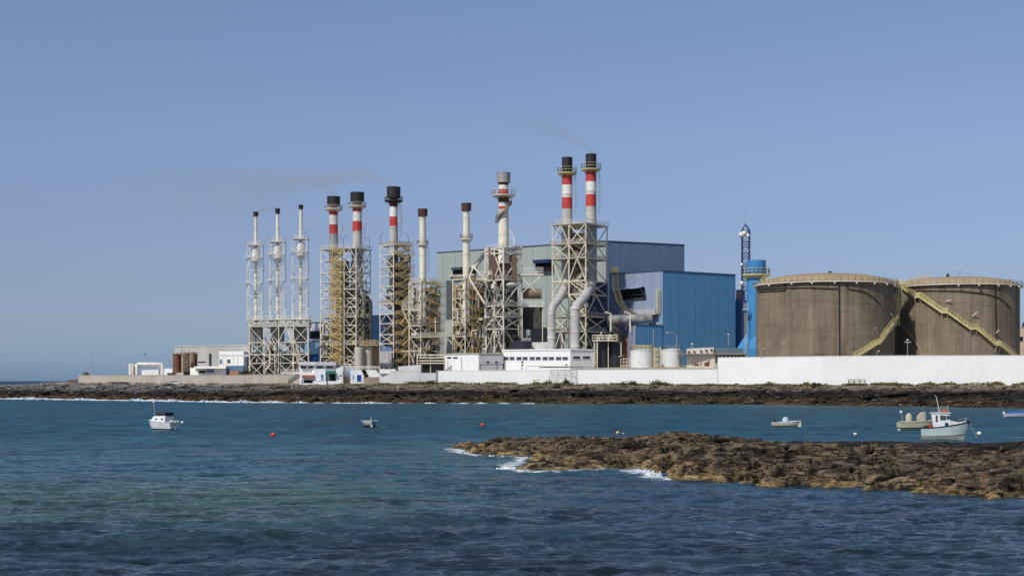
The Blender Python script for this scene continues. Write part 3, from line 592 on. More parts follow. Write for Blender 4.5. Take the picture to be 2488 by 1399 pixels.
# ---------------------------------------------------------------- boundary walls
def wallthing(pxs, top_py, m, label, thick=.6, z0d=-1.5, coping=True, name='boundary_wall'):
    f = [Vector((X(s, wallD(s)), wallD(s))) for s in pxs]; b = [p+Vector((0, thick)) for p in f]
    zt = [Z(ty, wallD(s)) for s, ty in zip(pxs, top_py)]; zb = [float(wallZ(s))+z0d for s in pxs]; q = MB()
    for i in range(len(f)-1):
        q.prism([f[i], f[i+1], b[i+1], b[i]], [zb[i], zb[i+1], zb[i+1], zb[i]], [zt[i], zt[i+1], zt[i+1], zt[i]])
    cen = (f[0]+f[-1])/2; t = empty(name, (cen.x, cen.y, min(zb)), label, 'wall', 'boundary walls along the shore'); q.build('wall_face', m, t)
    if coping:
        q = MB()
        for i in range(len(f)-1): q.beam(xy(f[i]+Vector((0, thick/2)), zt[i]+.06), xy(f[i+1]+Vector((0, thick/2)), zt[i+1]+.06), thick+.12, .12)
        q.build('coping', m, t)
    return t
wallthing([191, 260, 400, 560, 640, 728], [911, 911.5, 911.5, 911, 909.5, 909], M_beige, 'long weathered beige wall on the western point behind the white van')
q = MB().prism([(X(164, 575), 575), (X(190, 575), 575), (X(190, 579), 579), (X(166, 579), 579)], 4.5, Z(922, 575)); thing('ruined_wall', q, mat('old_stone', (.20, .13, .09), (.10, .07, .05), scale=1.5, rough=.95), 'low crumbling brown stone wall at the seaward end of the beige wall', 'wall')
wallthing([922, 938, 1020], [904, 901, 902], M_greyw, 'low pale grey rendered wall beside the whitewashed houses')
wallthing([1021, 1059], [906, 906], M_greyw, 'short grey wall panel between the pale grey wall and the long white wall')
wallthing([1060, 1250, 1334], [901, 900, 899.5], M_white, 'clean white wall below the flat roofed white building, left of the mouldy patch')
wallthing([1335, 1402], [898.5, 898], M_stain, 'white wall section stained with black mould, behind the pointed shrub')
wallthing([1403, 1560, 1744], [898.5, 898, 897], M_white, 'clean white wall below the two white tanks, right of the mouldy patch')
wallthing([1745, 2000, 2200, 2488, 3100], [868.5, 865.5, 864, 863.5, 862], M_white, 'tall plain white wall in front of the two huge brown storage tanks')
q = MB().box((X(1061, 504.6), 504.7, 8.3), (.35, .35, 5.2)); thing('drain_pipe', q, M_mast, 'dark vertical pipe on the left end of the long white wall', 'pipe')
# ---------------------------------------------------------------- great storage tanks
def tankmat():
    m, nt, b = base_mat('brown_insulated_tank'); L = nt.links.new; geo = N(nt, 'ShaderNodeNewGeometry'); tc = N(nt, 'ShaderNodeTexCoord')
    def nz(sc, sxyz, d=6, ro=.65, co='Object'):
        mp = N(nt, 'ShaderNodeMapping'); mp.inputs['Scale'].default_value = sxyz; L(tc.outputs[co], mp.inputs['Vector']); n = N(nt, 'ShaderNodeTexNoise', i_Scale=sc, i_Detail=float(d), i_Roughness=ro); L(mp.outputs['Vector'], n.inputs['Vector']); return n.outputs['Fac']
    v = nz(.5, (1, 1, .06), 7, .7); h = nz(.8, (.07, .07, 3.2), 6, .75); big = nz(.07, (1, 1, 1), 4); vf = nz(1.6, (1, 1, .02), 4)
    r = ramp(nt, [(.30, (.155, .120, .082)), (.44, (.22, .174, .120)), (.56, (.258, .210, .150)), (.72, (.33, .285, .215))]); L(v, r.inputs['Fac'])
    rb = ramp(nt, [(.35, .72), (.65, 1.18)]); L(big, rb.inputs['Fac']); c = mixc(nt, 1.0, r.outputs['Color'], rb.outputs['Color'], 'MULTIPLY')
    rh = ramp(nt, [(.36, .72), (.47, .94), (.60, 1.0)]); L(h, rh.inputs['Fac']); c = mixc(nt, 1.0, c, rh.outputs['Color'], 'MULTIPLY')
    rv = ramp(nt, [(.40, .9), (.6, 1.0)]); L(vf, rv.inputs['Fac']); c = mixc(nt, 1.0, c, rv.outputs['Color'], 'MULTIPLY')
    L(c, b.inputs['Base Color']); b.inputs['Roughness'].default_value = .85; b.inputs['Specular IOR Level'].default_value = .2
    bp = N(nt, 'ShaderNodeBump'); bp.inputs['Strength'].default_value = .7; bp.inputs['Distance'].default_value = .12; L(h, bp.inputs['Height']); L(bp.outputs['Normal'], b.inputs['Normal']); return m
M_tank = tankmat(); M_dome = mat('tan_tank_roof', (.33, .25, .16), (.27, .20, .13), rough=.8, bump=.03, spec=.15)
M_bpipe = mat('black_pipe', (.02, .018, .018), rough=.6, bump=.005)
def oncyl(px, py, c, r):
    k = (px-CX)/F; A = k*k+1; B = -2*(k*c[0]+c[1]); C = c[0]**2+c[1]**2-r*r; d = B*B-4*A*C
    y = (-B-math.sqrt(d))/(2*A) if d > 0 else -B/(2*A)
    return Vector((k*y, y, Z(py, y)))
def bigtank(pxc, D, r, py_rim, dome, label):
    c = (X(pxc, D), D); zr = Z(py_rim, D-r); z0 = 6.0; t = empty('storage_tank', (c[0], D, z0), label, 'storage tank', 'huge brown storage tanks')
    MB().lathe([(r, z0), (r, zr)], c, 96).build('shell', M_tank, t, True)
    MB().lathe([(r*math.cos(a)*1.002, zr+.35+dome*math.sin(a)**1.0) for a in [i*math.pi/2/9 for i in range(9)]]+[(.01, zr+.35+dome)], c, 72).build('roof', M_dome, t, True)
    q = MB().lathe([(r-.05, zr-.15), (r+1.15, zr-.05), (r+1.15, zr+.3), (r-.05, zr+.34)], c, 96).build('rim_walkway', M_pale, t)
    rl = MB(); ring = circ(c, r+1.0, zr+.3, 64); rail(rl, ring, 1.35, .11, 20, 2, True); rl.build('railing', M_tanky, q)
    return t, c, zr
t1, c1, zr1 = bigtank(2004, 500, 23.8, 684, 4.0, 'huge brown tank beside the blue chimney, yellow stair curving down its right side')
t2, c2, zr2 = bigtank(2322, 514, 21.9, 690, 3.6, 'huge brown tank at far right, crossed by a long straight yellow stair')
def pipeline(t, pts, c, r, rad, m=M_bpipe, n=10, name='pipe', off=.25):
    out = []
    for (a, b), (a2, b2) in zip(pts, pts[1:]):
        for i in range(n): out.append(oncyl(a+(a2-a)*i/n, b+(b2-b)*i/n, c, r+off))
    out.append(oncyl(*pts[-1], c, r+off)); MB().tube(out, rad, 6).build(name, m, t, True)
r1, r2 = 23.8, 21.9
pipeline(t1, [(1842, 709), (1870, 707), (1908, 705)], c1, r1, .16); pipeline(t1, [(1842, 703.5), (1900, 699.5), (1960, 698.5), (2030, 701)], c1, r1, .14)
pipeline(t1, [(1908, 705), (1908, 690)], c1, r1, .2, n=2); pipeline(t1, [(2039, 686), (2040, 868)], c1, r1, .2, n=2)
pipeline(t1, [(2054, 690), (2063, 702), (2098, 707), (2125, 724), (2141, 742)], c1, r1, .14); pipeline(t1, [(1968, 688), (1971, 699)], c1, r1, .13, n=2); pipeline(t1, [(2009, 688), (2014, 700)], c1, r1, .13, n=2)
pipeline(t2, [(2225, 706), (2300, 706), (2345, 708), (2390, 713), (2425, 722), (2447, 738), (2456, 752)], c2, r2, .15); pipeline(t2, [(2418, 694), (2421, 820)], c2, r2, .2, n=2)
for a, b in ((2292, 2297), (2334, 2341), (2378, 2386)): pipeline(t2, [(a, 694), (b, 707+(b-2297)*.05)], c2, r2, .13, n=2)
pipeline(t2, [(2184, 782), (2200, 800), (2222, 825), (2236, 850), (2242, 870)], c2, r2, .22, M_rustp)
for t, c, r, zr, angs in ((t1, c1, r1, zr1, (-150, -128, -112, -95, -78, -62, -48, -35)), (t2, c2, r2, zr2, (-105, -88, -70, -56, -42, -25))):
    for k, a in enumerate(angs):
        p = (c[0]+(r+1.5)*math.cos(R(a)), c[1]+(r+1.5)*math.sin(R(a)), zr-.55); MB().ball(p, .38, .8, 8, 5).build('floodlight', M_lamp, t, True)
    for k, a in enumerate(angs[::3]):
        p = Vector((c[0]+(r+1)*math.cos(R(a)), c[1]+(r+1)*math.sin(R(a)), zr+1)); q = MB().beam(p, p+Vector((0, 0, 2.6)), .09).beam(p+Vector((0, 0, 2.6)), p+Vector((1.6, 0, 4.2)), .1); q.build('lamp_arm', M_mast, t)
def curved_stair(label, pts, c, r, m=M_tanky, w=1.1, n=14, landings=()):
    P0 = []
    for (a, b), (a2, b2) in zip(pts, pts[1:]):
        for i in range(n): P0.append(((a+(a2-a)*i/n), (b+(b2-b)*i/n)))
    P0.append(pts[-1]); inn = [oncyl(a, b, c, r+.25) for a, b in P0]; outp = []
    for p in inn: d = Vector((p.x-c[0], p.y-c[1], 0)).normalized(); outp.append(p+d*w)
    cen = inn[-1]; t = empty('tank_stair', (cen.x, cen.y, cen.z), label, 'stairway', 'yellow stairways on the storage tanks'); q = MB(); h = MB(); s_ = MB()
    for L_ in (inn, outp):
        for a, b in zip(L_, L_[1:]): q.beam(a, b, .16, .55)
    for L_ in (outp, inn):
        up = Vector((0, 0, 1.5))
        for a, b in zip(L_, L_[1:]):
            h.beam(a+up, b+up, .13); h.beam(a+up*.5, b+up*.5, .08)
        for p in L_[::2]: h.beam(p, p+up, .11)
    for a, b, a2, b2 in zip(inn, outp, inn[1:], outp[1:]):
        k = max(1, int((a2-a).length/.6))
        for j in range(k): u = j/k; s_.beam(a+(a2-a)*u, b+(b2-b)*u, .42, .06)
    q.build('stringer', m, t); h.build('handrail', m, t); s_.build('tread', m, t)
    for L_ in range(0, len(inn), n):
        p = outp[L_]; MB().beam(p-Vector((0, 0, .2)), inn[L_]-Vector((0, 0, 2.4)), .16).build('bracket', m, t)
    return t
curved_stair('long pale yellow stair with four landings descending across the far right brown tank', [(2186, 687), (2226, 723), (2238, 721), (2290, 759), (2303, 759), (2357, 799), (2371, 798), (2417, 838), (2427, 838), (2464, 868)], c2, r2)
curved_stair('curving yellow stair hugging the right side of the brown tank nearer the chimney', [(2183.5, 692), (2182.5, 715), (2180.5, 745), (2176, 768), (2170, 784), (2164, 792), (2150, 810), (2134, 833), (2124, 837), (2100, 853), (2072, 870)], c1, r1)
q = MB(); x0 = c1[0]+r1+1.2
t = empty('tank_ladder_tower', (x0, 505, 18), 'upright yellow caged ladder filling the gap between the two brown tanks', 'ladder')
for dx in (0, 1.0): 
    for dy in (0, 1.0): q.beam((x0+dx, 499+dy, Z(792, 499)), (x0+dx, 499+dy, zr1+.6), .16)
q.build('post', M_tanky, t); q = MB(); z = Z(790, 499)
while z < zr1: rail(q, [(x0, 499, z), (x0+1, 499, z), (x0+1, 500, z), (x0, 500, z)], .6, .09, 3, 1, True); q.beam((x0, 499, z), (x0+1, 499, z+1.3), .09); z += 1.5
q.build('rung', M_tanky, t); pipework(t, (x0+1.0, 502), (1.1, .8), zr1-9, zr1, 26, 3, [M_rusty])
q = MB(); fl = [(x0-2.5, 497), (x0+4.2, 497), (x0+4.2, 501), (x0-2.5, 501)]; q.prism(fl, zr1+.42, zr1+.66); t = empty('tank_bridge', (x0, 499, zr1+.4), 'pale yellow railed bridge joining the tops of the two brown tanks', 'footbridge'); q.build('deck', M_tanky, t)
q = MB(); rail(q, [xy(p, zr1+.66) for p in fl], 1.4, .11, 1.2, 2, True); q.build('railing', M_tanky, t)
# rooftop fittings of the tanks
q = MB(); cc = (X(2017, 500), 500, zr1+4.3); q.ball((cc[0], cc[1], cc[2]+.35), .75, 1); thing('roof_vent', q, M_black, 'round black vent on top of the roof of the tank nearer the chimney', 'vent', 'vents on the tank roofs', True)
q = MB().ball((X(2303, 514), 514, zr2+4.6), .65, 1); thing('roof_vent', q, M_black, 'round black vent on top of the roof of the far right tank', 'vent', 'vents on the tank roofs', True)
q = MB(); rail(q, [(X(2211, 512), 512, zr2+1.5), (X(2258, 512), 512, zr2+2.3)], 2.5, .14, .7, 5); thing('roof_guard', q, M_tanky, 'pale yellow barred guard on the left of the far right tank roof', 'guard rail')
q = MB(); a = Vector((X(2258, 512), 512, zr2+3.6)); b = Vector((X(2392, 512), 512, zr2+2.4)); rail(q, [a, Vector((X(2330, 512), 512, zr2+4.3)), b], 1.6, .09, 3.2, 1); thing('roof_guard', q, M_mast, 'thin grey guard wire along the crown of the far right tank roof', 'guard rail')
q = MB(); 
for dx in (-.8, .8): q.beam((X(2085, 495)+dx, 495, zr1+1.3), (X(2085, 495)+dx, 495, zr1+4.6), .1)
q.beam((X(2085, 495)-.8, 495, zr1+4.6), (X(2085, 495)+.8, 495, zr1+4.6), .1); q.beam((X(2085, 495)-.8, 495, zr1+3.2), (X(2085, 495)+.8, 495, zr1+3.2), .08); thing('hatch_frame', q, M_mast, 'small grey hoop frame above the rim of the tank nearer the chimney', 'frame')
# ---------------------------------------------------------------- blue chimney and mast
D = 530; s = D/F; c = (X(1837, D), D)
t = empty('blue_chimney', (c[0], D, 8.4), 'stout bright blue chimney with a flared foot and pale balcony left of the brown tanks', 'chimney')
MB().lathe([(23*s, 8.4+7), (23*s, Z(690, D)), (22*s, Z(672, D)), (22*s, Z(668, D)), (23.5*s, Z(664, D)), (23.5*s, Z(633, D)), (21.5*s, Z(633, D)), (21*s, Z(645, D)), (.01, Z(645, D))], c, 40).build('flue', M_bblue, t, True)
MB().lathe([(47*s, 8.4), (47*s, Z(847, D)), (24*s, Z(811, D)), (23.2*s, Z(810, D))], c, 4).build('flared_base', M_bblue, t)
q = MB(); z = Z(669, D); q.lathe([(22*s, z-1.2), (33*s, z-.3), (34*s, z), (34*s, z+.35), (20*s, z+.4)], c, 28); pl = q.build('platform', M_tanky, t)
q = MB(); rail(q, circ(c, 33.3*s, z+.35, 20), 2.1, .14, 8, 2, True); q.build('railing', M_tanky, pl)
q = MB(); rail(q, [(X(1842, D), D-5, Z(690, D)), (X(1862, D), D-5, Z(676, D))], 1.6, .12, .8, 3); q.beam((X(1842, D), D-5, Z(690, D)), (X(1862, D), D-5, Z(676, D)), .9, .2); q.build('stair_flight', M_tanky, t)
q = MB().box((X(1806, D), D-4, Z(753, D)), (1.5, 2.5, .3)); rail(q, [(X(1802, D), D-5.2, Z(753, D)), (X(1811, D), D-5.2, Z(753, D))], 2.2, .12, .7, 3); q.build('service_balcony', M_pale, t)
q = MB()
for dx in (-.4, .4): q.beam((X(1808, D)+dx, D-4.3, 12), (X(1808, D)+dx, D-4.3, Z(757, D)), .14)
for k in range(24): q.beam((X(1808, D)-.4, D-4.3, 12+k), (X(1808, D)+.4, D-4.3, 12+k), .12); 
q.build('ladder', M_tanky, t)
q = MB().box((X(1825, D), D-7.6, (8.4+Z(851, D))/2), (5.2, .5, 4.5)); q.build('doorway', M_navy, t)
D = 538; t = empty('radio_mast', (X(1812, D), D, 8.4), 'slim dark blue lattice radio mast with dishes behind the blue chimney', 'radio mast'); zt = Z(560, D); hw = 1.35; q = MB(); n = 26
cs = [Vector((X(1812, D)+a*hw, D+b*hw)) for a, b in ((-1, -1), (1, -1), (1, 1), (-1, 1))]
for p in cs: MB().beam(xy(p, 8.4), xy(p, zt), .3).build('leg', M_navy, t)
for i in range(n):
    za, zb = 8.4+(zt-8.4)*i/n, 8.4+(zt-8.4)*(i+1)/n
    for j in range(4):
        u, v = cs[j], cs[(j+1) % 4]; q.beam(xy(u, za), xy(v, zb) if i % 2 else xy(v, za), .17); q.beam(xy(u, zb), xy(v, zb), .15); q.beam(xy(u, za if i % 2 == 0 else zb), xy(v, zb if i % 2 == 0 else za), .13)
q.build('bracing', M_navy, t); q = MB(); ap = Vector((X(1811, D), D, Z(544, D)))
for p in cs: q.beam(xy(p, zt), ap, .22)
q.build('spire', M_navy, t); MB().beam(ap, ap+Vector((0, 0, 4.8)), .09).build('antenna', M_mast, t)
for px, py, rr in ((1799.5, 572, 1.15), (1806, 568, 1.0), (1800, 644, .62), (1800.5, 689, .9), (1815, 574, .8)):
    p = (X(px, D), D-1.9, Z(py, D)); MB().ball(p, rr, 1.0, 14, 8).build('dish', M_lamp, t, True)
MB().beam((X(1815, D), D-1.4, Z(571, D)), (X(1834, D), D-1.4, Z(570, D)), .1).build('whip_aerial', M_mast, t)
# ---------------------------------------------------------------- large halls
A = [(X(1480, 562), 562), (X(1610, 545), 545), (X(1787, 566), 566), (X(1700, 600), 600)]
zt = Z(658.5, 545)
L2 = onface(A[1], A[2], 1544, 789); Lz = L2.z; L3 = (X(1520, 552), 552)
t = bldg('turbine_hall', 'big bright blue hall with black louvred hood on its left side pale with sheen', A, 8.4, zt, [M_bluel, M_bluef, M_bluef, M_bluef], trim=(M_trim, .35))
q = MB(); a, b = Vector(A[0]), Vector(A[1]); o = (b-a).normalized(); nr = Vector((o.y, -o.x))
# louvred hood
h0, h1 = onface(A[0], A[1], 1492, 703), onface(A[0], A[1], 1566, 697); b0, b1 = onface(A[0], A[1], 1503, 729), onface(A[0], A[1], 1571, 724); n3 = Vector((nr.x, nr.y, 0))
q.add([h0, h1, h1+n3*3.2+Vector((0, 0, -.5)), h0+n3*3.2+Vector((0, 0, -.9)), h0+Vector((0, 0, .25)), h1+Vector((0, 0, .25)), h1+n3*3.2+Vector((0, 0, -.25)), h0+n3*3.2+Vector((0, 0, -.65))], [[0, 1, 2, 3], [4, 5, 6, 7], [0, 1, 5, 4], [1, 2, 6, 5], [2, 3, 7, 6], [3, 0, 4, 7]])
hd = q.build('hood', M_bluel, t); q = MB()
q.add([h0-n3*0+n3*.1, h1+n3*.1, b1+n3*.1, b0+n3*.1], [[0, 1, 2, 3]]); q.build('louvre', M_dark, hd); q = MB()
for f in (.02, .5, .98): 
    u = h0+(h1-h0)*f; v = b0+(b1-b0)*f; q.beam(u+n3*2.4+Vector((0, 0, -.5)), v+n3*.3, .3)
for f in (.33, .66): q.beam(h0+(b0-h0)*f+n3*(2-f), h1+(b1-h1)*f+n3*(2-f), .16)
q.beam(b0+n3*.5, b1+n3*.5, .5, .35); q.build('hood_frame', M_trim, hd)
opening(t, A[0], A[1], 1506, 737, 1529, 749, M_bglass, 'window', .06, frame=M_trim)
# walkway on the pale side
p0, p1 = onface(A[0], A[1], 1515, 764), onface(A[0], A[1], 1602, 762); q = MB().prism([p0.xy, p1.xy, (p1+n3*2.6).xy, (p0+n3*2.6).xy], p1.z-.35, p1.z); w_ = q.build('walkway', M_tanky, t)
q = MB(); rail(q, [xy((p0+n3*2.6).xy, p1.z), xy((p1+n3*2.6).xy, p1.z), xy(p1.xy, p1.z)], 1.6, .11, 1.2, 3); q.build('railing', M_pale, w_)
q = MB(); u = onface(A[0], A[1], 1594, 700); v = onface(A[0], A[1], 1603, 760)
for k in (0, 1.3): q.beam((u.x+k, u.y-2, p1.z), (u.x+k, u.y-2, u.z), .22)
for k in range(9): q.beam((u.x, u.y-2, p1.z+1+k), (u.x+1.3, u.y-2, p1.z+1+k), .14); q.beam((u.x, u.y-2.6, p1.z+1+k), (u.x+1.3, u.y-2.6, p1.z+1+k), .14)
q.build('caged_ladder', M_tanky, t)
q = MB(); u = onface(A[0], A[1], 1581, 765)
for k in (0, 1.1): q.beam((u.x+k-.5, u.y-2, Lz), (u.x+k-.5, u.y-2, p1.z-.3), .25)
for k in range(4): q.beam((u.x-.5, u.y-2, Lz+k), (u.x+.6, u.y-2, Lz+1+k), .16)
q.build('walkway_support', M_tanky, t)
t = bldg('annex_block', 'low annex of the blue hall with a lavender end wall beside the black tanks', [L3, (L2.x-.0, L2.y), (onface(A[1], A[2], 1609, 789).x, onface(A[1], A[2], 1609, 789).y-.2), (X(1600, 556), 556), (X(1540, 560), 560)], 8.4, Lz, [mat('lavender_cladding', (.33, .36, .50), (.29, .32, .45), rough=.5, bump=.02, ribs=.9, ribang=R(-20)), M_bluef, M_bluef, M_bluef, M_bluef], trim=(M_trim, .25))
MB().box((X(1517.5, 550), 550, Z(850, 550)), (2.4, 2.0, 11)).build('brown_column', M_rusty, t)
# far narrow block right of the hall
bldg('rear_block', 'narrow blue block between the blue hall and the blue chimney', [(X(1785, 580), 580), (X(1805, 576), 576), (X(1816, 590), 590), (X(1800, 600), 600)], 8.4, Z(727, 576), [M_bluef])
bldg('roof_house', 'small black rooftop box on the narrow block beside the radio mast', [(X(1788, 581), 581), (X(1804, 578), 578), (X(1810, 588), 588), (X(1796, 592), 592)], Z(727, 576)+.01, Z(703, 578), [mat('charcoal_panel', (.04, .045, .055), rough=.6, bump=.01)])
# tall hall
B = [(X(1062, 655), 655), (X(1472, 600), 600), (X(1663, 617), 617), (X(1300, 690), 690)]
zt = Z(586.5, 600)
t = bldg('boiler_hall', 'tallest hall, pale green left side and slate blue right side, behind the towers', B, 8.4, zt, [M_green, M_blued, M_blued, M_green], trim=(M_trim, .4))
def hood(t, a, b, x0, y0, x1, y1, m, dep=3.0, name='intake_hood'):
    p, q_ = onface(a, b, x0, y0), onface(a, b, x1, y0); r_, s_ = onface(a, b, x0, y1), onface(a, b, x1, y1); d = (q_-p).normalized(); n_ = Vector((d.y, -d.x, 0)).normalized(); zt = (p.z+q_.z)/2; zb = (r_.z+s_.z)/2
    o = MB().prism([p.xy, q_.xy, (q_+n_*dep).xy, (p+n_*dep).xy], zt-(zt-zb)*.35, zt).build(name, m, t)
    MB().prism([(p+n_*.02).xy, (q_+n_*.02).xy, (q_+n_*dep*.6).xy, (p+n_*dep*.6).xy], zb, zt-(zt-zb)*.35).build('louvre', M_dark, o); return o
hood(t, B[0], B[1], 1308, 632, 1346, 656, M_navy, 4); hood(t, B[0], B[1], 1106, 650, 1131, 669, M_trim); hood(t, B[0], B[1], 1141, 650, 1160, 671, M_trim)
hood(t, B[0], B[1], 1100, 668, 1160, 676, M_pale, 2.5, 'walkway')
bldg('green_block', 'tall pale green stair block standing against the left end of the tallest hall', [(X(1065, 645), 645), (X(1084, 636), 636), (X(1098, 640), 640), (X(1096, 650), 650)], 8.4, Z(682, 640), [M_green, M_conc])
bldg('grey_block', 'plain grey block between the two slim cream chimneys', [(X(1080, 600), 600), (X(1100, 596), 596), (X(1112, 606), 606), (X(1090, 610), 610)], 8.4, Z(777, 598), [M_conc])
t = bldg('green_annex', 'low pale green annex between the wide steel tower and the bent grey ducts', [(X(1262, 580), 580), (X(1332, 572), 572), (X(1362, 590), 590), (X(1280, 600), 600)], 8.4, Z(796, 575), [M_green, M_conc])
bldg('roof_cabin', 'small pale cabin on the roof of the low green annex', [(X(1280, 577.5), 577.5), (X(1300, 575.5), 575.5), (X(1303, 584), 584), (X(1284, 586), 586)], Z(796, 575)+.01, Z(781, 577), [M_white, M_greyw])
# halls seen behind the towers on the left
t = bldg('blue_shed', 'light blue shed behind the base of the slim white towers', [(X(735, 612), 612), (X(803, 606), 606), (X(830, 625), 625), (X(760, 640), 640)], 8.4, Z(829, 608), [M_sky_bl], trim=(M_trim, .2))
opening(t, (X(735, 612), 612), (X(803, 606), 606), 748, 861, 774, 878, mat('deep_blue_shutter', (.01, .06, .22), rough=.6, bump=.01), 'roller_door', .06, frame=M_trim)
opening(t, (X(735, 612), 612), (X(803, 606), 606), 793, 862, 802, 880, M_bglass, 'window', .06)
t = bldg('grey_penthouse', 'pale grey plant room on the light blue shed, left of the twin chimney tower', [(X(748, 615), 615), (X(778, 611), 611), (X(790, 620), 620), (X(760, 628), 628)], Z(829, 608)+.01, Z(784, 612), [mat('lilac_grey_panel', (.50, .52, .60), rough=.6, bump=.01, seams=3), M_conc], trim=(M_trim, .3))
opening(t, (X(748, 615), 615), (X(778, 611), 611), 750, 804, 777, 822, M_dark, 'opening', .06)
bldg('dark_blue_hall', 'dark blue hall seen in the gap between the yellow stair towers', [(X(880, 640), 640), (X(935, 634), 634), (X(1010, 640), 640), (X(1000, 665), 665), (X(890, 665), 665)], 8.4, Z(767, 636), [mat('deep_blue_cladding', (.012, .045, .12), (.010, .038, .10), rough=.55, ribs=1.0, ribang=0, bump=.05)], trim=(M_trim, .3))
# ---------------------------------------------------------------- three slim white stacks on the left
def slim(pxc, top, capb, hwc, tb, pl, pr, levels, cyl0, cyl1, base, label, tlabel):
    D = 585; s = D/F
    chimney('slim_chimney', label, pxc, D, [(capb, tb-8, (3.6, 4.2), M_creamst), (tb-8, cyl0, 4.4, M_creamst), (cyl0, cyl0+3, (4.4, 10.5), M_wpaint), (cyl0+3, cyl1-5, 10.5, M_wpaint), (cyl1-5, cyl1, (10.5, 4), M_wpaint), (cyl1, base+10, 3.8, M_creamst)], (top, capb+1, hwc, M_black, hwc*.94), group='three slim white chimneys on the left')
    hw_ = (pr-pl)*s/2; xm = X((pl+pr)/2, D); a = [Vector((xm-hw_, D+hw_*.9)), Vector((xm-hw_*.97, D-hw_*.9)), Vector((xm+hw_, D-hw_*.9)), Vector((xm+hw_*.98, D+hw_*.9))]
    t, zs = tower('slim_tower', tlabel, a, levels, D, M_white_st, .24, .15, '/\\', plat=(0,), group='three slim lattice towers on the left', zbase=Z(base, D))
    for k in (1, 3):
        z = Z(levels[k], D); q = MB(); q.box((X(pxc, D)-.6, D-4, z), ((pr-pl)*s+.8, 2.2, .22)); rail(q, [(X(pl-3, D), D-5, z), (X(pr+1, D), D-5, z)], 1.0, .07, 1.2); q.build('service_balcony', M_white_st, t)
    q = MB(); x = X(pxc+10, D)
    for dx in (-.25, .25): q.beam((x+dx, D-1.5, Z(base, D)), (x+dx, D-1.5, Z(levels[0], D)), .07)
    z = Z(base, D)
    while z < Z(levels[0], D): q.beam((x-.3, D-1.5, z), (x+.3, D-1.5, z), .06); rail(q, [(x-.5, D-2, z), (x+.5, D-2, z)], .4, .06, .9, 1); z += .8
    q.build('ladder', M_white_st, t)
slim(621.5, 515, 525, 6.2, 597, 603, 638, [597, 628, 658, 689, 720, 750, 779], 601, 640, 782, 'slim white chimney with small black cap, leftmost and shortest of three', 'slim white lattice tower around the leftmost chimney')
slim(674.5, 507, 519, 6.0, 589, 657, 692, [589, 621, 654, 683, 716, 747, 777], 595, 640, 779, 'slim white chimney with small black cap, middle of three', 'slim white lattice tower around the middle slim chimney')
slim(731, 498, 508, 5.8, 582, 712, 748, [582, 614, 647, 679, 710, 742, 772], 588, 630, 776, 'slim white chimney with small black cap, tallest and right of three', 'slim white lattice tower around the right slim chimney')
D = 578
fp = [(X(606, D), D), (X(749, D-6), D-6), (X(752, D+8), D+8), (X(612, D+12), D+12)]; fp = [Vector(p) for p in fp]
t, zs = tower('base_frame', 'wide white braced steel frame carrying the three slim chimneys', fp, [778, 794, 832, 861, 882], D, M_pale, .32, .23, 'X\\XA', mids=(3, 0), plat=(0, 1), zbase=8.4)
q = MB()
for i in range(16):
    a = fp[0]+(fp[1]-fp[0])*i/16; b = fp[0]+(fp[1]-fp[0])*(i+1)/16; q.beam(xy(a, zs[0 if i % 2 else 1])+Vector((0, -.1, 0)), xy(b, zs[1 if i % 2 else 0])+Vector((0, -.1, 0)), .2)
q.build('lattice_girder', M_pale, t)
for px in (622, 674, 729):
    c = (X(px, 583), 583); q = MB().box((c[0], c[1], (Z(796, 583)+Z(834, 583))/2), (4.9, 4.6, Z(796, 583)-Z(834, 583))); 
    thing('silencer_box', q, mat('galvanised_silencer', (.34, .34, .32), (.22, .21, .19), rough=.5, metal=.3, streak=.8, streakc=(.10, .09, .07), ribs=1.4, bump=.05), 'grey ribbed silencer box inside the white frame, under the %s slim chimney' % {622: 'leftmost', 674: 'middle', 729: 'right'}[px], 'silencer', 'silencer boxes in the white frame')
pipework(t, (X(672, 582), 582), (11.0, 4), 9, Z(834, 582), 85, 11, [M_dkcl, M_pale, M_rustcl], r=(.12, .35))
q = MB()
for dx in (0, 1.6):
    for dy in (0, 1.2): q.beam((X(690, 574)+dx, 574+dy, Z(779, 574)), (X(726, 574)+dx, 574+dy, Z(884, 574)), .32)
for k in range(22):
    u = k/21; p = Vector((X(690, 574)+(X(726, 574)-X(690, 574))*u, 574, Z(779, 574)+(Z(884, 574)-Z(779, 574))*u)); q.beam(p, p+Vector((1.6, 0, 0)), .15); q.beam(p+Vector((1.6, 0, 0)), p+Vector((.7, 0, -1.2)), .12)
thing('inclined_gangway', q, M_pale, 'steep white inclined gangway slanting down the right half of the white frame', 'gangway')
q = MB()
for dx in (0, 1.2): q.beam((X(640, 573)+dx, 573, Z(794, 573)), (X(662, 573)+dx, 573, Z(838, 573)), .3)
q.beam((X(662, 573)+1, 573, Z(838, 573)), (X(662, 573)+1, 573, 8.4), .3)
q.tube([(X(640, 572), 572, Z(835, 572)), (X(650, 572), 572, Z(838, 572)), (X(656, 572), 572, Z(856, 572)), (X(656, 572), 572, Z(886, 572)), (X(645, 572), 572, Z(900, 572))], .4, 8)
thing('bent_pipe', q, M_cream, 'bent cream pipe running down in front of the left half of the white frame', 'pipe')
q = MB().box((X(625, 584), 584, 13.0), (4.9, 5, 9.2)).box((X(668, 584), 584, 14.0), (5.4, 5, 11)).box((X(718, 584), 584, 13.0), (9.4, 5, 9.2)).box((X(672, 584), 585, 10.2), (23, 4, 3.6)); thing('machine_housing', q, M_dkcl, 'dark stepped machine housing filling the foot of the white frame', 'machine')
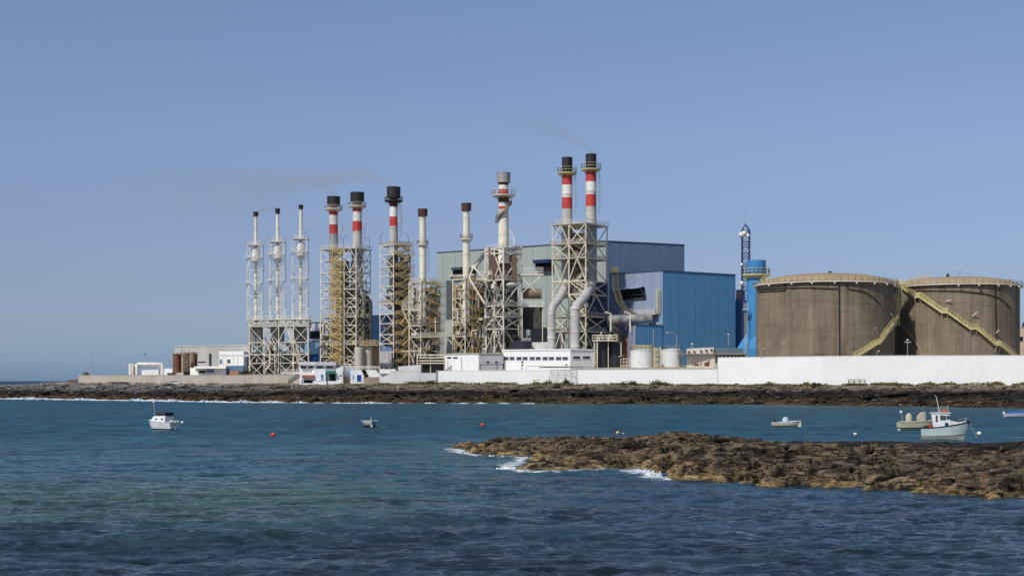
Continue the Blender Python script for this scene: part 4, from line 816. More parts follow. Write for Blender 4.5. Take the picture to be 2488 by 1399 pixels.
# ---------------------------------------------------------------- twin chimney tower with yellow stair
D = 565
ST1 = [(500, 509, (8.5, 9.5), M_red), (509, 523, 10.5, M_red), (523, 546, 10.5, M_wpaint), (546, 569, 10.5, M_red), (569, 640, 10.8, M_grey), (640, 720, 10.8, M_duct)]
chimney('banded_chimney', 'red and white banded chimney, left of the pair over the yellow stair tower', 810.5, 576, ST1, (478, 501, 15.8, M_black), [(508, 22, 8, M_pale)], (571, 598, 14, M_mast), 'red and white banded chimneys', side_box=(828, 561))
ST2 = [(491, 503, (11, 11.5), M_brown), (503, 515, 11.5, M_red), (515, 538, 11.5, M_wpaint), (538, 562, 11.5, M_red), (562, 600, 11.8, M_duct), (600, 700, 14, M_grey)]
chimney('banded_chimney', 'red and white banded chimney, right of the pair over the yellow stair tower', 868, 573, ST2, (468, 492, 16.8, M_black), [(501, 21.5, 8, M_pale)], (540, 598, 15, M_mast), 'red and white banded chimneys', side_box=(886, 549))
pl = box4(865, D, 86, 35, 24)
t, zs = tower('twin_stack_tower', 'tall lattice tower carrying two banded chimneys with a yellow stair up its front', pl, [603, 630, 660, 683, 702, 724, 745, 770, 790, 812, 837, 866, 884], D, M_pale, .34, .24, '\\XAVX/', mids=(2, 1), plat=(0, 7, 10), rail_m=M_pale)
l, n_ = pl[0], pl[1]; o = (n_-l).normalized(); nr = Vector((o.y, -o.x))
sa, sb = l+(n_-l)*.34+nr*1.6, l+(n_-l)*.62+nr*1.6
stairs(t, sa, sb, zs[::-1][1:], M_yellow, depth=Vector((nr.x*-1.3, nr.y*-1.3, 0)))
for p in (sa-nr*-.1, sb, sa-nr*1.5, sb-nr*1.5): MB().beam(xy(p, 8.4), xy(p, zs[0]), .26).build('stair_post', M_yellow, t)
q = MB()
for i in range(0, len(zs)-1): q.beam(xy(sa, zs[i]), xy(sb, zs[i]), .25); q.beam(xy(sa, zs[i]), xy(sb, zs[i+1]), .14); rail(q, [xy(sa, zs[i+1]), xy(sb, zs[i+1])], 1.3, .1, .8, 2)
q.build('stair_cage', M_yellow, t)
cc = sum(pl, Vector((0, 0)))/4
pipework(t, (X(855, 573), 573), (6.0, 4.5), 12, Z(650, 573), 85, 21, [M_rustcl, M_yellow, M_dkcl], 0, (.1, .3))
pipework(t, (X(795, 573), 573), (2.6, 3.5), 12, Z(775, 573), 30, 22, [M_cream, M_dkcl], 0, (.1, .3))
c = (X(886, 580), 580); s = 580/F; r = 19*s
q = MB().lathe([(r, 8.4), (r, Z(740, 580))]+[(r*math.cos(a), Z(740, 580)+r*1.3*math.sin(a)) for a in [i*math.pi/12 for i in range(1, 6)]]+[(.01, Z(740, 580)+r*1.3)], c, 32); thing('boiler_vessel', q, mat('dark_grey_vessel', (.13, .13, .13), (.08, .08, .08), rough=.5, metal=.3, streak=.5, streakc=(.2, .17, .12), seams=4), 'tall dark grey vessel with domed top inside the right side of the twin tower', 'vessel', smooth=True)
q = MB().lathe([(13.5*s, Z(640, 578)), (13.5*s, Z(700, 578))], (X(866, 578), 578), 24).box((X(830, 575), 575, Z(680, 575)), (5.5, 5, 15)).box((X(846, 574), 574, Z(770, 574)), (9, 6, 22)).box((X(850, 574), 574, Z(850, 574)), (15, 7, 11))
q2 = MB().box((X(850, 579), 579, Z(830, 579)), (14.5, 6, 17)).box((X(793, 579), 579, Z(850, 579)), (4.2, 6, 12)); thing('boiler_casing', q2, M_dkcl, 'sooty dark casing behind the lower storeys of the twin chimney tower', 'boiler')
thing('boiler_casing', q, M_rustcl, 'rust brown boiler casing inside the twin chimney tower behind the yellow stair', 'boiler')
# ---------------------------------------------------------------- third banded chimney
D = 560
chimney('banded_chimney', 'single red and white banded chimney with broad black cap, third of the banded ones', 956.5, 563, [(478, 491, (11, 10), M_brown), (491, 503, 9.9, M_brown), (503, 527, 9.9, M_wpaint), (527, 550, 9.9, M_red), (550, 620, 10.4, M_duct), (620, 700, 10.4, M_dkcl)], (455, 482, 16.6, M_black), [(488, 22, 9, M_black)], (500, 590, 14.5, M_mast), 'red and white banded chimneys', side_box=(972, 541))
pl = box4(956, D, 33, 39, 50)
t, zs = tower('single_stack_tower', 'tall lattice tower with one banded chimney and dense yellow stairs on its right face', pl, [595, 618, 647, 670, 694, 714, 738, 762, 785, 812, 834, 855, 880], D, M_pale, .34, .24, '\\XA/X', plat=(0, 6), rail_m=M_yellow)
n_, r_ = pl[1], pl[2]; o = (r_-n_).normalized(); nr = Vector((o.y, -o.x)); sa, sb = n_+o*1.2+nr*1.8, r_-o*.5+nr*1.8
stairs(t, sa, sb, zs[::-1][1:], M_yellow, depth=Vector((-nr.x*1.4, -nr.y*1.4, 0)))
q = MB()
for i in range(len(zs)-1):
    q.beam(xy(sa, zs[i]), xy(sb+o*1.6, zs[i]), .25)
    rail(q, [xy(sa, zs[i]), xy(sb+o*1.6, zs[i])], 1.3, .1, .7, 3)
    if i < len(zs)-2: q.beam(xy(sa, zs[i+1]), xy(sb, zs[i]), .3)
q.build('stair_landing', M_yellow, t)
for i in range(4): MB().beam(xy(sb+o*(i*1.2)+nr, Z(745+i*28, D)), xy(sa+nr*1.5+o*i*.4, Z(788+i*26, D)), .4, .7).build('stair_stringer', M_yellow, t)
cc = sum(pl, Vector((0, 0)))/4
pipework(t, (cc.x+1.6, cc.y), (4.6, 3.6), 10, Z(620, D), 85, 31, [M_rustcl, M_dkcl, M_yellow], 0, (.1, .28))
q = MB().box((X(974, 565), 565, Z(765, 565)), (5.6, 5, 42)); thing('boiler_casing', q, M_dkcl, 'sooty boiler casing inside the single banded chimney tower', 'boiler')
q = MB().box((X(938, 556), 556, Z(873, 556)), (4.6, 4, 6.4)); thing('switch_cabinet', q, mat('white_cabinet', (.66, .66, .63), (.3, .3, .3), rough=.6, scale=1.2, streak=1.0, streakc=(.1, .09, .08), seams=1.6), 'weathered white cabinet at the foot of the single banded chimney tower', 'cabinet')
q = MB().box((X(940, 562), 562, Z(860, 562)), (4.0, 3, 5.5)); thing('blue_cabinet', q, mat('mid_blue_cabinet', (.08, .19, .42), (.2, .28, .38), rough=.6, scale=.8), 'light blue cabinet standing low inside the single banded chimney tower', 'cabinet')
# ---------------------------------------------------------------- cream chimneys with rusty caps
D = 552
chimney('cream_chimney', 'slim cream chimney with rusty cap and round collar, left of the two', 1027, 554, [(526, 592, (7.9, 8.0), M_creamst), (592, 684, 8.4, M_creamst), (684, 790, 8.6, M_creamst)], (508, 526, 11.8, M_rust, 11.4), [(594, 14, 10, M_creamst)], (600, 672, 11, M_mast), 'slim cream chimneys with rusty caps')
pl = box4(1022, D, 28, 41, 52)
t, zs = tower('cream_tower', 'short cream lattice tower around the left cream chimney, above the pipe rack', pl, [685, 706, 731, 754, 775, 791, 819, 852], D, M_cream, .42, .28, 'X\\XVA', mids=(0, 1), plat=(0, 2, 5), rail_m=M_cream)
n_, r_ = pl[1], pl[2]; o = (r_-n_).normalized(); nr = Vector((o.y, -o.x))
stairs(t, n_+o*3+nr*1.6, r_+o*1.2+nr*1.6, zs[::-1][1:], M_yellow, depth=Vector((-nr.x*1.4, -nr.y*1.4, 0)))
cc = sum(pl, Vector((0, 0)))/4; pipework(t, (cc.x+1, cc.y), (5.6, 4.5), 12, Z(700, D), 85, 41, [M_rustcl, M_cream, M_dkcl], 0, (.1, .3))
q = MB().box((X(1032, 561), 561, Z(805, 561)), (9.6, 6, 26)).lathe([(3.2, Z(740, 560)), (3.2, Z(706, 560)), (1, Z(700, 560)), (.01, Z(700, 560))], (X(1046, 560), 560), 20); thing('boiler_casing', q, M_rustcl, 'brown boiler casing inside the short cream tower of the left cream chimney', 'boiler')
q = MB(); pa = Vector((X(995, 546), 546, Z(764, 546)))
q.beam((X(976, 546), 546, Z(752, 546)), (X(1018, 546), 546, Z(752, 546)), .4); q.beam((X(978, 546), 546, Z(752, 546)), (X(995, 546), 546, Z(791, 546)), .4); q.beam((X(995, 546), 546, Z(791, 546)), (X(1020, 546), 546, Z(791, 546)), .35); rail(q, [(X(976, 546), 546, Z(752, 546)), (X(1020, 546), 546, Z(752, 546))], 1.5, .1, .8, 3)
for i in range(5): q.beam((X(976, 546), 546, Z(752-i*4, 546)), (X(1001, 546), 546, Z(728-i*5, 546)), .16)
thing('side_gantry', q, M_cream, 'cream bracketed gantry jutting left from the short cream tower', 'gantry')
D = 548
chimney('cream_chimney', 'slim cream chimney with rusty cap and round collar, right of the two', 1133, 550, [(512, 578, (7.9, 8.0), M_creamst), (578, 590, (11, 8.4), M_creamst), (590, 676, 8.6, M_creamst), (676, 780, 8.8, M_creamst)], (494, 513, 12.2, M_rust, 11.8), [(581, 15.5, 11, M_creamst)], None, 'slim cream chimneys with rusty caps')
pl = box4(1130, D, 30, 34, 48)
t, zs = tower('cream_tower', 'broad cream lattice tower around the right cream chimney, with stairs', pl, [678, 701, 724, 749, 771, 788, 817, 857], D, M_cream, .42, .28, '/X\\XA', mids=(0, 1), plat=(0, 2, 6), rail_m=M_cream)
n_, r_ = pl[1], pl[2]; o = (r_-n_).normalized(); nr = Vector((o.y, -o.x))
stairs(t, n_+o*2+nr*1.7, r_+o*4.2+nr*1.7, zs[::-1][1:], M_yellow, depth=Vector((-nr.x*1.4, -nr.y*1.4, 0)))
cc = sum(pl, Vector((0, 0)))/4; pipework(t, (cc.x+1, cc.y), (6, 4.5), 12, Z(692, D), 90, 51, [M_rustcl, M_cream, M_yellow], 0, (.1, .3))
q = MB().box((X(1136, 559), 559, Z(790, 559)), (11.2, 6, 29)).box((X(1158, 556), 556, Z(745, 556)), (6, 6, 14)); thing('boiler_casing', q, M_dkcl, 'sooty boiler casing inside the broad cream tower of the right cream chimney', 'boiler')
q = MB().tube([(X(1182, 560), 560, Z(612, 560)), (X(1152, 552), 552, Z(650, 552)), (X(1150, 545), 545, Z(648, 545))], .9, 12).tube([(X(1150, 545), 545, Z(648, 545)), (X(1140, 545), 545, Z(676, 545))], .35, 6).tube([(X(1150, 545), 545, Z(648, 545)), (X(1182, 543), 543, Z(682, 543))], .35, 6).tube([(X(1140, 545), 545, Z(676, 545)), (X(1178, 543), 543, Z(738, 543))], .35, 6); thing('slanting_duct', q, M_creamst, 'slanting cream duct linking the right cream chimney tower to the wide tower', 'duct', smooth=True)
# pipe rack and dark workshop between towers
q = MB()
for py in (862, 869, 876, 882): q.beam((X(1012, 532), 532, Z(py, 532)), (X(1082, 528), 528, Z(py, 528)), .35, .4)
for px in (1014, 1046, 1079): q.beam((X(px, 531), 531, 8.4), (X(px, 531), 531, Z(860, 531)), .3)
thing('pipe_rack', q, M_cream, 'low rack of four horizontal cream pipes left of the flat white building', 'pipe rack')
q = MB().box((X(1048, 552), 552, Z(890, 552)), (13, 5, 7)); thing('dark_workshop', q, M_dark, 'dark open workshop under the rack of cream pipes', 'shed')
q = MB()
for k in range(3): q.beam((X(1000, 545), 545+k, Z(818, 545)), (X(1100, 543), 543+k, Z(816, 543)), .45)
rail(q, [(X(1000, 544.5), 544.5, Z(818, 544.5)), (X(1100, 542.5), 542.5, Z(816, 542.5))], 1.5, .1, .8, 3); q.beam((X(1085, 544), 544, Z(817, 544)), (X(1099, 544), 544, Z(836, 544)), .4); q.beam((X(975, 545), 545, Z(853, 545)), (X(1018, 545), 545, Z(852, 545)), .4)
thing('walkway_bridge', q, M_cream, 'cream railed walkway bridging the two cream chimney towers', 'footbridge')
# ---------------------------------------------------------------- wide tower with the spiral stair chimney
D = 545; cs_ = 548/F
t6 = chimney('spiral_stair_chimney', 'cream chimney with grey drum cap, red bands and a spiral stair', 1223.5, 548, [(441, 450, (13, 12), M_brown), (450, 461, 11.7, M_wpaint), (461, 472, 11.9, M_red), (472, 492, (16, 12), M_brown), (492, 502, 12.0, M_wpaint), (502, 509, 12.1, M_red), (509, 640, (12.2, 13.4), M_creamst)], (420, 445, 16.8, mat('grey_drum', (.42, .41, .38), (.3, .29, .27), rough=.5, metal=.2, streak=.4, streakc=(.15, .13, .1)), 16.2), [(475, 28, 13, M_pale)], None)
q = MB(); h = MB(); c = (X(1223.5, 548), 548); r = 12.2*cs_+.05; prev = None
for i in range(37):
    f = i/36; a = R(10-f*196); z = Z(488, 548)+(Z(541, 548)-Z(488, 548))*f; p = Vector((c[0]+r*math.cos(a), c[1]+r*math.sin(a), z)); d = Vector((math.cos(a), math.sin(a), 0)); e = p+d*1.15
    if prev: q.beam(prev[0], p, .2, .5); q.beam(prev[1], e, .2, .5); h.beam(prev[1]+Vector((0, 0, 1.3)), e+Vector((0, 0, 1.3)), .13); h.beam(prev[1]+Vector((0, 0, .7)), e+Vector((0, 0, .7)), .09)
    q.beam(p, e, .5, .1); h.beam(e, e+Vector((0, 0, 1.3)), .1)
    prev = (p, e)
q = q.build('spiral_stair', mat('weathered_stair', (.33, .28, .20), (.2, .17, .12), rough=.7, bump=.01), t6); h.build('handrail', mat('weathered_stair', (.3, .3, .3)), q)
q = MB()
for k in range(7): u, v = k/7, (k+1)/7; g = lambda w_: Vector((X(1238+12*math.sin(w_*2.2), 546), 546, Z(558+38*w_, 546))); q.beam(g(u), g(v), .25); q.beam(g(u), Vector((X(1236, 546), 546, g(v).z)), .15)
q.build('foot_ladder', M_white_st, t6)
pl = box4(1223, D, 44, 45, 46)
t, zs = tower('wide_tower', 'broad cream steel tower with three decks under the spiral stair chimney', pl, [602, 614, 679, 742, 769, 798, 857], D, M_pale, .55, .36, 'X\\XX/X', plat=(0, 2, 3, 4), rail_m=M_white_st, mids=(1, 0))
cc = sum(pl, Vector((0, 0)))/4
q = MB().box((X(1226, 552), 552, Z(652, 552)), (9.5, 8, 9)).box((X(1200, 553), 553, Z(640, 553)), (4, 6, 12)); thing('boiler_casing', q, mat('red_brown_casing', (.17, .11, .085), (.11, .07, .055), rough=.8, streak=.5, streakc=(.06, .04, .03), seams=2), 'red brown boiler casing under the top deck of the wide tower', 'boiler')
q = MB().box((X(1222, 557), 557, Z(805, 557)), (13, 8, 18)).box((X(1220, 559), 559, Z(730, 559)), (12, 7, 14)); thing('boiler_casing', q, M_dkcl, 'sooty boiler casing filling the lower decks of the wide tower', 'boiler')
pipework(t, (cc.x-.5, cc.y-1), (6.5, 5.2), 10, Z(684, D), 85, 61, [M_rustcl, M_cream, M_grey], 44, (.1, .32)); pipework(t, (cc.x, cc.y), (5, 4.5), Z(676, D), Z(610, D), 34, 62, [M_rustcl, M_cream], 44, (.1, .28))
for py, x0, x1, lb in ((677, 1158, 1180, 0), (666, 1266, 1320, 1), (742, 1266, 1320, 2)):
    q = MB(); z = Z(py, D); q.prism([(X(x0, D), D-2), (X(x1, D), D-2), (X(x1, D), D+3), (X(x0, D), D+3)], z-.6, z); o_ = q.build('side_deck', M_pale, t); q = MB(); rail(q, [(X(x0, D), D-2, z), (X(x1, D), D-2, z), (X(x1, D), D+3, z)], 2.4, .13, 1.0, 4); q.build('railing', M_white_st, o_)
q = MB().beam((X(1320, D), D-2, Z(742, D)), (X(1320, D), D-2, Z(730, D)), .3).beam((X(1268, D), D-2, Z(712, D)), (X(1312, D), D-2, Z(672, D)), .35).beam((X(1268, D), D-2, Z(676, D)), (X(1300, D), D-2, Z(708, D)), .35).beam((X(1318, D), D-1, 8.4), (X(1318, D), D-1, Z(742, D)), .3); q.build('side_brace', M_pale, t)
q = MB().tube([(X(1268, 556), 556, Z(714, 556)), (X(1316, 556), 556, Z(714, 556))], 14*556/F, 20); thing('exhaust_drum', q, mat('tan_drum', (.26, .20, .14), (.15, .12, .09), rough=.7, streak=.4, streakc=(.08, .07, .06)), 'horizontal tan drum sticking out of the right side of the wide tower', 'drum', smooth=True)
q = MB().box((X(1294, 560), 560, Z(772, 560)), (8, 6, 9)); thing('dark_fan_housing', q, M_dkcl, 'dark fan housing below the tan drum right of the wide tower', 'machine')
q = MB().ball((X(1243, 537), 537, Z(692, 537)), 2.2, .45, 16, 8); thing('round_duct_end', q, M_duct, 'pale oval duct end under the second deck of the wide tower', 'duct', smooth=True)
q = MB(); s = 535/F; c = (X(1267, 535), 535); q.lathe([(25*s, 8.4), (26*s, Z(831, 535)), (24*s, Z(829, 535)), (.01, Z(828, 535))], c, 36); t = thing('black_round_tank', q, M_btank, 'squat round black tank behind the flat roofed white building', 'tank', smooth=True)
q = MB(); rail(q, [(X(1272, 534), 534, Z(829, 535)), (X(1289, 534), 534, Z(829, 535))], 1.2, .1, .6, 3); thing('tank_guard', q, M_white_st, 'tiny white guard rail on top of the squat round black tank', 'guard rail')
q = MB().box((X(1312, 540), 540, Z(846, 540)), (10, 4, 4.5)); thing('stained_wall', q, M_stain, 'stained pale wall between the squat black tank and the bent grey ducts', 'wall')
# ---------------------------------------------------------------- right tower with two tall banded chimneys
D = 535
RT = dict(group='red and white banded chimneys')
chimney('banded_chimney', 'tall banded chimney with black top and yellow gallery, left and lower of the right pair', 1378, 549, [(407, 423, 12.8, M_black), (423, 450, 12.6, M_red), (450, 480, 12.6, M_wpaint), (480, 508, 12.6, M_red), (508, 560, 12.9, M_duct), (560, 705, 14, M_duct), (705, 725, (14, 11), M_duct)], (383, 408, 12.8, M_black), [(421, 23.5, 13, M_tanky)], (424, 532, 16.5, M_mast), rings=((470, 13.2), (474, 13.2)), **RT)
chimney('banded_chimney', 'tallest banded chimney of all, black top and yellow gallery, rightmost', 1436, 546, [(398, 414, 13, M_black), (414, 442, 12.8, M_red), (442, 473, 12.8, M_wpaint), (473, 502, 12.8, M_red), (502, 545, 13, M_duct), (545, 690, 14.5, M_grey), (690, 716, (14.5, 11), M_duct)], (375, 399, 13, M_black), [(412, 24, 14, M_tanky)], (416, 530, 17, M_mast), rings=((463, 13.4), (467, 13.4)), **RT)
pl = box4(1423, D, 81, 52, 33)
t, zs = tower('tall_tower', 'big cream lattice tower with five storeys carrying the two tallest banded chimneys', pl, [542, 590, 626, 681, 714, 768, 805, 868], D, M_cream, .50, .38, 'AXVA\\X', plat=(0, 1, 2, 5, 6), rail_m=M_cream, mids=(1, 0))
l, n_ = pl[0], pl[1]; o = (n_-l).normalized(); nr = Vector((-o.y, o.x))
stairs(t, l+(n_-l)*.5+nr*3, l+(n_-l)*.86+nr*3, zs[::-1][1:], M_cream, depth=Vector((nr.x*1.4, nr.y*1.4, 0)))
cc = sum(pl, Vector((0, 0)))/4; pipework(t, (cc.x-1, cc.y+1), (5.5, 5), 10, Z(560, D), 62, 71, [M_rustcl, M_cream], 33, (.1, .3))
q = MB().box((X(1406, 547), 547, Z(650, 547)), (5.0, 5, 26)); thing('boiler_casing', q, M_rustcl, 'brown boiler casing between the two flues of the tallest tower', 'boiler')
q = MB().box((X(1440, 552), 552, Z(770, 552)), (11, 8, 26)); thing('boiler_casing', q, mat('navy_casing', (.03, .045, .11), (.02, .03, .07), rough=.6, streak=.3, streakc=(.06, .06, .07)), 'dark navy casing inside the lower right of the tallest tower', 'boiler')
def bend(label, pts, r, ringz):
    P_ = [Vector(p) for p in pts]; out = []
    for i, p in enumerate(P_):
        if 0 < i < len(P_)-1:
            a = p+(P_[i-1]-p).normalized()*r*1.1; b = p+(P_[i+1]-p).normalized()*r*1.1
            for k in range(5): u = k/4; out.append(a*(1-u)**2+p*2*u*(1-u)+b*u*u)
        else: out.append(p)
    t = empty('bent_duct', tuple(P_[-1]), label, 'duct', 'bent grey ducts in front of the tallest tower'); MB().tube(out, r, 26).build('duct_pipe', M_duct, t, True)
    for z in ringz: c = P_[-1]; MB().lathe([(r-.02, z-.2), (r+.16, z-.18), (r+.16, z+.18), (r-.02, z+.2)], (c.x, c.y), 26).build('flange', M_pale, t)
    return t
D = 528
bend('fat bent grey duct with flanges, left of the two', [P(1375, 690, 546), P(1362, 722, D+6), P(1340, 748, D), P(1340, 905, D)], 10*D/F, [Z(762, D), Z(798, D), Z(820, D)])
bend('fat bent grey duct with flanges, right of the two', [P(1437, 690, 545), P(1424, 716, D+4), P(1397.5, 748, D-3), P(1397.5, 905, D-3)], 11.5*D/F, [Z(750, D-3), Z(765, D-3), Z(805, D-3), Z(840, D-3)])
# horizontal duct from the tower to the hall
t = empty('cross_duct', (X(1530, 545), 545, Z(776, 545)), 'sooty horizontal grey duct running from the tallest tower to the blue hall', 'duct')
MB().tube([P(1478, 778, 548), P(1530, 776, 545), P(1583, 774, 546)], [13*.158, 12*.158, 11.5*.158], 24).build('duct_pipe', mat('sooty_grey_duct', (.33, .33, .33), (.12, .12, .12), rough=.6, scale=.3, bump=.02), t, True)
MB().tube([P(1482, 790, 548), P(1500, 812, 548), P(1506, 840, 549)], 13*.158, 20).build('elbow', M_dkcl, t, True)
for px in (1484, 1531): 
    q = MB().tube([(X(px, 541), 541, Z(806, 541)), (X(px, 541), 541, Z(762, 541)), (X(px-14, 541), 541, Z(758, 541))], .35, 8); q.build('hanger_pipe', M_pale, t, True)
q = MB(); pts = [P(1488, 656, 546), P(1490, 700, 546), P(1500, 733, 546), P(1516, 757, 546), P(1540, 768, 546)]
for off in (Vector((0, 0, 0)), Vector((2.0, 0, .4)), Vector((0, 1.6, 0)), Vector((2.0, 1.6, .4))): q.tube([p+off for p in pts], .2, 5)
for a, b in zip(pts, pts[1:]):
    for k in range(6): u = a+(b-a)*k/6; q.beam(u, u+Vector((2, 0, .4)), .16); q.beam(u, a+(b-a)*(k+1)/6+Vector((2, 0, .4)), .13)
q.box((X(1492, 546)+.2, 546.8, Z(655, 546)), (3, 2.5, 2.2)); thing('curved_gangway', q, mat('mossy_steel', (.17, .155, .10), (.10, .09, .06), rough=.8, bump=.02), 'curved dark olive gangway sweeping down between the tallest tower and the hood', 'gangway')
# chimney lightning rods near the tower tops
for px, py0, py1, D, dx in ((834, 604, 575, 566, 1.6), (924, 594, 570, 560, 1.3), (992, 592, 570, 562, -1.4), (898, 602, 580, 568, -1.6), (740, 578, 565, 584, 1.4)):
    q = MB().tube([(X(px, D), D, Z(py0, D)), (X(px, D), D, Z(py1, D)-1), (X(px, D)+dx*.4, D, Z(py1, D)), (X(px, D)+dx, D, Z(py1, D)+.7)], .09, 5)
    thing('davit', q, M_black, 'thin dark curved lamp arm at the %s' % {834: 'middle of the twin tower', 924: 'left corner of the single banded tower', 992: 'right corner of the single banded tower', 898: 'right corner of the twin tower', 740: 'right slim chimney'}[px], 'lamp arm', 'thin lamp arms on the tower tops')
# ---------------------------------------------------------------- flat white buildings behind the wall
D = 512
C = [(X(1220, 526), 526), (X(1386, D), D), (X(1443, 518), 518), (X(1300, 540), 540)]
t = bldg('office_building', 'flat roofed white building with a band of dark windows, below the tallest tower', C, 8.4, Z(850.5, D), [M_white, M_white, M_white, M_white], trim=(M_white, .5))
for x0, x1 in ((1224.5, 1250), (1255, 1282), (1287, 1314), (1318.5, 1346), (1351, 1380)): opening(t, C[0], C[1], x0, 866.5, x1, 874.5, M_glass, 'window', .03, frame=M_greyw); opening(t, C[0], C[1], (x0+x1)/2-1.2, 866.5, (x0+x1)/2+1.2, 874.5, M_white, 'mullion', .06)
opening(t, C[1], C[2], 1391, 864.5, 1410, 872, M_glass, 'window', .03, frame=M_white); opening(t, C[1], C[2], 1415, 864.5, 1434, 872, M_glass, 'window', .03, frame=M_white)
C = [(X(1081, 534), 534), (X(1163, 520), 520), (X(1222, 524), 524), (X(1150, 545), 545)]
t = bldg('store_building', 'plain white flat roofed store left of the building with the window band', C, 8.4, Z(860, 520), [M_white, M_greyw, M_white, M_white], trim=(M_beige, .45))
for x0, x1 in ((1086, 1097), (1101, 1112)): opening(t, C[0], C[1], x0, 867, x1, 871, M_dark, 'window', .03)
for x0, x1 in ((1180, 1190), (1201, 1211)): opening(t, C[1], C[2], x0, 876.5, x1, 881.5, M_dark, 'window', .03, frame=M_white)
p = onface(C[0], C[1], 1121, 868); MB().tube([p+Vector((-.9, -.5, 0)), p+Vector((0, -.5, 0)), Vector((p.x, p.y-.5, 8.4))], .13, 6).build('drainpipe', M_greyw, t, True)
q = MB(); q.box((X(1195, 516), 516, Z(885.5, 516)), (9.2, .3, .25)); q.box((X(1167, 516), 516, Z(892, 516)), (.25, .25, 1.9)); q.box((X(1208, 516), 516, Z(892, 516)), (.25, .25, 1.9)); q.box((X(1223, 516), 516, Z(889, 516)), (.45, .3, 1.9)); thing('awning_frame', q, M_black, 'low black metal frame in front of the plain white store', 'frame')
q = MB().tube([(X(1268, 508), 508, Z(900, 508)), (X(1268, 508), 508, Z(885, 508))], .12, 6).ball((X(1269, 508), 508, Z(880, 508)), .4).ball((X(1269, 508), 508, Z(887, 508)), .35); thing('yard_lamp', q, M_black, 'short dark post with two round heads before the window band', 'lamp post')
q = MB().tube([(X(1279, 507), 507, Z(899, 507)), (X(1279, 507), 507, Z(889.5, 507)), (X(1310, 507), 507, Z(889.5, 507))], .1, 5).box((X(1362, 507), 507, Z(891.5, 507)), (15.5, 1.2, .55)).tube([(X(1415, 507), 507, Z(892, 507)), (X(1450, 507), 507, Z(891, 507))], .13, 5).ball((X(1376, 507), 507, Z(886, 507)), .45, .6)
thing('pipe_gantry', q, mat('rusty_grey_pipe', (.30, .26, .23), (.16, .11, .09), rough=.7), 'low rusty grey pipe gantry running along the top of the mouldy wall', 'gantry')
# ---------------------------------------------------------------- tanks right of the white building
for px, lb in ((1463, 'tall black tank with railed top, left of two'), (1493, 'tall black tank, right of two, beside the lavender wall')):
    D = 522; s = D/F; q = MB().lathe([(14.6*s, 9), (14.6*s, Z(829, D)), (13*s, Z(827.5, D)), (.01, Z(827, D))], (X(px, D), D+(px-1463)*.04), 28); t = thing('black_tank', q, M_btank, lb+' in front of the tallest tower', 'tank', 'tall black tanks', True)
q = MB(); z = Z(829, 520); q.prism([(X(1440, 519), 517.5), (X(1500, 519), 517.5), (X(1500, 519), 523), (X(1440, 519), 523)], z, z+.35); t = empty('tank_gallery', (X(1470, 520), 520, z), 'cream railed gallery across the tops of the two tall black tanks', 'walkway'); q.build('deck', M_cream, t)
q = MB(); rail(q, [(X(1440, 519), 517.5, z+.35), (X(1500, 519), 517.5, z+.35), (X(1500, 519), 523, z+.35), (X(1440, 519), 523, z+.35)], 1.9, .2, 1.7, 2, True); q.build('railing', M_cream, t)
q = MB().beam((X(1443, 519), 518, 9), (X(1443, 519), 518, z), .3).beam((X(1451, 519), 518, 9), (X(1451, 519), 518, z), .3)
for k in range(22): q.beam((X(1443, 519), 518, 9.5+k*.62), (X(1451, 519), 518, 9.5+k*.62), .16)
q.build('ladder', M_cream, t); MB().tube([P(1478, 895, 519), P(1478, 828, 519)], .16, 6).build('pipe', M_pale, t); MB().tube([P(1502, 832, 519), P(1509, 832, 519), P(1509, 866, 519), P(1502, 866, 519)], .2, 6).build('pipe', M_cream, t)
MB().beam(P(1455, 826, 520), P(1462, 806, 528), .3).beam(P(1483, 812, 520), P(1478, 826, 520), .6).build('strut', M_cream, t)
q = MB(); rail(q, [P(1508, 895, 514), P(1530, 893, 514)], 3.4, .2, .9, 3); thing('stair_rail', q, M_cream, 'cream guard frame between the black tanks and the left white tank', 'guard rail')
for px, hw, y0, y1, D, lb in ((1560.5, 29, 850.5, 889, 520, 'left white tank with cream railing, beside the cream stair'), (1632, 25.5, 849.5, 886, 528, 'right white tank with grey railing, under the curved lamp')):
    s = D/F; c = (X(px, D), D); t = empty('white_tank', (c[0], D, 11), lb, 'tank', 'white cylindrical tanks'); r = hw*s; zt = Z(y0, D-r)
    MB().lathe([(r, 11), (r, zt)], c, 40).build('shell', M_wtank, t, True); MB().lathe([(r+.12, zt-.3), (r+.12, zt), (r*.5, zt+.45), (.01, zt+.6)], c, 40).build('roof', M_wtank, t, True)
    q = MB(); rail(q, circ(c, r-.05, zt+.02, 18), 1.75 if px < 1600 else 1.5, .16 if px < 1600 else .09, 9, 3 if px < 1600 else 2, True); q.build('railing', M_tanky if px < 1600 else M_mast, t)
    MB().tube([oncyl(px-23, 873, c, r+.1), oncyl(px-8, 878, c, r+.1), oncyl(px+1, 888, c, r+.1)] if px < 1600 else [oncyl(px+17, 851, c, r+.1), oncyl(px+18, 886, c, r+.1)], .07, 5).build('hose', M_mast, t)
q = MB(); x = X(1591, 515)
for dx in (0, 2.1):
    for dy in (0, 2): q.beam((x+dx, 515+dy, 11.3), (x+dx, 515+dy, Z(843, 515)), .32)
for k in range(9): z = 11.6+k*.85; q.beam((x, 515, z), (x+2.1, 515, z+(.8 if k % 2 else 0)), .22); rail(q, [(x, 515, z), (x+2.1, 515, z)], .6, .12, .7, 1)
thing('tank_stair_tower', q, M_tanky, 'cream stair tower squeezed between the two white tanks', 'stairway')
lamp_post(1588, 889, 800, 512, 'straight grey lamp post rising before the left white tank, on the blue hall', 0, .5)
lamp_post(1644, 849, 808, 524, 'white curved lamp post over the right white tank', -3.2, 1.0)
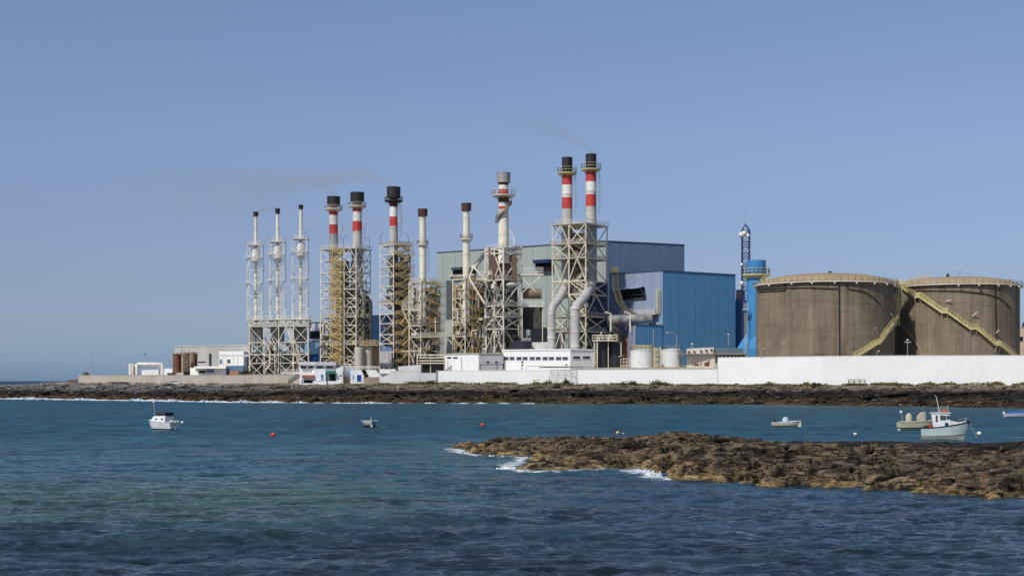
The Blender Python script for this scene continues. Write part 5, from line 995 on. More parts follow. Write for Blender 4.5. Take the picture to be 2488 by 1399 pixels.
lamp_post(1682, 846, 836, 524, 'short lamp with broad white head on the beige building roof', 0, 1.5)
lamp_post(1770, 840, 812, 540, 'small white lamp against the blue hall, low near its right end', 0, 1.2)
lamp_post(1905, 868, 833, 471, 'slender lamp before the left part of the nearer brown tank', 0, 1.0)
lamp_post(1850, 868, 847, 472, 'small lamp at the left foot of the nearer brown tank', .6, .9)
lamp_post(2131, 868, 853, 466, 'short lamp under the curving yellow stair', .3, 1.0)
t = lamp_post(2205, 868, 826, 462, 'upright lamp with three white heads between the two brown tanks', 0, 1.3); MB().beam(P(2198, 831, 462), P(2213, 831, 462), .2).build('crossbar', M_lamp, t)
for px, py, dx, dz in ((2127, 797, 6, 14), (2065, 830, 7, 11), (2165, 762, 4, 6)): 
    q = MB().beam(oncyl(px, py, c1, r1+1.4), oncyl(px+dx, py+dz, c1, r1+.5), .22); thing('wall_lamp', q, M_lamp, {2127: 'white lamp arm above the curving stair, middle of three', 2065: 'white lamp arm above the foot of the curving stair', 2165: 'white lamp arm near the gap between the brown tanks'}[px], 'lamp', 'white lamp arms on the brown tanks')
for px, py, dx, dz, lb in ((2297, 732, 14, -4, 'white lamp arm above the upper landings of the far right tank stair'), (2363, 767, 11, -9, 'white lamp arm above the middle of the far right tank stair'), (2421, 809, 6, -8, 'white lamp arm above the lowest landing of the far right tank stair')):
    q = MB().beam(oncyl(px, py, c2, r2+.5), oncyl(px+dx, py+dz, c2, r2+1.4), .24); thing('wall_lamp', q, M_lamp, lb, 'lamp', 'white lamp arms on the brown tanks')
# low cream building before the blue hall
D = 512; C = [(X(1668, D), D), (X(1735, D-2), D-2), (X(1812, D+2), D+2), (X(1812, D+12), D+12), (X(1670, D+12), D+12)]
M_cwall = mat('cream_plaster', (.66, .62, .53), (.58, .53, .45), rough=.85, streak=.3, streakc=(.3, .26, .2))
t = bldg('canteen_building', 'low cream building with porthole parapet and glazed right wing before the blue hall', C, 8.4, Z(861, D), [M_cwall])
q = MB().prism([(X(1655, 510), 509), (X(1816, 510), 509), (X(1816, 510), 524), (X(1655, 510), 524)], Z(861, 510)+.02, Z(858.5, 510)); q.build('roof_slab', mat('grey_slab', (.33, .31, .28), (.22, .2, .18), rough=.9), t)
pr = [(X(1669, 511), 511), (X(1734, 509.6), 509.6)]; q = MB().prism([pr[0], pr[1], (pr[1][0], pr[1][1]+1), (pr[0][0], pr[0][1]+1)], Z(858.4, 510), [Z(846.5, 510), Z(843.5, 510), Z(843.5, 510), Z(846.5, 510)]); pp = q.build('parapet', M_cwall, t)
for px, py in ((1674, 855), (1687, 854), (1703, 852), (1716, 851), (1729, 850)): q = MB().tube([P(px, py, 509.3), P(px, py, 511.2)], .36, 10); q.build('porthole', M_dark, pp)
q = MB().prism([(X(1735, 511), 511), (X(1804, 514), 514), (X(1804, 514), 515), (X(1735, 511), 512)], Z(858.4, 512), Z(845, 512)); q.build('glazed_wing', mat('louvred_glass', (.20, .26, .30), (.15, .2, .24), rough=.35, ribs=.7, bump=.05), t)
for k in range(8): opening(t, C[1], C[2], 1738+k*9.2, 862, 1744+k*9.2, 868, M_glass, 'window', .03)
opening(t, C[1], C[2], 1738, 870, 1742, 882, M_dark, 'window', .03)
q = MB(); rd = random.Random(4)
for k in range(14): x = X(1680+rd.random()*46, 506); q.tube([(x, 506, 12.2), (x, 506, 12.2+rd.uniform(.5, 2.4)), (x+rd.uniform(-1, 1), 506, 12.4+rd.uniform(.5, 2.4))], .1, 5)
q.box((X(1692, 506), 506, 12.7), (1.6, 1, .9)).box((X(1716, 506), 506, 12.9), (1.2, 1, 1.4)); thing('pump_set', q, M_rusty, 'small rusty pumps and valves in front of the cream building', 'pump')
# ---------------------------------------------------------------- silos by the twin tower
for px, hw, y0, D, lb in ((872, 11, 845, 540, 'left'), (894, 11.5, 841, 543, 'middle'), (911, 9, 843, 548, 'right and most streaked')):
    s = D/F; q = MB().lathe([(hw*s, 8.4), (hw*s, Z(y0, D)), (hw*s*.85, Z(y0-1.6, D)), (.01, Z(y0-2, D))], (X(px, D), D), 24); thing('beige_silo', q, M_silo if px < 905 else M_rustp, lb+' of the three beige silos at the foot of the twin tower', 'silo', 'beige silos', True)
q = MB(); z = Z(838, 545); rail(q, [(X(876, 545), 545, z), (X(918, 545), 541, z), (X(920, 549), 549, z)], 1.8, .13, .8, 3); q.prism([(X(876, 545), 540), (X(920, 545), 540), (X(920, 545), 549), (X(876, 545), 549)], z-.3, z); thing('silo_gallery', q, M_yellow, 'yellow railed gallery above the beige silos', 'walkway')
# ---------------------------------------------------------------- whitewashed houses
D = 514
def hb(x0, x1, y0, y1, dd=0, dep=6, m=None): return MB().prism([(X(x0, D+dd), D+dd), (X(x1, D+dd), D+dd), (X(x1, D+dd), D+dd+dep), (X(x0, D+dd), D+dd+dep)], Z(y1, D+dd), Z(y0, D+dd))
def rect(t, x0, x1, y0, y1, m, name, dd=-.06, th=.12, frame=None):
    q = MB().prism([(X(x0, D+dd), D+dd), (X(x1, D+dd), D+dd), (X(x1, D+dd), D+dd+th), (X(x0, D+dd), D+dd+th)], Z(y1, D+dd), Z(y0, D+dd)); o_ = q.build(name, m, t)
    if frame:
        f = MB()
        for a, b in ((P(x0, y0, D+dd-.05), P(x1, y0, D+dd-.05)), (P(x0, y1, D+dd-.05), P(x1, y1, D+dd-.05)), (P(x0, y0, D+dd-.05), P(x0, y1, D+dd-.05)), (P(x1, y0, D+dd-.05), P(x1, y1, D+dd-.05))): f.beam(a, b, .12)
        f.build('frame', frame, o_)
    return o_
t = empty('seafront_house', (X(772, D), D, 6), 'whitewashed house with green awning and red tiled lean-to, leftmost of the houses', 'house', 'whitewashed seafront houses')
hb(728, 763, 906, 934, .4, 8).build('wall', M_whiteh, t); hb(763.2, 791, 896, 934, 0, 9).build('wall', M_whiteh, t); hb(791.2, 817, 898, 934, 1.5, 8).build('wall', M_whiteh, t)
rect(t, 733, 763, 911, 917, M_tile, 'tiled_roof', -1.0, 1.35); rect(t, 738, 762, 923, 930, M_dark, 'garage_opening', .3, .2); rect(t, 733, 736, 922, 932, M_bglass, 'window', .3, .2)
rect(t, 780, 785, 910, 923, M_bglass, 'window', frame=M_shut)
q = MB(); rail(q, [P(767, 924, D-1.2), P(786, 924, D-1.2)], 1.1, .08, .6, 2); q.beam(P(767, 924, D-.6), P(786, 924, D-.6), 1.3, .15); q.build('balcony', M_whiteh, t)
q = MB().add([P(790, 908, D-1.8), P(816, 907.5, D-1.8), P(816, 900, D+1), P(795, 900.5, D+1), P(790, 907, D-1.8), P(816, 906.6, D-1.8), P(816, 899.2, D+1), P(795, 899.6, D+1)], [[0, 1, 2, 3], [4, 5, 6, 7], [0, 1, 5, 4], [1, 2, 6, 5], [2, 3, 7, 6], [3, 0, 4, 7]]); q.build('awning', M_awg, t)
rect(t, 800, 815, 908, 926, mat('dark_green_doorway', (.012, .05, .035), rough=.8), 'doorway', 1.4, .2); hb(760, 832, 925.5, 934, -1.2, .4).build('front_wall', M_whiteh, t); rect(t, 793, 795.5, 918, 933, M_black, 'gate_post', -1.35, .12)
t = empty('roof_pavilion', (X(770, 520), 520, 12.5), 'flat roofed white pavilion with dark windows above the leftmost whitewashed house', 'building')
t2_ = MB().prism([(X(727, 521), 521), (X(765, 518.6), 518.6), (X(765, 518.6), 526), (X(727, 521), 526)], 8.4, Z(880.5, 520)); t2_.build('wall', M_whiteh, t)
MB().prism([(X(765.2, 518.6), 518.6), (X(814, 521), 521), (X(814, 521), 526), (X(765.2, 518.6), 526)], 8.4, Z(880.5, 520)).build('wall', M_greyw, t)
q = MB().prism([(X(725, 519), 517.8), (X(767, 518), 517.2), (X(817, 521), 519.5), (X(817, 521), 528), (X(725, 519), 528)], Z(886.5, 520), Z(879, 520)); q.build('roof', M_greyw, t)
for x0, x1 in ((730, 744), (749, 762)): opening(t, (X(727, 521), 521), (X(765, 518.6), 518.6), x0, 889.5, x1, 894, M_dark, 'window', .03)
for x0, x1 in ((769, 785), (793, 810)): opening(t, (X(765.2, 518.6), 518.6), (X(814, 521), 521), x0, 889.5, x1, 894, M_dark, 'window', .03)
t = empty('seafront_house', (X(824, D), D, 6), 'narrow whitewashed house with a sloping gable, right of the green awning', 'house', 'whitewashed seafront houses')
MB().prism([(X(817.3, D), D-.2), (X(834, D), D-.2), (X(834, D), D+7), (X(817.3, D), D+7)], 5.5, [Z(895, D), Z(888.5, D), Z(888.5, D), Z(895, D)]).build('wall', M_whiteh, t); rect(t, 824, 829, 911, 912.5, M_black, 'lamp', -.5, .3)
t = empty('seafront_house', (X(886, D), D, 6), 'long low whitewashed house with cobalt blue door and azure round shutters', 'house', 'whitewashed seafront houses')
q = MB(); pts = [(851, 898.5), (912, 898.5), (918, 906), (925, 913), (926, 934), (851, 934)]; n = len(pts)
q.add([P(a, b, D) for a, b in pts]+[P(a, b, D)+Vector((0, 8, 0)) for a, b in pts], [list(range(n)), list(range(n, 2*n))[::-1]]+[[i, (i+1) % n, n+(i+1) % n, n+i] for i in range(n)]); q.build('wall', M_whiteh, t)
rect(t, 867, 878, 910, 926.5, M_door, 'door', frame=M_whiteh); rect(t, 857, 859.5, 911, 922, M_shut, 'window'); 
for px in (906.5, 914.5): q = MB().lathe([(.01, 0), (.35, 0), (.35, .12), (.01, .12)], (0, 0), 14); q.v = [(X(px, D)+v[0], D-.12-v[2]*.0-v[2], Z(919.5, D)+v[1]*2.0) for v in q.v]; q.build('shutter', M_shut, t)
q = MB(); rd = random.Random(2)
for k in range(60): u = rd.random(); x = 883+u*13+rd.uniform(-3, 3); y = 900+u*25+rd.uniform(-2, 2); q.box(P(x, y, D-.1), (rd.uniform(.4, .9), .25, rd.uniform(.3, .7)), 0)
q.build('bare_stone_patch', mat('bare_stone', (.24, .22, .18), (.14, .12, .10), scale=1.5, rough=.95), t)
q = MB(); rail(q, [P(833, 898, D+2), P(921, 898, D+2)], 1.15, .14, 1.1, 2); q.beam(P(833, 889.5, D+3), P(921, 890.5, D+3), .3); thing('roof_railing', q, M_pale, 'cream railing along the flat roof above the cobalt blue door', 'guard rail')
q = MB(); rail(q, [P(682, 906, 519), P(775, 906, 519)], 1.35, .14, 3.2, 3); q.beam(P(682, 906, 519), P(775, 906, 519), .3, .5); thing('terrace_railing', q, M_white_st, 'white terrace railing left of the flat roofed pavilion', 'guard rail')
q = MB().prism([(X(967, 516), 516), (X(1022, 512), 512), (X(1022, 512), 520), (X(967, 516), 522)], 8.4, [Z(890, 516), Z(885.5, 512), Z(885.5, 512), Z(890, 516)]); thing('grey_shed', q, M_greyw, 'pale grey shed with sloping roof behind the pale grey wall', 'shed')
q = MB().box((X(943, 512), 512, Z(902, 512)), (5.5, 4, 1.6)); thing('white_canopy', q, M_white, 'small white flat canopy at the left end of the pale grey wall', 'canopy')
q = MB().prism([(X(921, 516), 516), (X(933, 512), 512), (X(933, 512), 519), (X(921, 516), 519)], 6, Z(908, 512)); thing('stone_hut', q, mat('grey_stone_hut', (.20, .19, .17), (.13, .12, .11), rough=.9), 'small dark grey hut between the last house and the pale grey wall', 'hut')
# ---------------------------------------------------------------- western point: long grey hall, rusty tanks, portal, lamps
C = [(X(424, 668), 668), (X(503, 655), 655), (X(606, 650), 650), (X(606, 690), 690), (X(430, 690), 690)]
t = bldg('long_grey_hall', 'long plain grey hall at the left, behind the rusty tanks', C, 8.4, [Z(842, 668), Z(841, 655), Z(838.5, 650), Z(838.5, 650), Z(842, 668)], [M_conc], trim=(M_greyw, .35))
q = MB()
for k in range(14): p = onface(C[1], C[2], 510.5, 859+k*2.2); q.box((p.x, p.y-.3, p.z), (1.1, .4, .22))
q.build('louvre_strip', M_black, t); opening(t, C[0], C[1], 481, 878, 500, 881, M_dark, 'window', .04)
for px in (449, 458, 536, 576): p = onface(C[1] if px > 503 else C[0], C[2] if px > 503 else C[1], px, 842); q = MB().box((p.x, p.y-.15, 15), (.25, .3, 13.8)); q.build('pilaster', M_greyw, t)
MB().beam(P(441.5, 843, 660), P(441.5, 858, 660), .14).build('antenna', M_black, t)
t = bldg('white_plant_room', 'white plant room with small square window before the grey hall', [(X(532, 640), 640), (X(592, 634), 634), (X(600, 650), 650), (X(540, 650), 650)], 8.4, Z(852, 636), [M_white])
opening(t, (X(532, 640), 640), (X(592, 634), 634), 552.5, 873, 560, 882, M_glass, 'window', .05, frame=M_greyw); opening(t, (X(532, 640), 640), (X(592, 634), 634), 534, 873, 540, 884, M_bglass, 'window', .05)
q = MB()
for py, x0, x1 in ((853, 531, 605), (862, 533, 640), (865, 533, 612)): q.beam(P(x0, py, 628), P(x1, py, 628), .4)
for px in (532, 542, 549, 567, 577): q.beam((X(px, 628), 628, 8.4), P(px, 862, 628), .3)
thing('pipe_portal', q, M_white_st, 'white pipe portal frame in front of the white plant room', 'frame')
t = bldg('gatehouse', 'low white gatehouse with rounded flat roof and blue glazed wing', [(X(462, 600), 600), (X(548, 592), 592), (X(556, 604), 604), (X(470, 610), 610)], 8.4, Z(893, 596), [M_white, M_whiteh])
q = MB().prism([(X(474, 594), 592), (X(550, 590), 589), (X(552, 600), 602), (X(478, 604), 604), (X(473, 598), 598)], Z(895, 594), Z(890, 594)); q.build('roof', M_white, t); opening(t, (X(462, 600), 600), (X(548, 592), 592), 502, 896, 521, 906, M_bglass, 'window', .05, frame=M_white); opening(t, (X(462, 600), 600), (X(548, 592), 592), 484, 900, 500, 906, M_dark, 'window', .05)
q = MB().prism([(X(549, 598), 598), (X(590, 594), 594), (X(590, 594), 600), (X(549, 598), 604)], 8.4, Z(888, 596)); q.build('glazed_wing', mat('blue_glazed_wall', (.14, .22, .32), (.10, .17, .26), rough=.3, ribs=3.4, bump=.05), t)
q = MB().prism([(X(557, 575), 575), (X(580, 574), 574), (X(580, 574), 576), (X(557, 575), 577)], 8.4, Z(900.5, 575)); thing('brick_planter', q, M_brick, 'red brick planter beside the dark bush', 'planter')
# rusty tanks
for px, hw, y0, y1, D, m, lb in ((430.5, 10, 863, 903, 615, M_rusty, 'solid rust brown tank, leftmost of the rusty group'), (451, 9.5, 861, 902, 612, M_rustp, 'pale rust streaked tank with ladder, middle of the rusty group'), (466, 7.5, 861, 902, 618, M_rustp, 'narrow rust streaked tank right of the middle one'), (473, 6.5, 862, 902, 622, M_rusty, 'narrow dark rust tank at the right of the rusty group')):
    s = D/F; c = (X(px, D), D); t = empty('rusty_tank', (c[0], D, 8.4), lb, 'tank', 'rusty tanks by the long grey hall'); MB().lathe([(hw*s, Z(905, D)), (hw*s, Z(y0, D)), (hw*s*1.08, Z(y0, D)+.05), (hw*s*1.08, Z(y0, D)+.3), (.01, Z(y0, D)+.9)], c, 24).build('shell', m, t, True)
    q = MB(); rail(q, circ(c, hw*s, Z(y0, D)+.3, 8), .9, .12, 4, 1, True); q.tube([(c[0], D, Z(y0, D)), (c[0], D, Z(y0, D)+1.6), (c[0]+.8, D, Z(y0, D)+1.6)], .15, 6); q.build('railing', M_pale, t)
q = MB(); x = X(449, 608)
for k in range(14): q.box((x, 608, Z(901-k*2.7, 608)), (1.1, .3, .22))
for dx in (-.5, .5): q.beam((x+dx, 608, 8.4), (x+dx, 608, Z(862, 608)), .14)
thing('tank_ladder', q, M_black, 'black ladder on the pale rust streaked tank', 'ladder')
q = MB().box((X(461, 607), 607, 9.6), (4.5, 4, 2.6)); thing('dark_hut', q, M_dark, 'small dark hut below the rust streaked tanks', 'hut')
# white portal
t = empty('white_portal', (X(355, 640), 640, 8.4), 'big white rectangular portal of thick pipes on the western point', 'portal'); R_ = 1.25
MB().tube([(X(333, 640), 640, 8.4), (X(333, 640), 640, Z(884.5, 640)-.3), (X(335, 640), 640, Z(884.5, 640)), (X(392, 640), 640, Z(884.5, 640)), (X(394, 640), 640, Z(884.5, 640)-.3), (X(394, 640), 640, 8.4)], .75, 10).build('pipe_loop', M_wpaint, t, True)
MB().tube([(X(327, 643), 643, 8.4), (X(327, 643), 643, Z(888, 643)), (X(388, 643), 643, Z(889.5, 643)), (X(388, 643), 643, 8.4)], .6, 10).build('pipe_loop', M_wpaint, t, True)
for px, r in ((317, .85), (322.5, .6)): MB().tube([(X(px, 641), 641, 8.4), (X(px, 641), 641, Z(883, 641))], r, 10).build('column', M_wpaint, t, True)
MB().beam((X(313.5, 641), 641, 8.4), (X(313.5, 641), 641, Z(878.5, 641)), .3).build('dark_post', M_mast, t)
q = MB().prism([(X(344, 650), 650), (X(386, 648), 648), (X(386, 648), 655), (X(344, 650), 655)], 8.4, [Z(899, 650), Z(897, 648), Z(897, 648), Z(899, 650)]); thing('white_shed', q, M_whiteh, 'low white shed seen through the white pipe portal', 'shed')
q = MB().prism([(X(398, 640), 640), (X(419, 636), 636), (X(419, 636), 644), (X(398, 640), 646)], 8.4, Z(895, 638)); t = thing('white_shed', q, M_whiteh, 'low white shed between the pipe portal and the rusty tanks', 'shed')
q = MB().box((X(415, 600), 600, Z(909, 600)), (2.6, 2, 1.2)).ball((X(421, 600), 600, Z(907.5, 600)), .7); thing('scrap_heap', q, M_dkcl, 'small dark scrap heap on the wall below the rusty tanks', 'scrap')
lamp_post(224, 911, 852, 582, 'tallest lamp post at the left end, with a long curved arm, by the agave', 2.9, 1.0)
lamp_post(292, 911, 865, 600, 'plain lamp post between the curved one and the white portal', 0, .9, w=.09)
t = lamp_post(355, 884, 862, 650, 'lamp post standing behind the white portal with a short arm', 1.6, .8); MB().ball(P(352, 860, 650), .35).build('lamp_head', M_black, t)
lamp_post(326, 884, 871, 660, 'small lamp post behind the left corner of the white portal', .6, .5, w=.07)
lamp_post(414, 896, 870, 640, 'lamp post with a long arm to the left, beside the rusty tanks', -2.8, .9)
# ---------------------------------------------------------------- far right house
t = bldg('beige_house', 'sandy beige house with a dark window at the right edge of the photo', [(X(2471, 560), 560), (X(2560, 548), 548), (X(2580, 570), 570), (X(2490, 580), 580)], 8.4, Z(797, 555), [mat('sandy_render', (.50, .40, .30), (.44, .35, .26), rough=.9)])
opening(t, (X(2471, 560), 560), (X(2560, 548), 548), 2477, 817, 2487, 830, M_dark, 'window', .05, frame=M_whiteh)
MB().prism([(X(2480, 562), 560), (X(2560, 552), 550), (X(2560, 560), 562), (X(2482, 566), 566)], Z(797, 555)+.02, Z(788, 555)).build('roof_storey', M_rustcl, t)
MB().ball((X(2485, 562), 560, Z(787, 560)), .9, .9, 10, 6).build('roof_tank', M_btank, t, True)
M_foam = mat('sea_foam', (.80, .83, .85), (.50, .60, .66), rough=.6, scale=1.6, bump=.1, spec=.2)
# ---------------------------------------------------------------- boats
M_hullw = mat('boat_white_gelcoat', (.74, .75, .74), (.64, .65, .63), rough=.35, spec=.5, streak=.25, streakc=(.4, .36, .28), scale=1.2, bump=.01)
M_hullg = mat('boat_seafoam_hull', (.50, .60, .60), (.42, .52, .50), rough=.35, spec=.5, streak=.35, streakc=(.25, .32, .27), scale=1, bump=.01)
M_anti_refl = mat('cream_boot_and_reflection', (.62, .59, .50), (.50, .47, .38), rough=.6, streak=.4, streakc=(.2, .22, .12), scale=1.5, bump=.01)
M_buff = mat('buff_hull_paint', (.58, .52, .36), (.48, .42, .28), rough=.45, spec=.4, scale=1.2, bump=.01)
M_bgrn = mat('dark_green_stripe', (.02, .05, .035), rough=.4, bump=.005); M_bblk = mat('black_rub_rail', (.015, .015, .018), rough=.5, bump=.005)
M_canv = mat('buff_canvas_cover', (.50, .47, .37), (.40, .37, .28), rough=.85, scale=2, bump=.03); M_bcan = mat('pale_blue_cover', (.46, .54, .60), (.38, .46, .52), rough=.8, scale=2, bump=.02)
M_orange = mat('orange_red_gear', (.55, .09, .04), (.42, .06, .03), rough=.7, scale=3, bump=.01); M_motor = mat('dark_outboard', (.03, .035, .045), rough=.35, spec=.5, bump=.005)
M_deck = mat('boat_deck_grey', (.36, .35, .31), (.26, .25, .22), rough=.8, scale=2, bump=.01); M_rope = mat('pale_rope', (.45, .45, .42), rough=.9, bump=.005)
def hull(t, L, B, rows, mats, sheer_b, sheer_s, draft=.35, full=.5, rake=.5, tr=.85, n=18, floor=.25, fm=None):
    """bow to +X. rows: heights (fraction of freeboard) from keel up with a paint for each band"""
    def hb(u): return B/2*(1-max(0, (u-full)/(1-full))**2.1)*(tr+(1-tr)*min(1, u/.35))
    q = MB(); st = []; fr = [-1]+list(rows)
    for i in range(n+1):
        u = i/n; sh = sheer_s+(sheer_b-sheer_s)*u**1.8; ring = []
        for f in fr:
            z = -draft if f < 0 else f*sh
            w = hb(u)*(.06 if f < 0 else (.70+.30*min(1, f)**.7) if u < .7 else (.70-.45*(u-.7)/.3+(.30+.45*(u-.7)/.3)*min(1, f)**.8))
            x = -L/2+L*u*(1-0)+rake*(max(0, u-.75)/.25)**1.5*(max(0, f)-1)*.9; ring.append((x, w, z))
        st.append(ring)
    m = len(fr)
    for sgn in (1, -1):
        for k in range(m-1):
            q.mi = mats[k]
            for i in range(n):
                a, b, c, d = st[i][k], st[i+1][k], st[i+1][k+1], st[i][k+1]; q.add([(p[0], p[1]*sgn, p[2]) for p in (a, b, c, d)], [[0, 1, 2, 3]])
    for k in range(m-1):
        q.mi = mats[k]; a, b = st[0][k], st[0][k+1]; q.add([(a[0], -a[1], a[2]), (a[0], a[1], a[2]), (b[0], b[1], b[2]), (b[0], -b[1], b[2])], [[0, 1, 2, 3]])
        a, b = st[n][k], st[n][k+1]; q.add([(a[0], -a[1], a[2]), (a[0], a[1], a[2]), (b[0], b[1], b[2]), (b[0], -b[1], b[2])], [[0, 1, 2, 3]])
    q.mi = mats[-1]; fl = [(r[-1][0], max(0.01, r[-1][1]-.08), r[-1][2]-floor) for r in st]
    for i in range(n):
        a, b = st[i][-1], st[i+1][-1]; c, d = fl[i], fl[i+1]
        for s_ in (1, -1): q.add([(a[0], a[1]*s_, a[2]), (b[0], b[1]*s_, b[2]), (d[0], d[1]*s_, b[2]), (c[0], c[1]*s_, a[2])], [[0, 1, 2, 3]]); q.add([(c[0], c[1]*s_, a[2]), (d[0], d[1]*s_, b[2]), (d[0], d[1]*s_, d[2]), (c[0], c[1]*s_, c[2])], [[0, 1, 2, 3]])
        q.mi = len(HM)-1; q.add([(c[0], c[1], c[2]), (c[0], -c[1], c[2]), (d[0], -d[1], d[2]), (d[0], d[1], d[2])], [[0, 1, 2, 3]]); q.mi = mats[-1]
    return q.build('hull', HM, t, True), st
def gunwale(t, st, m, r=.05):
    q = MB()
    for s_ in (1, -1): q.tube([(p[-1][0], p[-1][1]*s_, p[-1][2]+.01) for p in st], r, 6)
    q.tube([(st[0][-1][0], -st[0][-1][1], st[0][-1][2]+.01), (st[0][-1][0], st[0][-1][1], st[0][-1][2]+.01)], r, 6); return q.build('gunwale', m, t, True)
def place(t, px, py, rz, heel=0, tr=0): D = EYE*F/(py-HY); t.location = (X(px, D), D, 0.0); t.rotation_euler = (R(heel), R(tr), R(rz)); return D
def outboard(t, x, z, m=None, s=1.0):
    o = MB().box((x-.12*s, 0, z+.42*s), (.42*s, .3*s, .42*s)).box((x-.1*s, 0, z+.68*s), (.34*s, .24*s, .1*s)).build('outboard_motor', m or M_motor, t)
    MB().beam((x-.1*s, 0, z+.25*s), (x-.16*s, 0, z-.75*s), .13*s, .2*s).beam((x+.05*s, 0, z+.05), (x-.15*s, 0, z+.1), .2*s).build('shaft', M_mast, o); return o
# fishing boat
t = empty('fishing_boat', (0, 0, 0), 'pale green and white fishing boat with wheelhouse and whip aerial, beyond the reef', 'boat')
HM = [M_anti_refl, M_bgrn, M_hullg, M_bblk, M_hullw, M_deck]
h, st = hull(t, 5.9, 2.15, [.31, .36, .93, 1.0], [0, 1, 2, 3], 2.45, 1.6, .3, .5, .9, .85, floor=.35); gunwale(t, st, M_bblk, .05)  # lowest cream band: the hull's reflection in the water, painted on as hull colour
MB().lathe([(.01, 0), (1, 0)], (0, 0), 4)
q = MB().add([(-1.45, -.82, 1.0), (.75, -.82, 1.2), (.75, .82, 1.2), (-1.45, .82, 1.0), (-1.75, -.78, 3.12), (.42, -.74, 3.12), (.42, .74, 3.12), (-1.75, .78, 3.12)], [[0, 1, 2, 3][::-1], [4, 5, 6, 7], [0, 1, 5, 4], [1, 2, 6, 5], [2, 3, 7, 6], [3, 0, 4, 7]])
cb = q.build('wheelhouse', M_hullw, t); MB().box((-.65, 0, 3.17), (2.55, 1.75, .09)).build('roof', M_hullw, cb)
for s_ in (-1, 1):
    y = s_*.79
    for xs, z0, z1 in ((((-1.22, -.98), 2.05, 2.85)), (((-.68, .02), 2.3, 2.85)),): q = MB().prism([(xs[0], y-.05), (xs[1], y-.05), (xs[1], y+.05), (xs[0], y+.05)], z0, z1); q.build('window', M_glass, cb)
    q = MB().add([(.10, y-.045, 2.38), (.56, y-.045, 2.38), (.44, y-.045, 2.85), (.10, y-.045, 2.85), (.10, y+.045, 2.38), (.56, y+.045, 2.38), (.44, y+.045, 2.85), (.10, y+.045, 2.85)], [[0, 1, 2, 3], [4, 5, 6, 7], [0, 1, 5, 4], [1, 2, 6, 5], [2, 3, 7, 6], [3, 0, 4, 7]]); q.build('window', M_glass, cb)
    MB().prism([(-.1, s_*.86-.04), (.3, s_*.86-.04), (.3, s_*.86+.04), (-.1, s_*.86+.04)], 1.42, 1.95).build('blue_hatch', M_navy, cb)
MB().prism([(.56, -.6), (.585, -.6), (.585, .6), (.56, .6)], 2.35, 2.85).build('windscreen', M_glass, cb)
q = MB().add([(.7, -.84, 1.2), (1.7, -.6, 1.5), (1.7, .6, 1.5), (.7, .84, 1.2), (.62, -.76, 2.2), (1.35, -.52, 2.02), (1.35, .52, 2.02), (.62, .76, 2.2)], [[0, 1, 2, 3][::-1], [4, 5, 6, 7], [0, 1, 5, 4], [1, 2, 6, 5], [2, 3, 7, 6], [3, 0, 4, 7]]); q.build('foredeck_cabin', M_hullw, t)
q = MB().add([(1.6, -.6, 1.5), (2.75, -.12, 1.98), (2.75, .12, 1.98), (1.6, .6, 1.5), (1.35, -.5, 1.95), (2.5, -.1, 2.12), (2.5, .1, 2.12), (1.35, .5, 1.95)], [[0, 1, 2, 3][::-1], [4, 5, 6, 7], [0, 1, 5, 4], [1, 2, 6, 5], [2, 3, 7, 6], [3, 0, 4, 7]]); q.build('foredeck', M_hullw, t)
MB().tube([(-.75, 0, 3.2), (-.95, 0, 4.4), (-1.12, 0, 5.25), (-1.3, 0, 5.4)], [.05, .04, .03, .025], 6).build('whip_aerial', M_lamp, t, True)
q = MB(); 
for x in (-.55, .28):
    for y in (-.55, .55): q.beam((x, y, 3.2), (x, y, 3.95), .035)
for z in (3.45, 3.7, 3.95): rail(q, [(-.55, -.55, z-.1), (.28, -.55, z-.1), (.28, .55, z-.1), (-.55, .55, z-.1)], .1, .03, 3, 1, True)
q.beam((.3, -.55, 3.2), (.3, -.55, 4.25), .05); q.build('roof_rack', M_mast, t)
MB().box((-.1, 0, 3.3), (.85, .8, .18)).lathe([(.25, 3.38), (.05, 3.68)], (-.15, 0), 10).build('orange_gear', M_orange, t)
MB().ball((-1.85, -.25, 1.35), .36, 1.0, 12, 8).build('red_float', mat('dark_red_float', (.32, .02, .02), rough=.5), t, True)
MB().box((-2.4, 0, 1.25), (.55, 1.2, .4)).ball((-2.45, -.5, 1.45), .14).ball((-2.2, -.6, 1.45), .14).build('fish_crate', M_black, t)
MB().tube([(2.3, -.35, 2.15), (2.55, -.2, 2.55), (2.75, 0, 2.6), (2.55, .2, 2.55), (2.3, .35, 2.15)], .025, 5).tube([(1.5, -.6, 2.0), (1.5, -.6, 2.35), (2.5, -.2, 2.55)], .022, 5).build('bow_rail', M_mast, t)
MB().tube([(2.85, 0, 2.0), (3.05, -.05, 1.5), (3.45, -.1, .75), (3.75, -.1, .1)], .02, 5).build('mooring_line', M_rope, t)

for o in t.children:
    if not o.name.startswith(('hull', 'gunwale')): o.location.z += .34
place(t, 2297, 1070, -14, 0, 0); t.scale = (.93, .93, .93)
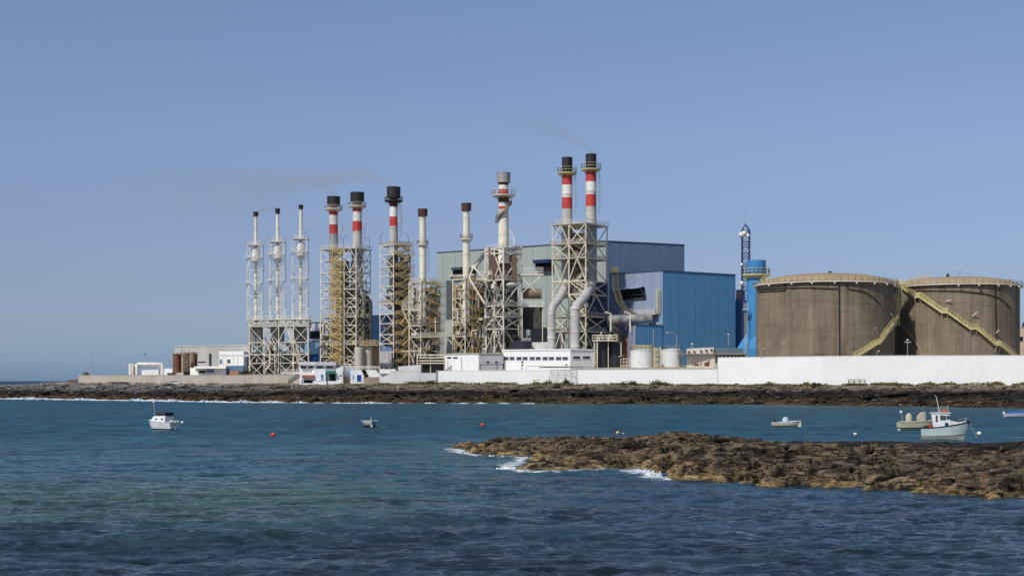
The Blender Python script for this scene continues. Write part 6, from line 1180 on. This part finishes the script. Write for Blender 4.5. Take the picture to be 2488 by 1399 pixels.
# open motor boats
pending = []
def openboat(label, L, B, hmats, rowm, sb, ss_, px, py, rz, covers=True, heel=0, sc_=1):
    global HM; t = empty('open_boat', (0, 0, 0), label, 'boat', 'small open boats'); HM = hmats; h, st = hull(t, L, B, [.22, .36, .80, 1.0], rowm, sb, ss_, .25, .5, .55, .8, floor=.3); gunwale(t, st, hmats[rowm[-1]], .045)
    for x in (-.25*L, 0.02*L, .2*L): MB().box((x, 0, ss_-.12), (.3, B*.8, .05)).build('thwart', M_deck, t)
    pending.append((t, px, py, rz, heel)); return t, st
t, st = openboat('buff open motor boat with two canvas covers, half hidden behind the fishing boat', 5.9, 2.0, [M_hullw, M_bblk, M_buff, M_bblk, M_canv, M_deck], [0, 1, 2, 4], 1.5, 1.15, 2232, 1045, 8)
for o in list(t.children): pass
q = MB().lathe([(.42, 1.2), (.5, 1.6), (.42, 2.1), (.2, 2.4), (.01, 2.45)], (-1.45, 0), 12); q.build('engine_cover', M_canv, t, True)
q = MB().add([(-.05, -.1, 1.25), (1.0, -.1, 1.25), (1.0, -.1, 2.6), (.55, -.1, 2.55), (.15, -.1, 2.2), (-.1, -.1, 1.7)]+[(-.05, .55, 1.25), (1.0, .55, 1.25), (1.0, .5, 2.6), (.55, .5, 2.55), (.15, .5, 2.2), (-.1, .55, 1.7)], [[0, 1, 2, 3, 4, 5], [11, 10, 9, 8, 7, 6]]+[[i, (i+1) % 6, 6+(i+1) % 6, 6+i] for i in range(6)]); q.build('console_cover', M_canv, t)
MB().beam((-2.35, 0, 1.2), (-2.6, 0, 2.55), .09).build('pole', M_mast, t); MB().ball((-2.62, 0, 2.6), .2).build('pole_head', M_lamp, t, True); MB().prism([(-2.6, -.7), (-.9, -.85), (-.9, .85), (-2.6, .7)], 1.16, 1.3).build('deck_cover', M_canv, t)
t, st = openboat('small pale open skiff with a tall rounded pale blue cover amidships', 4.4, 1.5, [M_anti_refl, M_bgrn, M_buff, M_buff, M_hullw, M_deck], [0, 1, 2, 4], .95, .68, 1911, 1037, -6)
q = MB().lathe([(.48, .45), (.52, .8), (.46, 1.25), (.28, 1.5), (.01, 1.56)], (-.15, 0), 14); q.build('console_cover', M_bcan, t, True); outboard(t, -1.7, .45, M_motor, 1.0)
MB().box((-1.35, 0, .62), (.5, .9, .25)).build('stern_box', M_motor, t); MB().add([(1.6, -.1, .6), (2.15, -.1, .7), (2.2, -.1, -.1), (1.75, -.1, -.05), (1.6, .1, .6), (2.15, .1, .7), (2.2, .1, -.1), (1.75, .1, -.05)], [[0, 1, 2, 3], [7, 6, 5, 4], [0, 1, 5, 4], [1, 2, 6, 5], [2, 3, 7, 6], [3, 0, 4, 7]]).build('stem_fender', M_anti_refl, t)
t, st = openboat('grey and white rowing boat seen nearly bow on, left of the centre', 4.2, 2.1, [M_bblk, M_bblk, M_mast, M_hullw, M_greyw, M_deck], [0, 0, 2, 4], 1.0, .78, 898, 1037, -78)
MB().beam((1.95, 0, .2), (2.12, 0, 1.55), .13).build('stem_post', M_greyw, t); MB().beam((-.9, -1.35, .95), (-.9, 1.35, .95), .06).build('oar', M_lamp, t); MB().ball((2.1, .1, .15), .2).build('fender', M_anti_refl, t, True); MB().tube([(1.9, .8, .3), (1.8, 1.6, .08), (1.7, 2.6, .03)], .02, 5).build('mooring_line', M_rope, t)
t, st = openboat('white boat with bright blue cover cut off by the right edge', 5.4, 1.9, [M_anti_refl, M_hullw, M_hullw, M_hullw, M_hullw, M_deck], [0, 1, 1, 1], .85, .62, 2474, 1013, 3)
q = MB().add([(-2.3, -.8, .66), (2.2, -.5, .8), (2.2, .5, .8), (-2.3, .8, .66), (-1.9, -.1, .95), (1.8, -.1, 1.12), (1.8, .1, 1.12), (-1.9, .1, .95)], [[0, 1, 2, 3][::-1], [4, 5, 6, 7], [0, 1, 5, 4], [1, 2, 6, 5], [2, 3, 7, 6], [3, 0, 4, 7]]); q.build('boat_cover', mat('bright_blue_tarp', (.03, .12, .42), (.02, .09, .33), rough=.7, scale=2), t)
o = outboard(t, -2.75, .45, M_lamp, .9); MB().beam((-2.75, 0, 1.0), (-2.3, 0, 1.95), .05).build('tiller', M_black, o)
for a in pending: place(*a)
# cabin cruiser
t = empty('cabin_cruiser', (0, 0, 0), 'white cabin cruiser with dark roof and leaning pole, at the left', 'boat'); HM = [M_bblk, M_hullw, M_hullw, M_hullw, M_hullw, M_deck]
h, st = hull(t, 5.0, 2.3, [.12, .5, .85, 1.0], [0, 1, 2, 3], 1.35, 1.0, .3, .5, .6, .88, floor=.1); gunwale(t, st, M_hullw, .05)
q = MB().add([(-1.5, -.95, 1.0), (1.6, -.7, 1.2), (1.6, .7, 1.2), (-1.5, .95, 1.0), (-1.45, -.85, 1.95), (1.0, -.6, 1.9), (1.0, .6, 1.9), (-1.45, .85, 1.95)], [[0, 1, 2, 3][::-1], [4, 5, 6, 7], [0, 1, 5, 4], [1, 2, 6, 5], [2, 3, 7, 6], [3, 0, 4, 7]]); cb = q.build('cabin', M_hullw, t)
for s_ in (-1, 1):
    for x in (-.9, .35): MB().box((x, s_*.88 if x < 0 else s_*.76, 1.5), (.35, .12, .18)).build('window', M_glass, cb)
q = MB().add([(-1.5, -.82, 1.97), (.85, -.62, 1.95), (.85, .62, 1.95), (-1.5, .82, 1.97), (-1.5, -.8, 2.5), (.7, -.55, 2.28), (.7, .55, 2.28), (-1.5, .8, 2.5)], [[0, 1, 2, 3][::-1], [4, 5, 6, 7], [0, 1, 5, 4], [1, 2, 6, 5], [2, 3, 7, 6], [3, 0, 4, 7]]); q.build('canopy', M_black, t)
MB().beam((1.25, 0, 1.8), (1.7, 0, 3.95), .09).build('pole', M_mast, t); MB().ball((1.7, 0, 3.95), .16).build('pole_head', M_lamp, t, True); outboard(t, -2.55, .55, M_anti_refl, 1.0); MB().box((-2.5, -.55, 1.25), (.8, .3, .14)).box((-2.5, .55, 1.25), (.8, .3, .14)).build('bathing_platform', M_hullw, t)
place(t, 392, 1043, 150, 3)
# buoys
def buoy(px, py, r, m, label, group, ecc=1.0):
    D = EYE*F/(py-HY); t = empty('buoy', (X(px, D), D, -.05), label, 'buoy', group); MB().ball((X(px, D), D, r*.82), r, ecc, 18, 12).build('float', m, t, True)
    MB().tube([(X(px, D), D, r*.82+r*ecc-.03), (X(px, D), D, r*.82+r*ecc+.07)], .04, 6).build('eye', M_black, t, True); return t
M_rb = mat('red_buoy_plastic', (.62, .045, .02), (.50, .04, .02), rough=.35, spec=.5, scale=3, bump=.005); M_wb = mat('white_buoy_plastic', (.75, .73, .64), (.62, .58, .46), rough=.4, scale=3, bump=.005)
buoy(664, 1061, .31, M_rb, 'round red buoy, nearer and left of the two', 'red buoys'); buoy(1172, 1036, .30, M_rb, 'round red buoy, farther and right of the two', 'red buoys')
buoy(443, 1029, .24, M_wb, 'small white buoy right of the cabin cruiser', 'pale buoys'); buoy(1501, 1055, .27, mat('yellow_buoy_plastic', (.62, .40, .15), rough=.45), 'small yellow buoy just beyond the reef crest', 'pale buoys', .8); buoy(1514, 1055, .16, M_greyw, 'tiny grey float beside the small yellow buoy', 'pale buoys', .6)
buoy(2078, 1058, .24, M_wb, 'small white buoy between the skiff and the fishing boat', 'pale buoys', .8); buoy(2379, 1057, .29, M_wb, 'white buoy right of the fishing boat', 'pale buoys', .9)
# ---------------------------------------------------------------- van
t = empty('white_van', (0, 0, 0), 'small white van parked by the beige wall on the rocky point', 'van'); q = MB()
prof = [(-1.95, .35), (1.95, .35), (1.97, .85), (1.55, 1.05), (1.05, 1.72), (-1.75, 1.78), (-1.95, 1.1)]; n = len(prof)
q.add([(x, -.82 if z < 1.2 else -.72, z) for x, z in prof]+[(x, .82 if z < 1.2 else .72, z) for x, z in prof], [list(range(n)), list(range(n, 2*n))[::-1]]+[[i, (i+1) % n, n+(i+1) % n, n+i] for i in range(n)]); q.build('body', M_lamp, t)
for s_ in (-1, 1):
    for x0, x1 in ((-1.6, -.75), (-.65, .2), (.3, 1.0)): MB().add([(x0, s_*.835, 1.1), (x1+(.25 if x1 > .9 else 0), s_*.835, 1.1), (x1, s_*.765, 1.58), (x0, s_*.765, 1.58), (x0, s_*.7, 1.1), (x1, s_*.7, 1.58)], [[0, 1, 2, 3]]).build('window', M_glass, t)
    for x in (-1.2, 1.25): w_ = MB().tube([(x, s_*.62, .32), (x, s_*.86, .32)], .32, 16).build('wheel', M_black, t, True); MB().tube([(x, s_*.85, .32), (x, s_*.875, .32)], .17, 12).build('rim', M_mast, w_, True)
    MB().box((1.93, s_*.6, .78), (.1, .28, .16)).build('headlight', M_bglass, t)
MB().add([(1.53, -.7, 1.08), (1.53, .7, 1.08), (1.1, .66, 1.66), (1.1, -.66, 1.66)], [[0, 1, 2, 3]]).build('windscreen', M_glass, t); MB().box((1.98, 0, .42), (.12, 1.6, .2)).build('bumper', M_bblk, t)
Dv = 536; t.location = (X(424, Dv), Dv, float(shore_h(np.array([[X(424, Dv)]]), np.array([[float(Dv)]]), np.array([[424.]]))[0, 0])+.12); t.rotation_euler = (0, 0, R(8)); t.scale = (.98, .98, 1)
# ---------------------------------------------------------------- vegetation
def leafmat(name, c, c2):
    m, nt, b = base_mat(name); L = nt.links.new; g = N(nt, 'ShaderNodeNewGeometry'); r = ramp(nt, [(0, c), (.5, c2), (1, tuple(v*1.35 for v in c2))]); L(g.outputs['Random Per Island'], r.inputs['Fac']); L(r.outputs['Color'], b.inputs['Base Color']); b.inputs['Roughness'].default_value = .8; b.inputs['Specular IOR Level'].default_value = .15; return m
M_sh1 = leafmat('olive_scrub_leaf', (.06, .052, .020), (.17, .135, .045)); M_sh2 = leafmat('dark_bush_leaf', (.022, .026, .012), (.06, .055, .022)); M_sh3 = leafmat('dark_tree_leaf', (.018, .030, .014), (.05, .075, .03)); M_wood = mat('twig_brown', (.12, .09, .06), rough=.9, bump=.01)
def leaves(q, c, rx, ry, rz, n, s, rd, lobes=5):
    lb = [(rd.uniform(-.55, .55)*rx, rd.uniform(-.4, .4)*ry, rd.uniform(.15, .6)*rz, rd.uniform(.4, .75)) for _ in range(lobes)]
    for _ in range(n):
        l = rd.choice(lb); u = rd.uniform(-1, 1); a = rd.uniform(0, 6.28); k = rd.random()**.45*l[3]; w_ = math.sqrt(1-u*u)
        p = Vector((c[0]+l[0]+rx*k*w_*math.cos(a), c[1]+l[1]+ry*k*w_*math.sin(a), c[2]+max(.05, l[2]+rz*k*u*.9)))
        d = Vector((rd.uniform(-1, 1), rd.uniform(-1, 1), rd.uniform(-.5, 1))).normalized(); e = d.cross(Vector((rd.uniform(-1, 1), rd.uniform(-1, 1), rd.uniform(-1, 1)))).normalized(); z = s*rd.uniform(.6, 1.4)
        q.add([p-d*z-e*z*.4, p+e*z*.0-d*0+e*z*.5, p+d*z, p-e*z*.5], [[0, 1, 2, 3]])
def shrub(px, py, w, h, label, m=None, seed=0, D=None, cat='shrub', name='shrub', group='shrubs along the foot of the white walls', n=None):
    rd = random.Random(seed+int(px)); D = D or float(wallD(px))-3.0; s = D/F; z0 = float(wallZ(px))-.25 if D < 560 and py > 915 else Z(py, D)-.2; t = empty(name, (X(px, D), D, z0), label, cat, group)
    top = Z(py-h, D)-z0; q = MB(); leaves(q, (X(px, D), D, z0), w*s/2, w*s/3.2, top*.8, n or int(60+w*9), .28, rd, 4+int(w/14)); q.build('foliage', m or M_sh1, t)
    q = MB()
    for k in range(5): q.tube([(X(px, D)+rd.uniform(-.2, .2), D, z0), (X(px, D)+rd.uniform(-.4, .4)*w*s, D+rd.uniform(-.5, .5), z0+top*rd.uniform(.4, .8))], [.07, .02], 5)
    q.build('stem', M_wood, t); return t
shrub(1049, 931, 26, 11, 'round olive bush beside the dark drain pipe', seed=1)
shrub(1301, 932, 20, 15, 'wispy thin shrub left of the mouldy patch', seed=2, n=60)
shrub(1330, 933, 24, 13, 'low dark shrub under the left part of the mouldy patch', M_sh2, 3)
shrub(1379, 934, 28, 18, 'pointed dark shrub right under the mouldy patch', M_sh2, 4)
shrub(1515, 935, 30, 11, 'rounded shrub left of the pair right of the mouldy wall', M_sh2, 5); shrub(1543, 935, 32, 13, 'rounded shrub, second of the pair right of the mouldy wall', M_sh2, 6)
shrub(1603, 935, 58, 17, 'largest spreading bush, below the left white tank', M_sh2, 7)
shrub(1728, 936, 34, 6, 'low olive clump before the step in the white wall', seed=8); shrub(1792, 935, 24, 6, 'small olive clump just right of the step in the wall', seed=9)
shrub(1868, 935, 30, 12, 'twiggy olive shrub under the left part of the nearer tank', seed=10); shrub(1958, 935, 20, 12, 'upright olive shrub under the middle of the nearer tank', seed=11); shrub(1985, 935, 30, 10, 'wide olive shrub left of the white bench', M_sh2, 12)
shrub(2150, 934, 70, 8, 'long low olive mound right of the white bench', seed=13); shrub(2262, 934, 26, 9, 'olive clump under the long yellow stair', seed=14); shrub(2308, 934, 40, 9, 'humped olive shrub under the middle of the far right tank', seed=15); shrub(2421, 934, 38, 12, 'olive shrub with raised tip at the far right of the wall', seed=16)
shrub(597, 909, 48, 13, 'dark bush on the beige wall below the slim white towers', M_sh2, 17, D=560, group=None)
t = empty('agave_plant', (X(209, 578), 578, Z(911.5, 578)), 'spiky grey green agave at the left end of the beige wall', 'plant'); rd = random.Random(5); q = MB()
for k in range(46):
    a = rd.uniform(0, 6.28); e = rd.uniform(.3, 1.3); b = Vector((X(209, 578)+rd.uniform(-1.2, 1.2), 578+rd.uniform(-.6, .6), Z(911.5, 578))); d = Vector((math.cos(a)*math.cos(e), math.sin(a)*math.cos(e), math.sin(e)))*rd.uniform(.9, 2.0); sd_ = Vector((-math.sin(a), math.cos(a), 0))*.1
    q.add([b-sd_, b+sd_, b+d*.6+sd_*1.3+Vector((0, 0, .05)), b+d, b+d*.6-sd_*1.3+Vector((0, 0, .05))], [[0, 1, 2, 3, 4]])
q.build('leaf_rosette', leafmat('agave_leaf', (.06, .075, .05), (.20, .22, .16)), t)
# tree by the sandy house
t = empty('dark_tree', (X(2484, 545), 545, 8.4), 'dark green tree at the right edge between the brown tank and the sandy house', 'tree'); rd = random.Random(8); q = MB(); leaves(q, (X(2485, 545), 545, 10.5), 3.4, 3.2, 6.2, 1500, .34, rd, 9); q.build('crown', M_sh3, t); q = MB().tube([(X(2485, 545), 545, 8.4), (X(2485, 545)+.2, 545, 12), (X(2485, 545), 545, 15)], [.35, .25, .1], 8)
for k in range(5): q.tube([(X(2485, 545), 545, 11+k*.6), (X(2485, 545)+rd.uniform(-2.4, 2.4), 545+rd.uniform(-2, 2), 13+k*.7)], [.12, .03], 5)
q.build('trunk', M_wood, t)
# dry reeds before the narrow house
t = empty('dry_reeds', (X(842, 509), 509, 6), 'clump of tall dry grey reeds between the gabled house and the blue door', 'plant'); rd = random.Random(9); q = MB()
for k in range(34): x = X(842, 509)+rd.uniform(-1.3, 1.3); q.tube([(x, 509+rd.uniform(-.5, .5), 5.9), (x+rd.uniform(-.3, .3), 509, 8.5), (x+rd.uniform(-.9, .9), 509, rd.uniform(9.2, 11.2))], [.06, .05, .02], 4)
q.build('stalks', mat('dry_reed', (.20, .17, .12), (.10, .09, .07), rough=.9), t)
# bench-like white slatted seat under the tall wall
D = 455; t = empty('white_bench', (X(2082, D), D, 5.6), 'low weathered white slatted bench against the tall white wall', 'bench'); z0 = Z(934, D)
q = MB()
for k in range(4): q.box((X(2082, D), D+.25, z0+.55+k*.38), (5.4, .1, .2))
q.build('backrest', M_beige, t); q = MB()
for k in range(3): q.box((X(2082, D), D-.35+k*.25, z0+.5), (5.4, .18, .08))
q.build('seat', M_whiteh, t)
for dx in (-2.6, -.9, .9, 2.6): MB().box((X(2082, D)+dx, D, z0+.55), (.14, .7, 1.9)).build('leg', M_black, t)
# scattered pale stones and low scrub on the shore, and wet boulders: nobody could count them
def shz(x, y): return float(shore_h(np.array([[x]]), np.array([[y]]), np.array([[x/y*F+CX]]))[0, 0])
rd = random.Random(12); q = MB(); pts_s = []
for _ in range(700):
    s_ = rd.uniform(-100, 2560); u = rd.choice((rd.uniform(.3, 1.0), rd.uniform(.72, .98), rd.uniform(.02, .3))); d = float(shoreD(s_)); y = d+u*(float(wallD(s_))-d); pts_s.append((X(s_, y), y, s_))
xs = np.array([[p[0] for p in pts_s]]); yy = np.array([[p[1] for p in pts_s]]); s2 = np.array([[p[2] for p in pts_s]]); zz = shore_h(xs, yy, s2)[0]
for (x, y, _), z in zip(pts_s, zz):
    r = rd.uniform(.10, .34)*(1.8 if rd.random() < .05 else 1); o0 = len(q.v); q.ball((x, y, z+r*.15), r, rd.uniform(.35, .7), 6, 4)
    for i in range(o0, len(q.v)): v = q.v[i]; q.v[i] = (x+(v[0]-x)*1.7+rd.uniform(-.1, .1)*r, v[1]+rd.uniform(-.1, .1)*r, v[2]+rd.uniform(-.15, .15)*r)
o = q.build('shore_stones', mat('pale_shore_stone', (.34, .29, .24), (.16, .135, .11), scale=.4, rough=.9, bump=.03)); o['kind'] = 'stuff'
q = MB(); pv = []
for _ in range(9500):
    s_ = rd.uniform(980, 2600); u = 1.0-.012-.13*rd.random()**1.6*(1 if 1250 < s_ < 1500 else .55); d = float(shoreD(s_)); y = d+u*(float(wallD(s_))-d)
    if pn(np.array([s_/38.]), np.array([3.3]), 40)[0]+rd.uniform(-.25, .45) > -.1: pv.append((X(s_, y), y, s_))
xs = np.array([[p[0] for p in pv]]); yy = np.array([[p[1] for p in pv]]); s2 = np.array([[p[2] for p in pv]]); zz = shore_h(xs, yy, s2)[0]
for (x, y, _), z in zip(pv, zz):
    for k in range(2):
        p = Vector((x+rd.uniform(-.4, .4), y+rd.uniform(-.4, .4), z+rd.uniform(0, .6))); d = Vector((rd.uniform(-1, 1), rd.uniform(-1, 1), rd.uniform(.1, 1))).normalized()*.48; e = d.cross(Vector((rd.uniform(-1, 1), .3, .2))).normalized()*.16
        q.add([p-d-e, p+e, p+d, p-e*.6], [[0, 1, 2, 3]])
o = q.build('low_scrub', M_sh1); o['kind'] = 'stuff'
# breaking surf against the western shore and the reef
q = MB(); rd = random.Random(21)
def surf_line(pts, hgt, dep):
    prev = None
    for (x, y, k) in pts:
        z = hgt*k*(.25+.75*rd.random()); o = y-dep*(.5+rd.random())*k
        cur = (Vector((x, o, -.05)), Vector((x, (o+y)/2, z)), Vector((x, y+.8, z*.35)))
        if prev and k > .05: q.add([prev[0], cur[0], cur[1], prev[1]], [[0, 1, 2, 3]]); q.add([prev[1], cur[1], cur[2], prev[2]], [[0, 1, 2, 3]])
        prev = cur
ps = []
for s_ in np.arange(-420, 1300, 1.6):
    yy_ = float(shoreD(s_)); x_ = X(s_, yy_); yy_ -= 4*float(fbm(np.array([[x_/16]]), np.array([[yy_/16]]), 3, 4)[0, 0])+1.2; a_ = float(pn(np.array([s_/34.]), np.array([1.7]), 300)[0]); k_ = min(1.35, max(0, float(np.interp(s_, [-420, 0, 560, 640, 800, 1300], [.8, .95, .85, .55, .22, .1]))+.9*a_)); ps.append((x_*yy_/float(shoreD(s_)), yy_, k_))
surf_line(ps, .75, 5)
o = q.build('shore_surf', M_foam, None, True); o['kind'] = 'stuff'
q = MB()
for (xa, ya), (xb, yb), k0, k1 in (((X(1062, 144), 144.5), (X(1120, 141), 141), .3, 1), ((X(1120, 141), 140), (X(1170, 131.5), 131.5), 1, .9), ((X(1170, 131.5), 131.5), (X(1285, 128), 127.6), .9, .8), ((X(1205, 113.5), 113.5), (X(1255, 112.6), 112.3), .4, 1), ((X(1255, 112.6), 112.3), (X(1300, 108.4), 108.4), 1, .7), ((X(1430, 110), 110.1), (X(1540, 110), 109.8), .5, .8), ((X(1540, 110), 109.8), (X(1604, 103), 103.2), 1.8, 2.0)):
    n = int(math.hypot(xb-xa, yb-ya)/.16)+2; surf_line([(xa+(xb-xa)*i/n, ya+(yb-ya)*i/n+rd.uniform(-.35, .35), max(0, (k0+(k1-k0)*i/n)*(.35+1.0*float(pn(np.array([i/7.+xa]), np.array([ya]), 301)[0])+.45))) for i in range(n+1)], .26, 1.1)
o = q.build('reef_surf', M_foam, None, True); o['kind'] = 'stuff'
# ---------------------------------------------------------------- smoke
def plume(label, p0, L, drop, r0, r1, up, dens, colr, powr=.6, rp=.7, rise=0.0):
    """thin smoke drifting to the left of a chimney mouth: a closed box with density following a bending centre line"""
    m = bpy.data.materials.new('thin_smoke'); m.use_nodes = True; nt = m.node_tree; nt.nodes.remove(nt.nodes['Principled BSDF']); v = N(nt, 'ShaderNodeVolumePrincipled'); nt.links.new(v.outputs[0], nt.nodes['Material Output'].inputs['Volume'])
    v.inputs['Color'].default_value = (*colr, 1); v.inputs['Anisotropy'].default_value = 0; Lk = nt.links.new
    tc = N(nt, 'ShaderNodeTexCoord'); s = N(nt, 'ShaderNodeSeparateXYZ'); Lk(tc.outputs['Object'], s.inputs[0])
    u = math_(nt, 'DIVIDE', math_(nt, 'MULTIPLY', s.outputs[0], -1), L, clamp=True)
    zc = math_(nt, 'ADD', math_(nt, 'MULTIPLY', math_(nt, 'POWER', u, powr), up), math_(nt, 'MULTIPLY', math_(nt, 'MULTIPLY', u, 12.0, clamp=True), rise)); rr = math_(nt, 'ADD', math_(nt, 'MULTIPLY', math_(nt, 'POWER', u, rp), r1-r0), r0)
    nz = N(nt, 'ShaderNodeTexNoise', i_Scale=.09, i_Detail=4.0, i_Roughness=.6); Lk(tc.outputs['Object'], nz.inputs['Vector'])
    dz = math_(nt, 'ADD', math_(nt, 'SUBTRACT', s.outputs[2], zc), math_(nt, 'MULTIPLY', math_(nt, 'SUBTRACT', nz.outputs['Fac'], .5), math_(nt, 'MULTIPLY', rr, 1.5))); dist = math_(nt, 'SQRT', math_(nt, 'ADD', math_(nt, 'MULTIPLY', dz, dz), math_(nt, 'MULTIPLY', s.outputs[1], s.outputs[1])))
    f = math_(nt, 'SUBTRACT', 1.0, math_(nt, 'DIVIDE', dist, rr), clamp=True); f = math_(nt, 'MULTIPLY', math_(nt, 'MULTIPLY', f, f), math_(nt, 'MULTIPLY', math_(nt, 'POWER', math_(nt, 'SUBTRACT', 1.0, u), 1.3), math_(nt, 'GREATER_THAN', math_(nt, 'MULTIPLY', s.outputs[0], -1), -1.5)))
    n3 = ramp(nt, [(.3, .15), (.6, 1.0)]); Lk(nz.outputs['Fac'], n3.inputs['Fac'])
    d = math_(nt, 'MULTIPLY', math_(nt, 'DIVIDE', math_(nt, 'MULTIPLY', math_(nt, 'MULTIPLY', f, n3.outputs['Color']), dens*r0), rr), 1.0); Lk(d, v.inputs['Density'])
    q = MB().box((-L/2+1, 0, up/2+drop), (L+2, r1*2.2, abs(up)+r1*2.4)); q.v = [(a[0]+p0[0], a[1]+p0[1], a[2]+p0[2]) for a in q.v]
    t = thing('smoke_plume', q, m, label, 'smoke', 'thin smoke plumes', base=tuple(p0)); return t
D = 546; plume('thin brownish smoke drifting up and left from the tallest banded chimney', P(1436, 371, D), 38, 0, 1.6, 10, 17, .6, (.66, .62, .44), .75)
D = 563; plume('thin grey green smoke drifting left from the single banded chimney', P(956, 452, D), 125, 0, 2.4, 30, -14, .40, (.70, .67, .47), 1.5, 1.35, 4.5)
D = 585; plume('faint brown smoke drifting left from the middle slim chimney', P(674, 506, D), 32, 0, .9, 8, -5, .6, (.62, .57, .42), 1.4)
